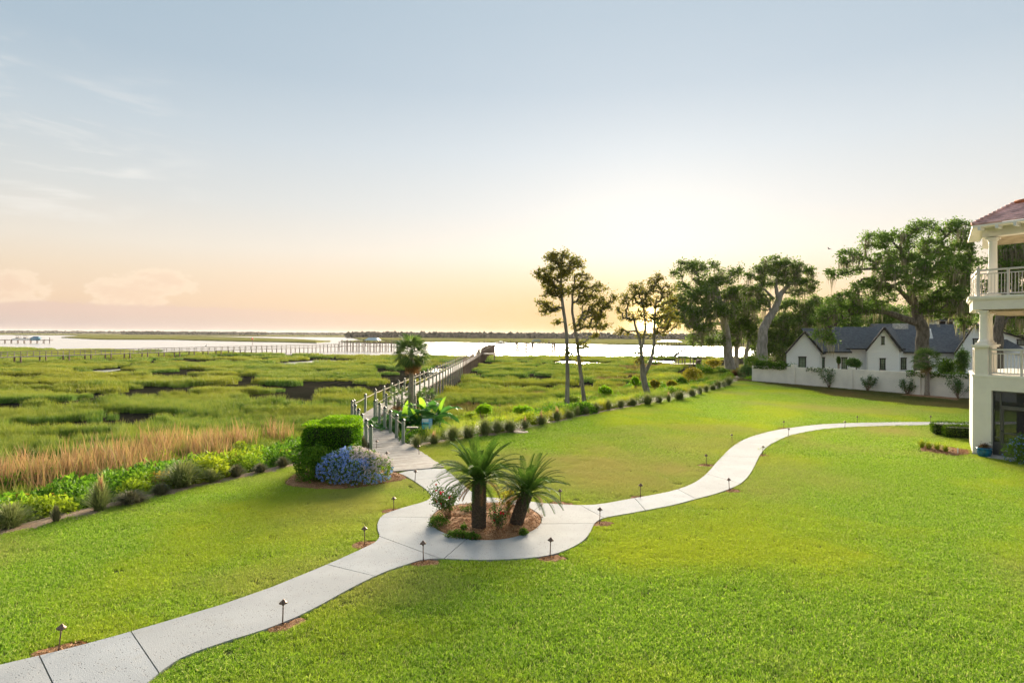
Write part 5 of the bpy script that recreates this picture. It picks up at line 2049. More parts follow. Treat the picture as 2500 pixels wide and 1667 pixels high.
# vines spilling over the wall top
def vine(x0, x1, hgt, hang, n, label):
    a0, a1 = P(x0, 940), P(x1, 940)
    t0 = [(x0 - 1838) / (2376 - 1838), (x1 - 1838) / (2376 - 1838)]
    pa, pb2 = WALL_B.lerp(WALL_A, t0[0] ** 1.12 if t0[0] > 0 else t0[0]), WALL_B.lerp(WALL_A, t0[1] ** 1.12 if t0[1] > 0 else t0[1])
    o = empty('climbing_vine', ((pa + pb2) / 2)[:2] + (1.5,), label=label, cat='vine')
    t = rng.uniform(0, 1, n)
    q = np.array(pa)[None] * (1 - t[:, None]) + np.array(pb2)[None] * t[:, None]
    lump = .5 + .5 * np.sin(t * 23 + 1) * np.sin(t * 9)
    q[:, 2] = 1.85 - .2 * (q[:, 1] - WALL_A.y) / 20 + rng.uniform(-hang, hgt, n) * (.5 + .5 * lump)
    off = rng.normal(0, .22, n)
    q[:, 0] += wn.x * off
    q[:, 1] += wn.y * off
    a_ = Arr()
    a_.add(*leaf_arrays(q, .15, .11, .3))
    link('leaves', a_.mesh('leaves', G_IVY), o)
    b = MB()
    for i in range(6):
        f = i / 5
        p = pa.lerp(pb2, f)
        b.tube([(p.x - wn.x * .14, p.y - wn.y * .14, 1.7 - hang * random.uniform(.5, 1.5)), (p.x - wn.x * .15, p.y - wn.y * .15, 1.8), (p.x, p.y, 1.98)], .012, 4)
    b.build('stems', M_STEM, o)


vine(1850, 1968, .75, .28, 2600, 'thick dark vine mounded over the far left end of the garden wall')
vine(2030, 2100, .18, .30, 380, 'thin green vine trailing over the wall beside the middle pier')
vine(2262, 2372, .35, .30, 1300, 'dark green vine draped along the wall top beside the cream building')


# oleanders
def oleander(qx, qy, wpx, hpx, label, tilt=0.0, n=900):
    p = P(qx, qy)
    k_ = p.y / F
    w_, h = wpx * k_, hpx * k_
    o = empty('oleander_shrub', (p.x, p.y, 0), label=label, cat='shrub', group='shrubs along the garden wall')
    tips, b = [], MB()
    for i in range(17):
        an = random.uniform(0, 6.28)
        r_ = w_ * .5 * random.uniform(.25, 1.0)
        t = Vector((p.x + r_ * math.cos(an) - tilt * h * random.random(), p.y + r_ * math.sin(an) * .7, h * random.uniform(.62, 1.02) * (1 - .18 * (2 * r_ / w_) ** 2)))
        bs = p + Vector((random.uniform(-.08, .08), random.uniform(-.08, .08), -.02))
        mid = bs.lerp(t, .5) + Vector((0, 0, h * .04))
        b.tube([bs, mid, t], [.018, .013, .006], 5, False)
        tips += [bs.lerp(t, f) for f in (.5, .65, .78, .88, .96, 1.03)]
    b.build('stems', M_STEM, o)
    cen = np.array([tips[i % len(tips)][:] for i in range(n)]) + rng.normal(0, .085 * (w_ / 1.6), (n, 3))
    a_ = Arr()
    a_.add(*leaf_arrays(cen, .16, .045, .7))
    link('leaves', a_.mesh('leaves', G_OLEA), o)


oleander(1872, 928, 46, 38, 'rounded oleander at the far left end of the garden wall', n=1500)
oleander(1946, 935.5, 52, 50, 'vase shaped oleander with pale bare stems by the left wall pier', n=1500)
oleander(2024, 946, 66, 44, 'wide spreading oleander between the left and middle wall piers', n=1300)
oleander(2119, 955.5, 42, 39, 'small open oleander just right of the middle wall pier', n=800)
oleander(2216, 962.5, 48, 38, 'dense low oleander left of the short palm', n=1100)
oleander(2340, 974, 56, 49, 'left leaning oleander at the wall nearest the cream building', .35, n=900)

# ================================================================== WHITE HOUSE
HS = 76.0


def H(qx, qy, d=HS):
    return at(qx, qy, d)


M_GLASS = mat('window_glass', (.10, .14, .12), .08, .3, 1.2, spec=.8, col2=(.22, .30, .22))


def siding_mat():
    m, t, b = new_mat('lap_siding')
    co = t.n('ShaderNodeTexCoord').outputs['Object']
    b.inputs['Base Color'].default_value = (.88, .88, .88, 1)
    b.inputs['Roughness'].default_value = .55
    sz = t.n('ShaderNodeSeparateXYZ')
    t.l(co, sz.inputs[0])
    saw = t.math('FRACT', t.math('MULTIPLY', sz.outputs[2], 5.0))
    bp = t.n('ShaderNodeBump')
    bp.inputs['Strength'].default_value = 1.0
    bp.inputs['Distance'].default_value = .06
    t.l(t.math('SUBTRACT', 1.0, saw), bp.inputs['Height'])
    t.l(bp.outputs[0], b.inputs['Normal'])
    return m


def shingle_mat():
    m, t, b = new_mat('slate_roof')
    co = t.n('ShaderNodeTexCoord').outputs['Object']
    sz = t.n('ShaderNodeSeparateXYZ')
    t.l(co, sz.inputs[0])
    cb = t.n('ShaderNodeCombineXYZ')
    t.l(t.math('ADD', sz.outputs[0], t.math('MULTIPLY', sz.outputs[1], .9)), cb.inputs[0])
    t.l(t.math('MULTIPLY', sz.outputs[2], 1.6), cb.inputs[1])
    br = t.n('ShaderNodeTexBrick')
    br.inputs['Scale'].default_value = 2.2
    br.inputs['Color1'].default_value = (.055, .06, .07, 1)
    br.inputs['Color2'].default_value = (.15, .155, .17, 1)
    br.inputs['Mortar'].default_value = (.025, .027, .03, 1)
    br.inputs['Mortar Size'].default_value = .012
    t.l(cb.outputs[0], br.inputs['Vector'])
    t.l(t.mix(t.math('MULTIPLY', t.noise(co, 1.5, 4), .5), br.outputs[0], (.10, .105, .115)), b.inputs['Base Color'])
    b.inputs['Roughness'].default_value = .75
    bp = t.n('ShaderNodeBump')
    bp.inputs['Strength'].default_value = .5
    bp.inputs['Distance'].default_value = .03
    t.l(br.outputs['Fac'], bp.inputs['Height'])
    bp.invert = True
    t.l(bp.outputs[0], b.inputs['Normal'])
    return m


M_LAP, M_SLATE = siding_mat(), shingle_mat()
wh = empty('white_house', (42, HS, 0), label='white clapboard house with slate gables behind the garden wall', cat='house')


def X_(qx, d=HS):
    return (qx - 1250) / F * d


def Z_(qy, qx, d=HS):
    return CAMH - (qy - hz(qx)) * d / F


def gable_wing(x0, x1, zeave, zridge, y0, y1, ov=.28, name='wing'):
    """gable facing the camera"""
    xm = (x0 + x1) / 2
    q = (y1 - y0) * .85              # the wings run back to the right
    MB().add([(x0, y0, 0), (x1, y0, 0), (x1, y0, zeave), (xm, y0, zridge), (x0, y0, zeave), (x0 + q, y1, 0), (x1 + q, y1, 0), (x1 + q, y1, zeave), (xm + q, y1, zridge), (x0 + q, y1, zeave)],
             [(0, 1, 2, 3, 4), (9, 8, 7, 6, 5), (0, 4, 9, 5), (2, 1, 6, 7)]).build('gable_wall', M_LAP, wh)
    sl = (zridge - zeave) / (xm - x0)
    for sd, xe in ((-1, x0 - ov), (1, x1 + ov)):
        ze = zeave - ov * sl
        r_ = MB()
        yo = y0 - .25
        t = .16
        vs = [(xm, yo, zridge + .02), (xe, yo, ze + .02), (xe + q, y1, ze + .02), (xm + q, y1, zridge + .02), (xm, yo, zridge + t), (xe, yo, ze + t), (xe + q, y1, ze + t), (xm + q, y1, zridge + t)]
        fs = [(0, 1, 2, 3), (7, 6, 5, 4), (4, 5, 1, 0), (5, 6, 2, 1), (6, 7, 3, 2)]
        r_.add(vs, fs).build('roof', M_SLATE, wh)
        MB().bar((xm, yo - .03, zridge + .06), (xe, yo - .03, ze + .06), .05, .22).build('rake_board', M_DARK, wh)


def eave_wing(x0, x1, zeave, zridge, y0, ry, name='wing'):
    MB().add([(x0, y0, 0), (x1, y0, 0), (x1, y0, zeave), (x0, y0, zeave), (x0, y0 + .2, 0), (x1, y0 + .2, 0), (x1, y0 + .2, zeave), (x0, y0 + .2, zeave)], [(0, 1, 2, 3), (7, 6, 5, 4), (0, 3, 7, 4), (2, 1, 5, 6), (3, 2, 6, 7)]).build('front_wall', M_LAP, wh)
    MB().add([(x0 - .05, y0 - .35, zeave - .12), (x1 + .05, y0 - .35, zeave - .12), (x1 + .05, y0 + ry, zridge), (x0 - .05, y0 + ry, zridge), (x0 - .05, y0 - .35, zeave + .02), (x1 + .05, y0 - .35, zeave + .02), (x1 + .05, y0 + ry, zridge + .14), (x0 - .05, y0 + ry, zridge + .14)],
             [(3, 2, 1, 0), (4, 5, 6, 7), (0, 1, 5, 4), (1, 2, 6, 5), (2, 3, 7, 6), (3, 0, 4, 7)]).build('roof', M_SLATE, wh)
    MB().bar((x0 - .05, y0 - .40, zeave - .05), (x1 + .05, y0 - .40, zeave - .05), .1, .16).build('gutter', M_DARK, wh)


def window(x, z0, z1, w_, y, muntin=True):
    fr = MB()
    zc = (z0 + z1) / 2
    h = z1 - z0
    for dx_ in (-w_ / 2, w_ / 2):
        fr.box((x + dx_, y - .03, zc), (.09, .10, h + .1))
    fr.box((x, y - .03, z1), (w_ + .2, .11, .13)).box((x, y - .03, z0), (w_ + .2, .11, .10))
    if muntin:
        fr.box((x, y - .01, zc), (.035, .04, h)).box((x, y - .01, zc), (w_, .04, .035)).box((x, y - .01, zc + h / 4), (w_, .04, .02)).box((x, y - .01, zc - h / 4), (w_, .04, .02))
    o = fr.build('window', M_DARK, wh)
    MB().box((x, y - .012, zc), (w_ - .06, .02, h - .06)).build('pane', M_GLASS, o)


ze = Z_(858.5, 2000)
yf = HS
gable_wing(X_(1917), X_(1999), ze, Z_(809, 1955) - .1, yf - .4, yf + 7)
eave_wing(X_(1997), X_(2078), ze, Z_(803, 2040), yf + .3, 4.0)
eave_wing(X_(2072), X_(2215), Z_(851, 2090), Z_(799, 2090), yf + .8, 4.2)
gable_wing(X_(2114), X_(2193), Z_(851, 2154), Z_(801, 2154), yf - .2, yf + 6)
eave_wing(X_(2185), X_(2480), ze, Z_(804, 2230), yf + 1.3, 5.0)
gable_wing(X_(2316), X_(2410), ze + .1, Z_(790, 2360), yf - 1.0, yf + 9)
MB().add([(X_(2230), yf + 6, 4.5), (X_(2480), yf + 6, 4.5), (X_(2480), yf + 9, Z_(795, 2300) + .4), (X_(2230), yf + 9, Z_(795, 2300) + .4), (X_(2480), yf + 12, 4.5), (X_(2230), yf + 12, 4.5)], [(0, 1, 2, 3), (3, 2, 4, 5), (0, 3, 5), (1, 4, 2)]).build('roof', M_SLATE, wh)
MB().box((X_(2285), yf + 7, 6.3), (1.7, .8, 1.3)).build('chimney', mat('pale_stone', (.55, .53, .50), .9, .2, 6.0), wh)
dm = MB()
dm.add([(X_(2318), yf + 4.0, 4.6), (X_(2334), yf + 4.0, 4.6), (X_(2326), yf + 4.0, 6.2), (X_(2326), yf + 6.0, 6.2)], [(0, 1, 2), (1, 3, 2), (0, 2, 3)]).build('dormer', M_LAP, wh)
window(X_(1955), 1.0, Z_(871, 1955), .85, yf - .4)
window(X_(2009.5), .9, Z_(873, 2010), .60, yf + .3)
window(X_(2064.5), .9, Z_(873, 2065), .60, yf + .3)
window(X_(2152.5), .9, Z_(875, 2152), .60, yf - .2)
window(X_(2216), .9, Z_(874.5, 2216), .60, yf + .8)
window(X_(2153), Z_(840.5, 2153), Z_(822, 2153), .26, yf - .2, False)
window(X_(2368), Z_(854, 2368), Z_(827, 2368), .70, yf - 1.0, False)
for qx in (1998, 2113.5, 2229):
    MB().tube([(X_(qx), yf - .45, 0), (X_(qx), yf - .45, ze)], .05, 6).build('downspout', M_WHITE, wh)

# second house seen between the columns, and the tall pale house behind
h2 = empty('white_house', (62, 74, 0), label='white gabled house with slate hip roof seen between the balcony columns', cat='house')
wh, wh1 = h2, wh
d2 = 74.0
MB().add([(X_(2440, d2), d2, 0), (X_(2560, d2), d2, 0), (X_(2560, d2), d2, 3.4), (X_(2500, d2), d2 + 2, Z_(813, 2445, d2)), (X_(2445, d2), d2, 3.4)], [(0, 1, 2, 3, 4)]).build('gable_wall', M_LAP, h2)
MB().add([(X_(2424, d2), d2 - 1.0, Z_(851, 2424, d2)), (X_(2486, d2), d2 - 1.0, Z_(851, 2480, d2)), (X_(2444, d2), d2 + 1, Z_(813, 2440, d2)), (X_(2424, d2), d2 + 3.0, 3.2)], [(0, 1, 2), (0, 2, 3)]).build('roof', M_SLATE, h2)
MB().add([(X_(2444, d2), d2 - .3, Z_(808, 2440, d2)), (X_(2560, d2), d2 - .3, Z_(845, 2560, d2)), (X_(2560, d2), d2 + 4, Z_(845, 2560, d2)), (X_(2444, d2), d2 + 4, Z_(808, 2440, d2))], [(0, 1, 2, 3)]).build('roof', M_DARK, h2)
MB().add([(X_(2444, d2), d2 + .2, 3.0), (X_(2560, d2), d2 + .2, 3.0), (X_(2560, d2), d2 + .2, Z_(845, 2560, d2)), (X_(2444, d2), d2 + .2, Z_(811, 2440, d2))], [(0, 1, 2, 3)]).build('side_wall', M_LAP, h2)
window(X_(2495, d2), Z_(842, 2495, d2), Z_(829, 2495, d2), .9, d2 + .15)
h3 = empty('tall_house', (68, 98, 0), label='flat topped pale upper storey showing behind the slate roofs', cat='house')
d3 = 98.0
MB().add([(X_(2285, d3), d3, 0), (X_(2345, d3), d3, 0), (X_(2345, d3), d3, Z_(784, 2300, d3)), (X_(2285, d3), d3, Z_(784, 2300, d3)), (X_(2285, d3), d3 + 5, 0), (X_(2345, d3), d3 + 5, 0), (X_(2345, d3), d3 + 5, Z_(784, 2300, d3)), (X_(2285, d3), d3 + 5, Z_(784, 2300, d3))],
         [(0, 1, 2, 3), (3, 2, 6, 7), (0, 3, 7, 4), (2, 1, 5, 6)]).build('upper_wall', M_LAP, h3)
MB().box(((X_(2285, d3) + X_(2345, d3)) / 2, d3 + 2, Z_(782, 2300, d3)), (5.2, 5.6, .25)).build('roof', M_SLATE, h3)
for qx in (2300, 2318):
    MB().box((X_(qx, d3), d3 - .06, Z_(790.5, qx, d3)), (1.0, .1, .8)).build('window', M_DARK, h3)
wh = wh1

# ================================================================== CREAM BUILDING (balcony tower at the right)
C0 = Vector((19.8, 25.5, 0))
U = Vector((.515, -.857, 0)).normalized()       # along the face, towards the viewer
S = Vector((.585, .811, 0)).normalized()        # along the other side, away from the viewer
NF = Vector((-U.y, U.x, 0))
if NF.x < 0:
    NF = -NF                                    # into the building
NF = Vector((.857, .515, 0))
bd = empty('cream_building', C0, label='cream stucco building with columned balconies and red tile roof at the right edge', cat='building')


def BP(u, v, z):
    p = C0 + U * u + NF * v
    return Vector((p.x, p.y, z))


def quadbox(pts2, z0, z1, name, m, parent=bd, **kw):
    return MB().prism([(p.x, p.y) for p in pts2], z0, z1).build(name, m, parent, **kw)


def face_box(u0, u1, v0, v1, z0, z1, name, m, parent=bd, **kw):
    return quadbox([BP(u0, v0, 0), BP(u1, v0, 0), BP(u1, v1, 0), BP(u0, v1, 0)], z0, z1, name, m, parent, **kw)


def plan(off=0.0, ulen=9.0, slen=3.6, inset=0.0):
    """balcony floor plan: corner, face, and splayed side, grown by off"""
    a = C0 - U * off - NF * off * .6 + S * inset
    return [a, C0 + U * ulen - NF * off, C0 + U * ulen + NF * 4.5, C0 + S * slen + NF * 4.5, C0 + S * slen - U * off]


# ground floor
face_box(0, .66, 0, .35, .02, 3.36, 'pier_wall', M_STUCCO)
quadbox([C0, C0 + NF * .35 + U * .1, C0 + S * 3.6 + NF * .3, C0 + S * 3.6], .02, 3.36, 'side_wall', M_STUCCO)
face_box(.66, 9, 0, .35, 2.80, 3.36, 'lintel', M_STUCCO)
face_box(0, 9, -.03, .4, -.1, .10, 'plinth', mat('plinth_concrete', (.50, .47, .42), .9, .1, 3.0))
face_box(.66, 9, -.42, .0, -.1, .07, 'door_step', MATS['plinth_concrete'])
face_box(4.4, 9, 0, .35, .10, 2.80, 'pier_wall', M_STUCCO)
quadbox(plan(.03, 9, 3.6), 3.36, 3.44, 'floor_slab', M_TRIM)
# screened porch
PZ0, PZ1 = .10, 2.80
scr = face_box(.66, 4.4, .16, .19, PZ0, PZ0 + .55, 'kick_panel', M_METAL)


def screen_mat():
    m, t, b = new_mat('insect_screen')
    b.inputs['Base Color'].default_value = (.025, .026, .03, 1)
    b.inputs['Roughness'].default_value = .7
    tr = t.n('ShaderNodeBsdfTransparent')
    tr.inputs[0].default_value = (.75, .75, .76, 1)
    mx = t.n('ShaderNodeMixShader')
    mx.inputs[0].default_value = .55
    t.l(tr.outputs[0], mx.inputs[1])
    t.l(b.outputs[0], mx.inputs[2])
    t.l(mx.outputs[0], m.node_tree.nodes['Material Output'].inputs[0])
    return m


M_SCREEN = screen_mat()


def fbar(u0, u1, z0, z1, parent=bd, name='frame_bar', dv=.15):
    face_box(u0, u1, dv, dv + .06, z0, z1, name, M_METAL, parent)


door = face_box(.97, 1.03, .14, .21, PZ0, 2.10, 'door_stile', M_METAL)
fbar(.66, .70, PZ0, PZ1)
fbar(.90, .955, PZ0, PZ1)
fbar(.66, 4.4, PZ1 - .05, PZ1)
fbar(.90, 2.0, 2.10, 2.18)
fbar(.66, .90, .82, .87)
fbar(1.85, 1.92, PZ0, PZ1)
fbar(1.03, 1.85, 2.03, 2.09, door, 'door_rail', .14)
fbar(1.03, 1.85, 1.02, 1.08, door, 'door_rail', .14)
fbar(1.03, 1.85, .10, .50, door, 'door_kick_panel', .14)
fbar(1.79, 1.85, .50, 2.03, door, 'door_stile', .14)
MB().lathe([(.01, 0), (.03, .01), (.03, .06), (.01, .07)], n=8).build('door_handle', M_CAP, door).location = BP(1.0, .08, 1.12) - Vector((0, 0, 0))
face_box(.66, 4.4, .195, .20, PZ0 + .3, PZ1, 'screen', M_SCREEN)
# porch inside
quadbox([BP(.1, .4, 0), BP(9, .4, 0), BP(9, 4.4, 0), BP(.1, 4.4, 0)], .05, .08, 'porch_floor', M_GREYW)
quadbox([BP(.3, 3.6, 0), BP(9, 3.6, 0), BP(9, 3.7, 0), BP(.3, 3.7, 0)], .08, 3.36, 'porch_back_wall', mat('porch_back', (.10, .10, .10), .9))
for u, v in ((1.15, 2.2), (1.9, 1.6)):
    face_box(u, u + .16, v, v + .16, .08, 3.36, 'porch_post', M_TRIM)


def column(c, z0, z1, r_, parent=bd):
    h = z1 - z0
    o = MB().lathe([(r_ * 1.35, 0), (r_ * 1.38, .03), (r_ * 1.30, .07), (r_ * 1.12, .09), (r_ * 1.06, .13), (r_, .2), (r_ * 1.0, h * .4), (r_ * .90, h - .2), (r_ * .98, h - .17), (r_ * .90, h - .14), (r_ * .95, h - .1), (r_ * 1.22, h - .05), (r_ * 1.22, h)], (c.x, c.y, z0), 24).build('column', M_TRIM, parent, True)
    rz = math.atan2(U.y, U.x)
    MB().box((c.x, c.y, z0 - .05), (r_ * 2.9, r_ * 2.9, .10), rz).build('column_base', M_TRIM, o)
    MB().box((c.x, c.y, z1 + .03), (r_ * 2.6, r_ * 2.6, .07), rz).build('capital', M_TRIM, o)
    return o


# second level: pedestals, columns, railing
def pedestal(c, w_, z0, z1):
    rz = math.atan2(U.y, U.x)
    o = MB().box((c.x, c.y, (z0 + z1) / 2), (w_, w_, z1 - z0), rz).build('pedestal', M_STUCCO, bd)
    MB().box((c.x, c.y, z1 + .04), (w_ + .14, w_ + .14, .07), rz).build('pedestal_cap', M_TRIM, o)
    MB().box((c.x, c.y, z1 + .10), (w_ + .22, w_ + .22, .06), rz).build('pedestal_cap', M_TRIM, o)


pc1 = C0 + U * .29 + NF * .24
pc2 = Vector((21.95, 27.35, 0))
pc3 = C0 + U * 5.0 + NF * .24
for p in (pc1, pc2, pc3):
    pedestal(p, .46, 3.44, 4.58)
    column(p, 4.80, 6.10, .155)
# slabs and mouldings of the third level
quadbox(plan(.02), 6.20, 6.62, 'beam', M_STUCCO)
quadbox(plan(.10), 6.62, 6.68, 'moulding', M_TRIM)
quadbox(plan(.15), 6.68, 6.78, 'floor_slab', M_TRIM)
quadbox(plan(-.3, 8.9, 3.3), 6.12, 6.20, 'ceiling', mat('porch_ceiling', (.42, .33, .22), .8))


def railing(path_, z, h, finial=False):
    r_ = MB()
    pts_ = [Vector(p) for p in path_]
    root = None
    for i in range(len(pts_) - 1):
        a_, b_ = pts_[i], pts_[i + 1]
        top = MB()
        top.bar((a_.x, a_.y, z + h), (b_.x, b_.y, z + h), .11, .07).bar((a_.x, a_.y, z + h - .16), (b_.x, b_.y, z + h - .16), .04, .04).bar((a_.x, a_.y, z + .09), (b_.x, b_.y, z + .09), .045, .045)
        rt = top.build('railing', M_RAIL, bd)
        L = (b_ - a_).length
        n = int(L / .115)
        bm_ = MB().box((0, 0, 0), (.02, .02, h - .25)).mesh('baluster', M_RAIL)
        pm_ = MB().box((0, 0, 0), (.075, .075, h)).mesh('newel', M_RAIL)
        rz = math.atan2((b_ - a_).y, (b_ - a_).x)
        for j in range(1, n):
            p = a_.lerp(b_, j / n)
            o = link('newel' if j % 9 == 0 else 'baluster', pm_ if j % 9 == 0 else bm_, rt)
            o.location = (p.x, p.y, z + (h / 2 if j % 9 == 0 else (h - .25) / 2 + .09))
            o.rotation_euler = (0, 0, rz)
        for p in (a_, b_):
            q = MB().box((p.x, p.y, z + h / 2 + .05), (.10, .10, h + .10), rz)
            if finial:
                q.lathe([(.02, 0), (.05, .03), (.035, .07), (.005, .09)], (p.x, p.y, z + h + .10), 10)
            q.build('newel', M_RAIL, rt)


railing([BP(.55, .18, 0), BP(4.8, .18, 0)], 3.44, 1.07)
railing([C0 + S * .5 + NF * .3, C0 + S * 2.1 + NF * .3], 3.44, 1.07)
railing([C0 + S * 3.4 + NF * .2 + Vector((0, 0, 0)), BP(.12, .14, 0), BP(8, .14, 0)], 6.78, 1.10, True)
# third level columns, beam and roof
rc = C0 + U * .30 + NF * 1.05
column(rc, 6.88, 9.28, .165)
column(C0 + U * 6.0 + NF * 1.05, 6.88, 9.28, .165)
RB = [rc - U * .28 - NF * .28, rc + U * 9 - NF * .28, rc + U * 9 + NF * 6, rc + S * 4 + NF * 1.0, rc + S * 4 - U * .2]
quadbox([RB[0], RB[1], RB[1] + NF * .5, RB[0] + NF * .5 + U * .1], 9.38, 9.80, 'roof_beam', M_STUCCO)
quadbox([RB[0], RB[0] + NF * .5 + U * .3, RB[3], RB[4]], 9.384, 9.796, 'roof_beam', M_STUCCO)
quadbox([RB[0] + NF * .2, RB[1] + NF * .2, RB[2], RB[3]], 9.60, 9.66, 'ceiling', MATS['porch_ceiling'])
ov = .62
E0 = rc - U * .42 - NF * (.28 + ov)
E1 = rc + U * 9 - NF * (.28 + ov)
ez = 9.86
quadbox([E0, E1, E1 + NF * 1.2, E0 + NF * 1.0 + U * .4], ez - .10, ez - .02, 'soffit', M_TRIM)
quadbox([E0, E0 + NF * .5 + U * .5, E0 + S * 5 + U * .5, E0 + S * 5], ez - .104, ez - .024, 'soffit', M_TRIM)
for i in range(12):
    p = E0 + U * (.25 + i * .62) + NF * .22
    MB().box((p.x, p.y, ez - .17), (.10, .46, .14), math.atan2(U.y, U.x)).build('rafter_tail', M_WHITE, bd)
# roof planes rise inward; courses of flat tiles laid as separate pieces on the near slope
slope = math.tan(R(31))
rows_ = 9
run_ = .172
tile_w = .30
hip_in = .62
core_pts = [(E0, ez), (E1, ez)]
RH = rows_ * run_
top0, top1 = E0 + NF * RH + U * (RH * hip_in), E1 + NF * RH
rf = MB()
q0 = [E0, E1, top1, top0]
zz = [ez, ez, ez + RH * slope, ez + RH * slope]
side = E0 + S * 6.0
side_top = top0 + S * 4.0
vs = [(p.x, p.y, z_) for p, z_ in zip(q0, zz)] + [(side.x, side.y, ez), (side_top.x, side_top.y, ez + RH * slope)]
rf.add(vs, [(0, 1, 2, 3), (4, 0, 3, 5)])
roof = rf.build('roof', M_TILE, bd)
for i in range(rows_):
    v0, v1 = i * run_, (i + 1) * run_ + .03
    ustart = v0 * hip_in
    n = int((4.2 - ustart) / tile_w) if i else 12
    for j in range(n):
        u0 = ustart + (0 if j == 0 else j * tile_w - (tile_w / 2) * (i % 2))
        u1 = ustart + (j + 1) * tile_w - (tile_w / 2) * (i % 2) - .006
        ua = u0 + (hip_in * run_ if j == 0 else 0)
        z0, z1 = ez + v0 * slope, ez + v1 * slope
        t_ = .05 + random.uniform(0, .008)
        a_, b_, c_, d_ = E0 + U * u0 + NF * v0, E0 + U * u1 + NF * v0, E0 + U * u1 + NF * v1, E0 + U * ua + NF * v1
        vs = [(a_.x, a_.y, z0 + .008), (b_.x, b_.y, z0 + .008), (c_.x, c_.y, z1 + .004), (d_.x, d_.y, z1 + .004), (a_.x, a_.y, z0 + t_), (b_.x, b_.y, z0 + t_), (c_.x, c_.y, z1 + .018), (d_.x, d_.y, z1 + .018)]
        MB().add(vs, [(3, 2, 1, 0), (4, 5, 6, 7), (0, 1, 5, 4), (1, 2, 6, 5), (2, 3, 7, 6), (3, 0, 4, 7)]).build('tile', M_TILE, roof)
    # far run of the same course in one piece
    a_, b_, c_, d_ = E0 + U * (ustart + n * tile_w) + NF * v0, E1 + NF * v0, E1 + NF * v1, E0 + U * (ustart + n * tile_w) + NF * v1
    z0, z1 = ez + v0 * slope, ez + v1 * slope
    vs = [(a_.x, a_.y, z0 + .008), (b_.x, b_.y, z0 + .008), (c_.x, c_.y, z1 + .004), (d_.x, d_.y, z1 + .004), (a_.x, a_.y, z0 + .05), (b_.x, b_.y, z0 + .05), (c_.x, c_.y, z1 + .018), (d_.x, d_.y, z1 + .018)]
    MB().add(vs, [(3, 2, 1, 0), (4, 5, 6, 7), (0, 1, 5, 4), (1, 2, 6, 5), (2, 3, 7, 6), (3, 0, 4, 7)]).build('tile_course', M_TILE, roof)
for i in range(rows_ + 1):
    t0, t1 = i / (rows_ + 1), (i + 1.15) / (rows_ + 1)
    a_ = E0.lerp(top0, t0)
    b_ = E0.lerp(top0, min(1, t1))
    MB().tube([(a_.x, a_.y, ez + RH * slope * t0 + .06), (b_.x, b_.y, ez + RH * slope * min(1, t1) + .03)], [.085, .07], 8).build('hip_tile', M_TILE, roof, True)
for i in range(20):
    a_ = top0 + U * (i * .42)
    b_ = a_ + U * .46
    MB().tube([(a_.x, a_.y, ez + RH * slope + .05), (b_.x, b_.y, ez + RH * slope + .07)], [.10, .11], 8).build('ridge_tile', M_RIDGE, roof, True)

# ------------------------------------------------------------------ things beside the building
M_GLAZE = mat('blue_glaze', (.02, .20, .38), .15, .4, 9.0, spec=.6, col2=(.01, .09, .16))
pt = empty('blue_pot', BP(.53, -.28, 0), label='blue glazed pot of red succulents beside the screen door', cat='flower pot')
q = MB().lathe([(.15, 0), (.19, .02), (.25, .16), (.265, .27), (.25, .33), (.275, .36), (.275, .40), (.24, .40), (.22, .34), (.02, .33)], n=26).build('pot', M_GLAZE, pt, True)
q.location = (0, 0, 0)
a = Arr()
cen = np.concatenate([rng.normal(0, .09, (260, 2)), .42 + np.abs(rng.normal(0, .07, (260, 1)))], 1)
a.add(*leaf_arrays(cen, .11, .035, 1.2))
q = link('succulent_leaves', a.mesh('succulent_leaves', leaf_mat('succulent_leaf', [(.14, .05, .05), (.10, .12, .05), (.30, .12, .06)], .2, .5)), pt)
q.location = (0, 0, 0)

pb2 = BP(1.75, -.75, 0)
ps = empty('plumbago_shrub', pb2, label='blue flowering shrub at the right edge in front of the screen door', cat='shrub')
a, fl = Arr(), Arr()
for dx_, dz_, rr in ((0, .45, .42), (.25, .6, .5), (.5, .4, .5)):
    a.add(*shrub_leaves((pb2.x + dx_, pb2.y - dx_ * .3, dz_), (rr, rr, rr * 1.1), 1300, .06, .032))
    for q_ in rand_dirs(34, .4):
        cc = np.array([pb2.x + dx_, pb2.y - dx_ * .3, dz_]) + q_ * rr * 1.05
        fl.add(*leaf_arrays(cc + rng.normal(0, .02, (8, 3)), .032, .03, .6))
link('leaves', a.mesh('leaves', G_SHRUB), ps)
link('blossoms', fl.mesh('blossoms', G_BLUE), ps)

bh = empty('box_hedge', P(2338, 1075), label='low clipped box hedge beside the corner of the cream building', cat='hedge')
hp0, hp1 = P(2293, 1067), P(2420, 1074)
a = Arr()
hv = (hp1 - hp0)
for off_, zt in ((0, .62), (.85, .66)):
    m_ = (hp0 + hp1) / 2 + Vector((.2, off_, 0))
    v, f = rounded_box_leaves((0, 0, 0), (hv.length, .75, .66), 5200, .05, .032, 6.0)
    rz = math.atan2(hv.y, hv.x)
    c_, s2_ = math.cos(rz), math.sin(rz)
    v = np.stack([v[:, 0] * c_ - v[:, 1] * s2_ + m_.x, v[:, 0] * s2_ + v[:, 1] * c_ + m_.y, v[:, 2] + zt - .28], 1)
    a.add(v, f)
link('leaves', a.mesh('leaves', leaf_mat('box_leaf', [(.035, .085, .008), (.08, .17, .012), (.20, .32, .02)], .35, .35)), bh)
m_ = (hp0 + hp1) / 2
MB().box((m_.x + .2, m_.y, .28), (hv.length - .3, .5, .5), math.atan2(hv.y, hv.x)).box((m_.x + .2, m_.y + .85, .3), (hv.length - .3, .5, .5), math.atan2(hv.y, hv.x)).build('branch_core', MATS['hedge_core'], bh)

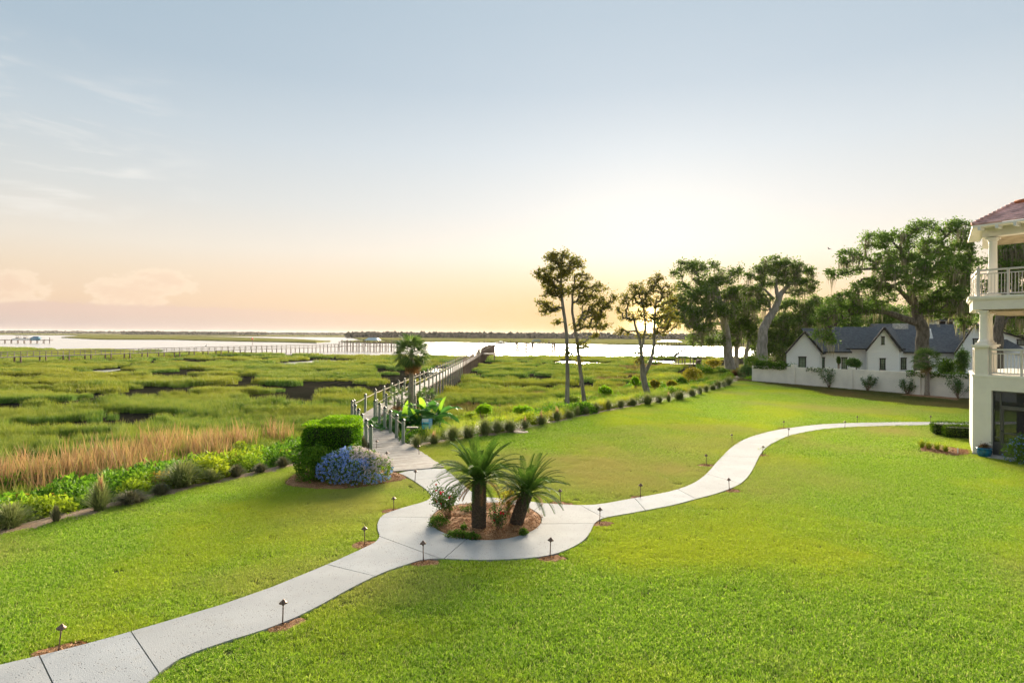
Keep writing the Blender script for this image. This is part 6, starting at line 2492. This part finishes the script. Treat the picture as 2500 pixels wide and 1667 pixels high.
LL = ['yellow-green lily clump at the left end of the bed by the building', 'yellow-green lily clump second from the left in the bed by the building', 'tallest yellow-green lily clump in the middle of the bed', 'yellow-green lily clump at the right end of the bed by the building']
for (qx, qy), lab in zip([(2252, 1094), (2270, 1098), (2290, 1100), (2310, 1105)], LL):
    p = P(qx, qy)
    o = empty('lily_clump', (p.x, p.y, .03), label=lab, cat='lily', group='yellow lilies by the cream building')
    q = link('blades', fountain(90, .42, .34, .035, G_LILY), o)
    q.location = (0, 0, 0)
vp = P(2340, 1109)
MB().tube([(vp.x, vp.y, 0), (vp.x, vp.y, .27), (vp.x, vp.y, .275)], [.022, .022, .018], 10).build('white_pipe', M_WHITE)
tag(bpy.data.objects['white_pipe'], 'short white plastic pipe standing in the lily bed', 'pipe')

# ================================================================== TREES
def tree(name, label, d, trunks, blobs, m_leaf, m_bark, leaf=(.22, .12), dens=1.0, crad=.55, moss=0, base_z=None, r0=.35, cat='tree', limbs=(), group=None, flat=.7, mosslen=1.2):
    """trunks: lists of photo points with radius in metres; blobs: crown lobes (x, y, rx, ry[, depth offset]); all set at distance d"""
    k_ = d / F
    nodes, par, rad_fix = [], [], {}
    root_pt = None
    bark = MB()
    for tr in list(trunks) + list(limbs):
        pts_ = []
        for q in tr:
            p = at(q[0], q[1], d + (q[3] if len(q) > 3 else 0))
            pts_.append((p, q[2]))
        if root_pt is None:
            p0 = pts_[0][0].copy()
            gz = base_z if base_z is not None else p0.z
            p0.z = gz - .2
            root_pt = Vector((p0.x, p0.y, gz))
            pts_ = [(p0, pts_[0][1] * 1.35), (Vector((p0.x, p0.y, gz + .5)), pts_[0][1] * 1.05)] + pts_[1:]
        dense = []
        for i in range(len(pts_) - 1):
            for j in range(4):
                t = j / 4
                p = pts_[i][0].lerp(pts_[i + 1][0], t) + Vector((random.uniform(-1, 1), random.uniform(-1, 1), 0)) * pts_[i][1] * .12
                dense.append((p, pts_[i][1] * (1 - t) + pts_[i + 1][1] * t))
        dense.append(pts_[-1])
        bark.tube([p for p, _ in dense], [r_ for _, r_ in dense], 10, False)
        for p, r_ in dense:
            nodes.append(np.array(p[:]))
            par.append(-1)
    n_tr = len(nodes)
    root = empty(name, root_pt, label=label, cat=cat, group=group)
    # clusters
    cl = []
    for b in blobs:
        x_, y_, rx, ry = b[:4]
        dd = b[4] if len(b) > 4 else 0.0
        c = np.array(at(x_, y_, d + dd)[:])
        R3 = np.array([rx * k_, (rx + ry) * .5 * k_, ry * k_])
        n = max(6, int(dens * 10 * (R3[0] * R3[2]) / (crad * crad)))
        dv = rand_dirs(n)
        rr = rng.uniform(.15, 1, n) ** .45
        cl.append(c + dv * rr[:, None] * R3)
    cl = np.concatenate(cl)
    # branches: join every cluster to the nearest wood already there
    tn = np.array(nodes)
    order = np.argsort(np.min(np.linalg.norm(cl[:, None] - tn[None], axis=2), axis=1))
    ND = np.zeros((n_tr + len(cl) * 3, 3))
    ND[:n_tr] = tn
    cnt = n_tr
    edges = []
    for i in order:
        c = cl[i]
        dv = ND[:cnt] - c
        dist = np.linalg.norm(dv, axis=1) + np.maximum(0, dv[:, 2]) * 1.5
        j = int(np.argmin(dist))
        a_ = ND[j]
        prev = j
        for t in (.4, .75, 1.0):
            p = a_ + (c - a_) * t + rng.normal(0, .06, 3) * np.linalg.norm(c - a_) * (t < 1)
            p[2] += .10 * np.linalg.norm(c - a_) * math.sin(math.pi * t)
            ND[cnt] = p
            edges.append((prev, cnt))
            prev = cnt
            cnt += 1
    w_ = np.zeros(cnt)
    for a_, b_ in reversed(edges):
        w_[b_] += .35
        w_[a_] += w_[b_]
    r_ = lambda i: min(r0 * .55, .012 + .016 * math.sqrt(w_[i]) * (d / 50) ** .5)
    for a_, b_ in edges:
        bark.tube([ND[a_], ND[b_]], [max(r_(b_), min(r_(a_), r_(b_) * 1.5)), r_(b_)], 5, False)
    bark.build('trunk', m_bark, root, True)
    # leaves in flattened, ragged sprays
    per = max(6, int(dens * 42 * (crad / .55) ** 2 * (.22 * .12) / (leaf[0] * leaf[1])))
    per = min(per, 90)
    sizes = rng.uniform(.6, 1.25, len(cl))
    C = np.repeat(cl, per, 0)
    sz = np.repeat(sizes, per)
    cen = C + rng.normal(0, 1, (len(C), 3)) * np.array([.5, .5, .5 * flat]) * crad * sz[:, None]
    arr = Arr()
    arr.add(*leaf_arrays(cen, leaf[0], leaf[1], .35))
    link('crown', arr.mesh('crown', m_leaf), root)
    if moss:
        pick = rng.choice(len(cl), min(len(cl), moss), replace=False)
        V = []
        for i in pick:
            c = cl[i]
            ns = random.randint(6, 14)
            L = mosslen * random.uniform(.5, 1.5)
            for _ in range(ns):
                o = c + rng.normal(0, .22, 3) * np.array([1, 1, .3]) - np.array([0, 0, .2])
                l_ = L * random.uniform(.4, 1.0)
                th = random.uniform(0, 3.14)
                s_ = np.array([math.cos(th), math.sin(th), 0]) * .045
                dr = rng.normal(0, .06, 3) * np.array([1, 1, 0])
                V += [o - s_, o + s_, o + dr + s_ * .7 - np.array([0, 0, l_ * .6]), o + dr * 1.5 - np.array([0, 0, l_])]
        V = np.array(V)
        link('spanish_moss', np_mesh('spanish_moss', V, np.arange(len(V)).reshape(-1, 4), G_MOSS), root)
    return root


tree('bay_tree', 'tall slim tree with pale trunk, left of the pair at the lawn edge', 45,
     [[(1385, 994, .17), (1386, 930, .155), (1385, 870, .145), (1383, 810, .135), (1376, 765, .125), (1370, 720, .11), (1369, 680, .08), (1372, 645, .045)]],
     [(1367, 629, 42, 17), (1327, 668, 23, 17), (1361, 664, 38, 26), (1404, 641, 20, 18), (1326, 737, 16, 17), (1364, 708, 26, 18), (1332, 763, 15, 10), (1352, 752, 14, 12), (1345, 715, 20, 14), (1340, 690, 22, 14), (1381, 859, 15, 9), (1365, 785, 10, 6)],
     G_BAY, M_BARK, (.19, .095), .88, .36, base_z=-.5, r0=.16, group='pair of tall trees at the lawn edge')
tree('bay_tree', 'darker slim tree leaning left with wide lower crown, right of the pair', 45.8,
     [[(1427, 990, .16), (1421, 930, .145), (1414, 880, .135), (1409, 830, .125), (1402, 795, .115), (1397, 760, .10), (1397, 720, .08), (1402, 690, .05)]],
     [(1420, 680, 22, 17), (1412, 708, 30, 20), (1461, 703, 20, 14), (1437, 732, 33, 19), (1475, 740, 22, 19), (1443, 768, 38, 21), (1414, 797, 22, 10), (1457, 795, 30, 10), (1447, 819, 17, 6), (1420, 842, 17, 14), (1415, 882, 14, 11), (1494, 728, 9, 8), (1432, 850, 12, 8)],
     G_BAY, M_BARK, (.19, .095), .80, .36, base_z=-.5, r0=.16, group='pair of tall trees at the lawn edge')
tree('bay_tree', 'forked tree with three stems standing against the low sun', 51,
     [[(1582, 969, .26), (1574, 935, .25), (1570, 912, .24), (1567, 870, .16), (1563, 832, .13), (1552, 800, .10), (1545, 770, .07)]],
     [(1547, 706, 16, 17), (1602, 676, 19, 14), (1575, 702, 36, 19), (1626, 706, 25, 15), (1530, 731, 25, 17), (1586, 735, 38, 20), (1634, 731, 20, 15), (1516, 757, 18, 10), (1535, 776, 20, 12), (1575, 772, 34, 16), (1626, 764, 26, 20), (1521, 811, 17, 12), (1616, 806, 26, 16), (1571, 818, 18, 10), (1551, 857, 15, 9), (1559, 882, 15, 10), (1645, 790, 16, 14)],
     G_BAY, M_BARK, (.19, .095), .72, .36, base_z=-.45, r0=.2, limbs=[[(1572, 915, .19), (1588, 885, .15), (1597, 840, .13), (1597, 790, .10), (1601, 740, .06)], [(1568, 850, .11), (1576, 800, .09), (1570, 740, .05)]])
tree('live_oak', 'broad live oak with pale trunk and hanging moss right of the sun', 92,
     [[(1783, 902, .75), (1778, 860, .68), (1771, 810, .62), (1766, 775, .55), (1757, 738, .45), (1748, 700, .3)]],
     [(1675, 651, 32, 16), (1657, 667, 18, 10), (1702, 655, 28, 16), (1739, 647, 16, 11), (1726, 686, 32, 22), (1773, 669, 28, 14), (1800, 661, 18, 12), (1763, 706, 48, 30), (1794, 726, 34, 26), (1682, 718, 30, 22), (1706, 755, 38, 26), (1671, 775, 26, 18), (1641, 757, 34, 28), (1618, 784, 22, 16), (1698, 796, 32, 14), (1722, 822, 44, 17), (1698, 841, 20, 10), (1747, 833, 26, 12), (1660, 700, 22, 14), (1738, 760, 34, 26, -3), (1775, 760, 26, 24, -4), (1690, 765, 34, 24, -3), (1655, 735, 26, 18), (1730, 800, 34, 16, -3), (1715, 715, 34, 24, -3)],
     G_OAK, M_BARKL, (.32, .18), .82, .72, moss=120, base_z=-.3, r0=.5, limbs=[[(1762, 755, .35), (1730, 715, .25), (1690, 680, .15)], [(1768, 790, .3), (1735, 790, .2), (1700, 800, .12)]], mosslen=2.0)
tree('live_oak', 'dense mossy oak with thin pale trunks just right of the broad oak', 96,
     [[(1797, 905, .4), (1799, 860, .36), (1800, 820, .3), (1806, 780, .2)]], [(1808, 760, 36, 32), (1804, 804, 36, 24), (1836, 784, 26, 28), (1828, 740, 24, 18), (1840, 825, 22, 20), (1790, 830, 20, 14)],
     G_OAK, M_BARKL, (.32, .18), 1.0, .8, moss=50, base_z=-.3, r0=.35, limbs=[[(1820, 905, .3), (1822, 860, .25), (1832, 820, .18)]], mosslen=2.2)
tree('live_oak', 'leaning live oak with bare silver trunk and flat spreading top', 85,
     [[(1862, 890, .78), (1860, 845, .70), (1863, 805, .62), (1875, 778, .55), (1890, 757, .5), (1898, 737, .45), (1905, 718, .38), (1920, 700, .28), (1940, 682, .2)]],
     [(1892, 639, 36, 13), (1926, 646, 34, 12), (1957, 657, 28, 11), (1982, 664, 13, 8), (1861, 656, 24, 11), (1835, 675, 26, 11), (1886, 664, 34, 14), (1937, 684, 32, 12), (1967, 688, 27, 11), (1977, 706, 17, 11), (1943, 714, 19, 11), (1835, 710, 30, 15), (1865, 727, 24, 12), (1905, 680, 24, 12), (1850, 745, 26, 16), (1930, 668, 26, 11), (1870, 690, 26, 13)],
     G_OAK, M_BARKL, (.30, .17), .9, .66, moss=80, base_z=-.2, r0=.4, limbs=[[(1898, 725, .3), (1893, 700, .24), (1898, 670, .14)], [(1888, 730, .22), (1868, 708, .15), (1850, 700, .1)], [(1880, 757, .18), (1877, 735, .14), (1870, 725, .1)]], mosslen=1.8)
tree('live_oak', 'dark dense oak mass behind the leaning silver trunk', 98,
     [[(1915, 900, .6), (1916, 860, .5), (1918, 820, .4), (1925, 780, .25)]], [(1926, 743, 32, 13), (1967, 747, 32, 15), (1992, 735, 22, 12), (1918, 784, 36, 28), (1896, 804, 32, 28), (1957, 775, 34, 26), (1906, 838, 32, 28), (1985, 780, 28, 24), (1945, 820, 34, 26), (1870, 830, 26, 26), (1890, 865, 26, 20), (1840, 860, 20, 18)],
     G_OAK, M_BARKD, (.36, .2), 1.0, .85, moss=90, base_z=-.2, r0=.45, mosslen=2.4)
tree('live_oak', 'great spreading live oak with thick leaning trunk in front of the white house', 66,
     [[(2252, 930, .80), (2250, 870, .72), (2251, 830, .66), (2252, 805, .64), (2242, 780, .56), (2231, 740, .42), (2216, 692, .34), (2206, 645, .26), (2196, 600, .15)]],
     [(2034, 666, 22, 12), (2074, 626, 34, 19), (2080, 662, 30, 10), (2134, 589, 40, 24), (2147, 634, 42, 20), (2193, 579, 38, 22), (2250, 560, 42, 22), (2329, 560, 44, 24), (2364, 589, 26, 20), (2273, 604, 52, 26), (2206, 619, 40, 22), (2339, 617, 40, 26), (2322, 664, 58, 30), (2366, 652, 30, 26), (2127, 692, 30, 17), (2157, 717, 40, 22), (2256, 730, 42, 24), (2306, 717, 46, 24), (2346, 690, 36, 22), (2060, 732, 42, 24), (2024, 772, 40, 28), (2006, 818, 27, 15), (2087, 755, 36, 18), (2140, 748, 32, 16), (2236, 758, 26, 12), (2356, 776, 22, 30), (2332, 745, 30, 17), (2030, 835, 12, 9), (2230, 690, 40, 26, -3), (2180, 665, 38, 24, -2), (2280, 650, 46, 28, -3), (2290, 760, 34, 20), (2340, 725, 30, 26, -2), (2100, 700, 26, 14), (2230, 640, 34, 24)],
     G_OAKB, M_BARKD, (.25, .14), .85, .58, moss=160, base_z=0, r0=.5, mosslen=1.7,
     limbs=[[(2243, 790, .42), (2205, 777, .36), (2165, 762, .28), (2120, 760, .2), (2075, 768, .12), (2040, 790, .07)], [(2231, 745, .3), (2195, 708, .22), (2160, 690, .12)], [(2208, 665, .24), (2150, 655, .17), (2090, 658, .11), (2045, 672, .06)], [(2236, 760, .3), (2275, 720, .24), (2320, 690, .16), (2350, 650, .1)], [(2214, 690, .22), (2250, 640, .18), (2300, 600, .12)]])
tree('live_oak', 'mossy oak with thick trunk seen between the balcony columns', 52,
     [[(2436, 905, .42), (2436, 850, .38), (2438, 800, .36), (2446, 750, .3), (2455, 700, .2)]],
     [(2475, 605, 48, 26), (2440, 640, 28, 24), (2492, 650, 40, 30), (2450, 690, 30, 22), (2480, 765, 36, 16), (2500, 720, 34, 24), (2420, 700, 18, 18)],
     G_OAKB, M_BARKD, (.22, .13), 1.0, .55, moss=90, base_z=0, r0=.35, limbs=[[(2438, 800, .2), (2465, 775, .14), (2500, 765, .1)]], mosslen=1.4)
for nm, lab, d, bl in [('background', 'broad dark oak closing the gap behind the left end of the white house', 108, [(2040, 748, 46, 20), (1990, 762, 36, 22), (2090, 765, 40, 20), (2115, 738, 28, 12), (2060, 790, 50, 20)]),
                       ('background', 'soft green tree behind the slate roof ridge, left of the great oak trunk', 118, [(2150, 762, 44, 22), (2200, 770, 40, 22), (2110, 785, 34, 18), (2170, 795, 44, 14)]),
                       ('background', 'pale green tree behind the great oak, above the slate roofs', 125, [(2260, 762, 44, 24), (2305, 755, 44, 26), (2350, 765, 40, 26), (2230, 780, 34, 18)]),
                       ('background', 'dark tree behind the left gable of the white house', 105, [(2010, 790, 34, 22), (2045, 800, 34, 18), (1985, 830, 30, 26), (2075, 785, 30, 18)]),
                       ('background', 'tree filling the gap behind the second white house', 100, [(2420, 760, 34, 26), (2470, 790, 44, 24), (2520, 770, 44, 30)])]:
    x_, y_ = bl[0][0], bl[0][1]
    tree('garden_tree', lab, d, [[(x_, 910, .35), (x_ + 2, 850, .3), (x_, y_ + 10, .2)]], bl, G_OAKB, M_BARKD, (.36, .22), 1.1, .85, base_z=0, r0=.3)


# bushes between the oaks, the wall end and the marsh
def bush(qx, qy, rx, ry, d, label, m=G_SHRUB, leaf=(.16, .09), n=None, name='wild_bush', z=None):
    k_ = d / F
    c = at(qx, qy, d)
    o = empty(name, (c.x, c.y, c.z - ry * k_), label=label, cat='bush', group='wild bushes by the marsh corner')
    a_ = Arr()
    for i in range(5):
        q = Vector((random.uniform(-.45, .45) * rx * k_, random.uniform(-.4, .4) * rx * k_, random.uniform(-.25, .35) * ry * k_))
        rr = np.array([rx, rx, ry]) * k_ * random.uniform(.5, .75)
        a_.add(*shrub_leaves(tuple(c + q), rr, n or 420, leaf[0], leaf[1], .4, .35))
    link('leaves', a_.mesh('leaves', m), o)
    tips = [tuple(c + Vector((random.uniform(-.5, .5) * rx * k_, random.uniform(-.3, .3) * rx * k_, random.uniform(-.1, .4) * ry * k_))) for _ in range(9)]
    g = float(terrain(np.array([c.x]), np.array([c.y]))[0]) - .1
    stems(o, (c.x, c.y, min(g, c.z - ry * k_)), tips, .03)


bush(1690, 915, 26, 22, 72, 'bush tinted golden as sunlit at the left end of the thicket behind the lawn', G_GOLD)
bush(1668, 935, 16, 14, 68, 'small dark vine covered bush below the golden one', G_SHRUB)
bush(1722, 905, 28, 20, 80, 'rounded green bush in the thicket left of the oak trunk', G_SHRUB)
bush(1758, 912, 26, 18, 78, 'dark green glossy bush at the foot of the broad oak', G_IVY)
bush(1735, 888, 26, 14, 88, 'yellowish bush behind the dark bush at the marsh corner', G_GOLD)
bush(1795, 918, 22, 16, 76, 'reddish brown bush right of the broad oak trunk', leaf_mat('red_brown_leaf', [(.10, .05, .03), (.18, .08, .04), (.14, .10, .04)], .4, .5))
bush(1825, 908, 22, 20, 74, 'pale green bush with spiky leaves at the lawn corner', G_OLEA, (.30, .04))
bush(1845, 885, 30, 22, 78, 'large light green bush in front of the leaning oak', G_SHRUB)
bush(1832, 926, 26, 10, 70, 'low bright green bush where the lawn meets the thicket', G_HEDGET)
bush(1780, 936, 22, 9, 68, 'low green bush at the tip of the lawn edge', G_SHRUB)
bush(1600, 938, 12, 12, 62, 'small yellow bush on the bank right of the forked tree', G_GOLD)
bush(1553, 930, 13, 12, 64, 'lime green bush behind the foot of the forked tree', G_HEDGET)
bush(1636, 938, 16, 13, 64, 'golden green bush between the forked tree and the thicket', G_GOLD)
bush(1480, 955, 18, 14, 56, 'lime bush on the bank between the tall pair and the forked tree', G_HEDGET)
bush(1280, 1005, 26, 14, 40, 'bright yellow-green bush on the bank above the grass clumps', G_HEDGET, (.11, .05), 900)
bush(1180, 1000, 26, 14, 40, 'lime green bush on the bank right of the banana plants', G_HEDGET, (.11, .05), 900)
bush(1395, 975, 30, 12, 47, 'feathery yellow bush round the feet of the tall pair', G_FEATH, (.12, .04), 900)
for i, (qx, qy, rx, ry, lab) in enumerate([(2085, 886, 20, 13, 'spiky grey green palmetto behind the middle wall panel'), (2318, 902, 26, 30, 'dark green garden shrub behind the wall beside the short palm'), (2352, 890, 20, 44, 'tall garden shrub behind the wall next to the cream building')]):
    bush(qx, qy, rx, ry, 60, lab, (G_OLEA, G_IVY, G_OLEA)[i], ((.45, .05), (.2, .1), (.35, .05))[i], name='garden_shrub')
bush(2048, 882, 5, 12, 66, 'small upright dark evergreen against the white house wall', G_IVY, (.12, .05), name='garden_shrub')

# ================================================================== BIRDS
M_BIRD = mat('white_feather', (.80, .80, .78), .7)
eg = empty('egret', P(238, 862, .2), label='white egret perched on the rail of the grey boardwalk', cat='bird')
p = Vector((-84.0, 163.0, 1.25))
b = MB()
b.tube([p + Vector((-.25, 0, .15)), p + Vector((-.1, 0, .25)), p + Vector((.1, 0, .35)), p + Vector((.22, 0, .45)), p + Vector((.16, 0, .62)), p + Vector((.25, 0, .78)), p + Vector((.36, 0, .77)), p + Vector((.5, 0, .73))], [.02, .11, .13, .06, .04, .045, .045, .008], 8)
eg.location = p
b.build('body', M_BIRD, eg, True)
MB().tube([p + Vector((0, .03, -.02)), p + Vector((0, .03, .26))], .015, 5).tube([p + Vector((.02, -.03, -.02)), p + Vector((.02, -.03, .26))], .015, 5).build('legs', M_CAP, eg)
for i, (qx, qy, d, sp_w, lab) in enumerate([(2023, 608, 90, 1.0, 'dark bird gliding above the leaning oak'), (360, 799, 300, 1.6, 'small dark bird flying low over the river at left'), (447, 802, 300, 1.6, 'small dark bird flying low over the river, right of the first')]):
    c = at(qx, qy, d)
    o = empty('flying_bird', c, label=lab, cat='bird', group='birds in the sky')
    q = MB()
    q.tube([(-.05 * sp_w, -.25 * sp_w, 0), (0, 0, .02), (.03 * sp_w, .22 * sp_w, 0)], [.02, .07 * sp_w, .02], 6)
    for sd in (-1, 1):
        q.add([(0, .1 * sp_w, 0), (sd * .3 * sp_w, .12 * sp_w, .16 * sp_w), (sd * .62 * sp_w, -.05 * sp_w, .08 * sp_w), (sd * .28 * sp_w, -.06 * sp_w, .14 * sp_w), (0, -.1 * sp_w, 0)], [(0, 1, 2, 3, 4)])
    w_ = q.build('body', M_CAP, o)
    w_.location = (0, 0, 0)
    o.rotation_euler = (0, .2, .6)

# ================================================================== HAZE
def haze_box():
    b_ = MB().box((0, 3400, 11.5), (12600, 8000, 31.5))
    m = bpy.data.materials.new('evening_haze')
    m.use_nodes = True
    t = m.node_tree
    for n in list(t.nodes):
        if n.type != 'OUTPUT_MATERIAL':
            t.nodes.remove(n)
    pv = t.nodes.new('ShaderNodeVolumePrincipled')
    pv.inputs['Color'].default_value = (.93, .90, .88, 1)
    pv.inputs['Density'].default_value = HAZE
    pv.inputs['Anisotropy'].default_value = .3
    t.links.new(pv.outputs[0], t.nodes['Material Output'].inputs['Volume'])
    o = link('haze', b_.mesh('haze', m))
    tag(o, None, None, None, 'stuff')


HAZE = .00004
haze_box()
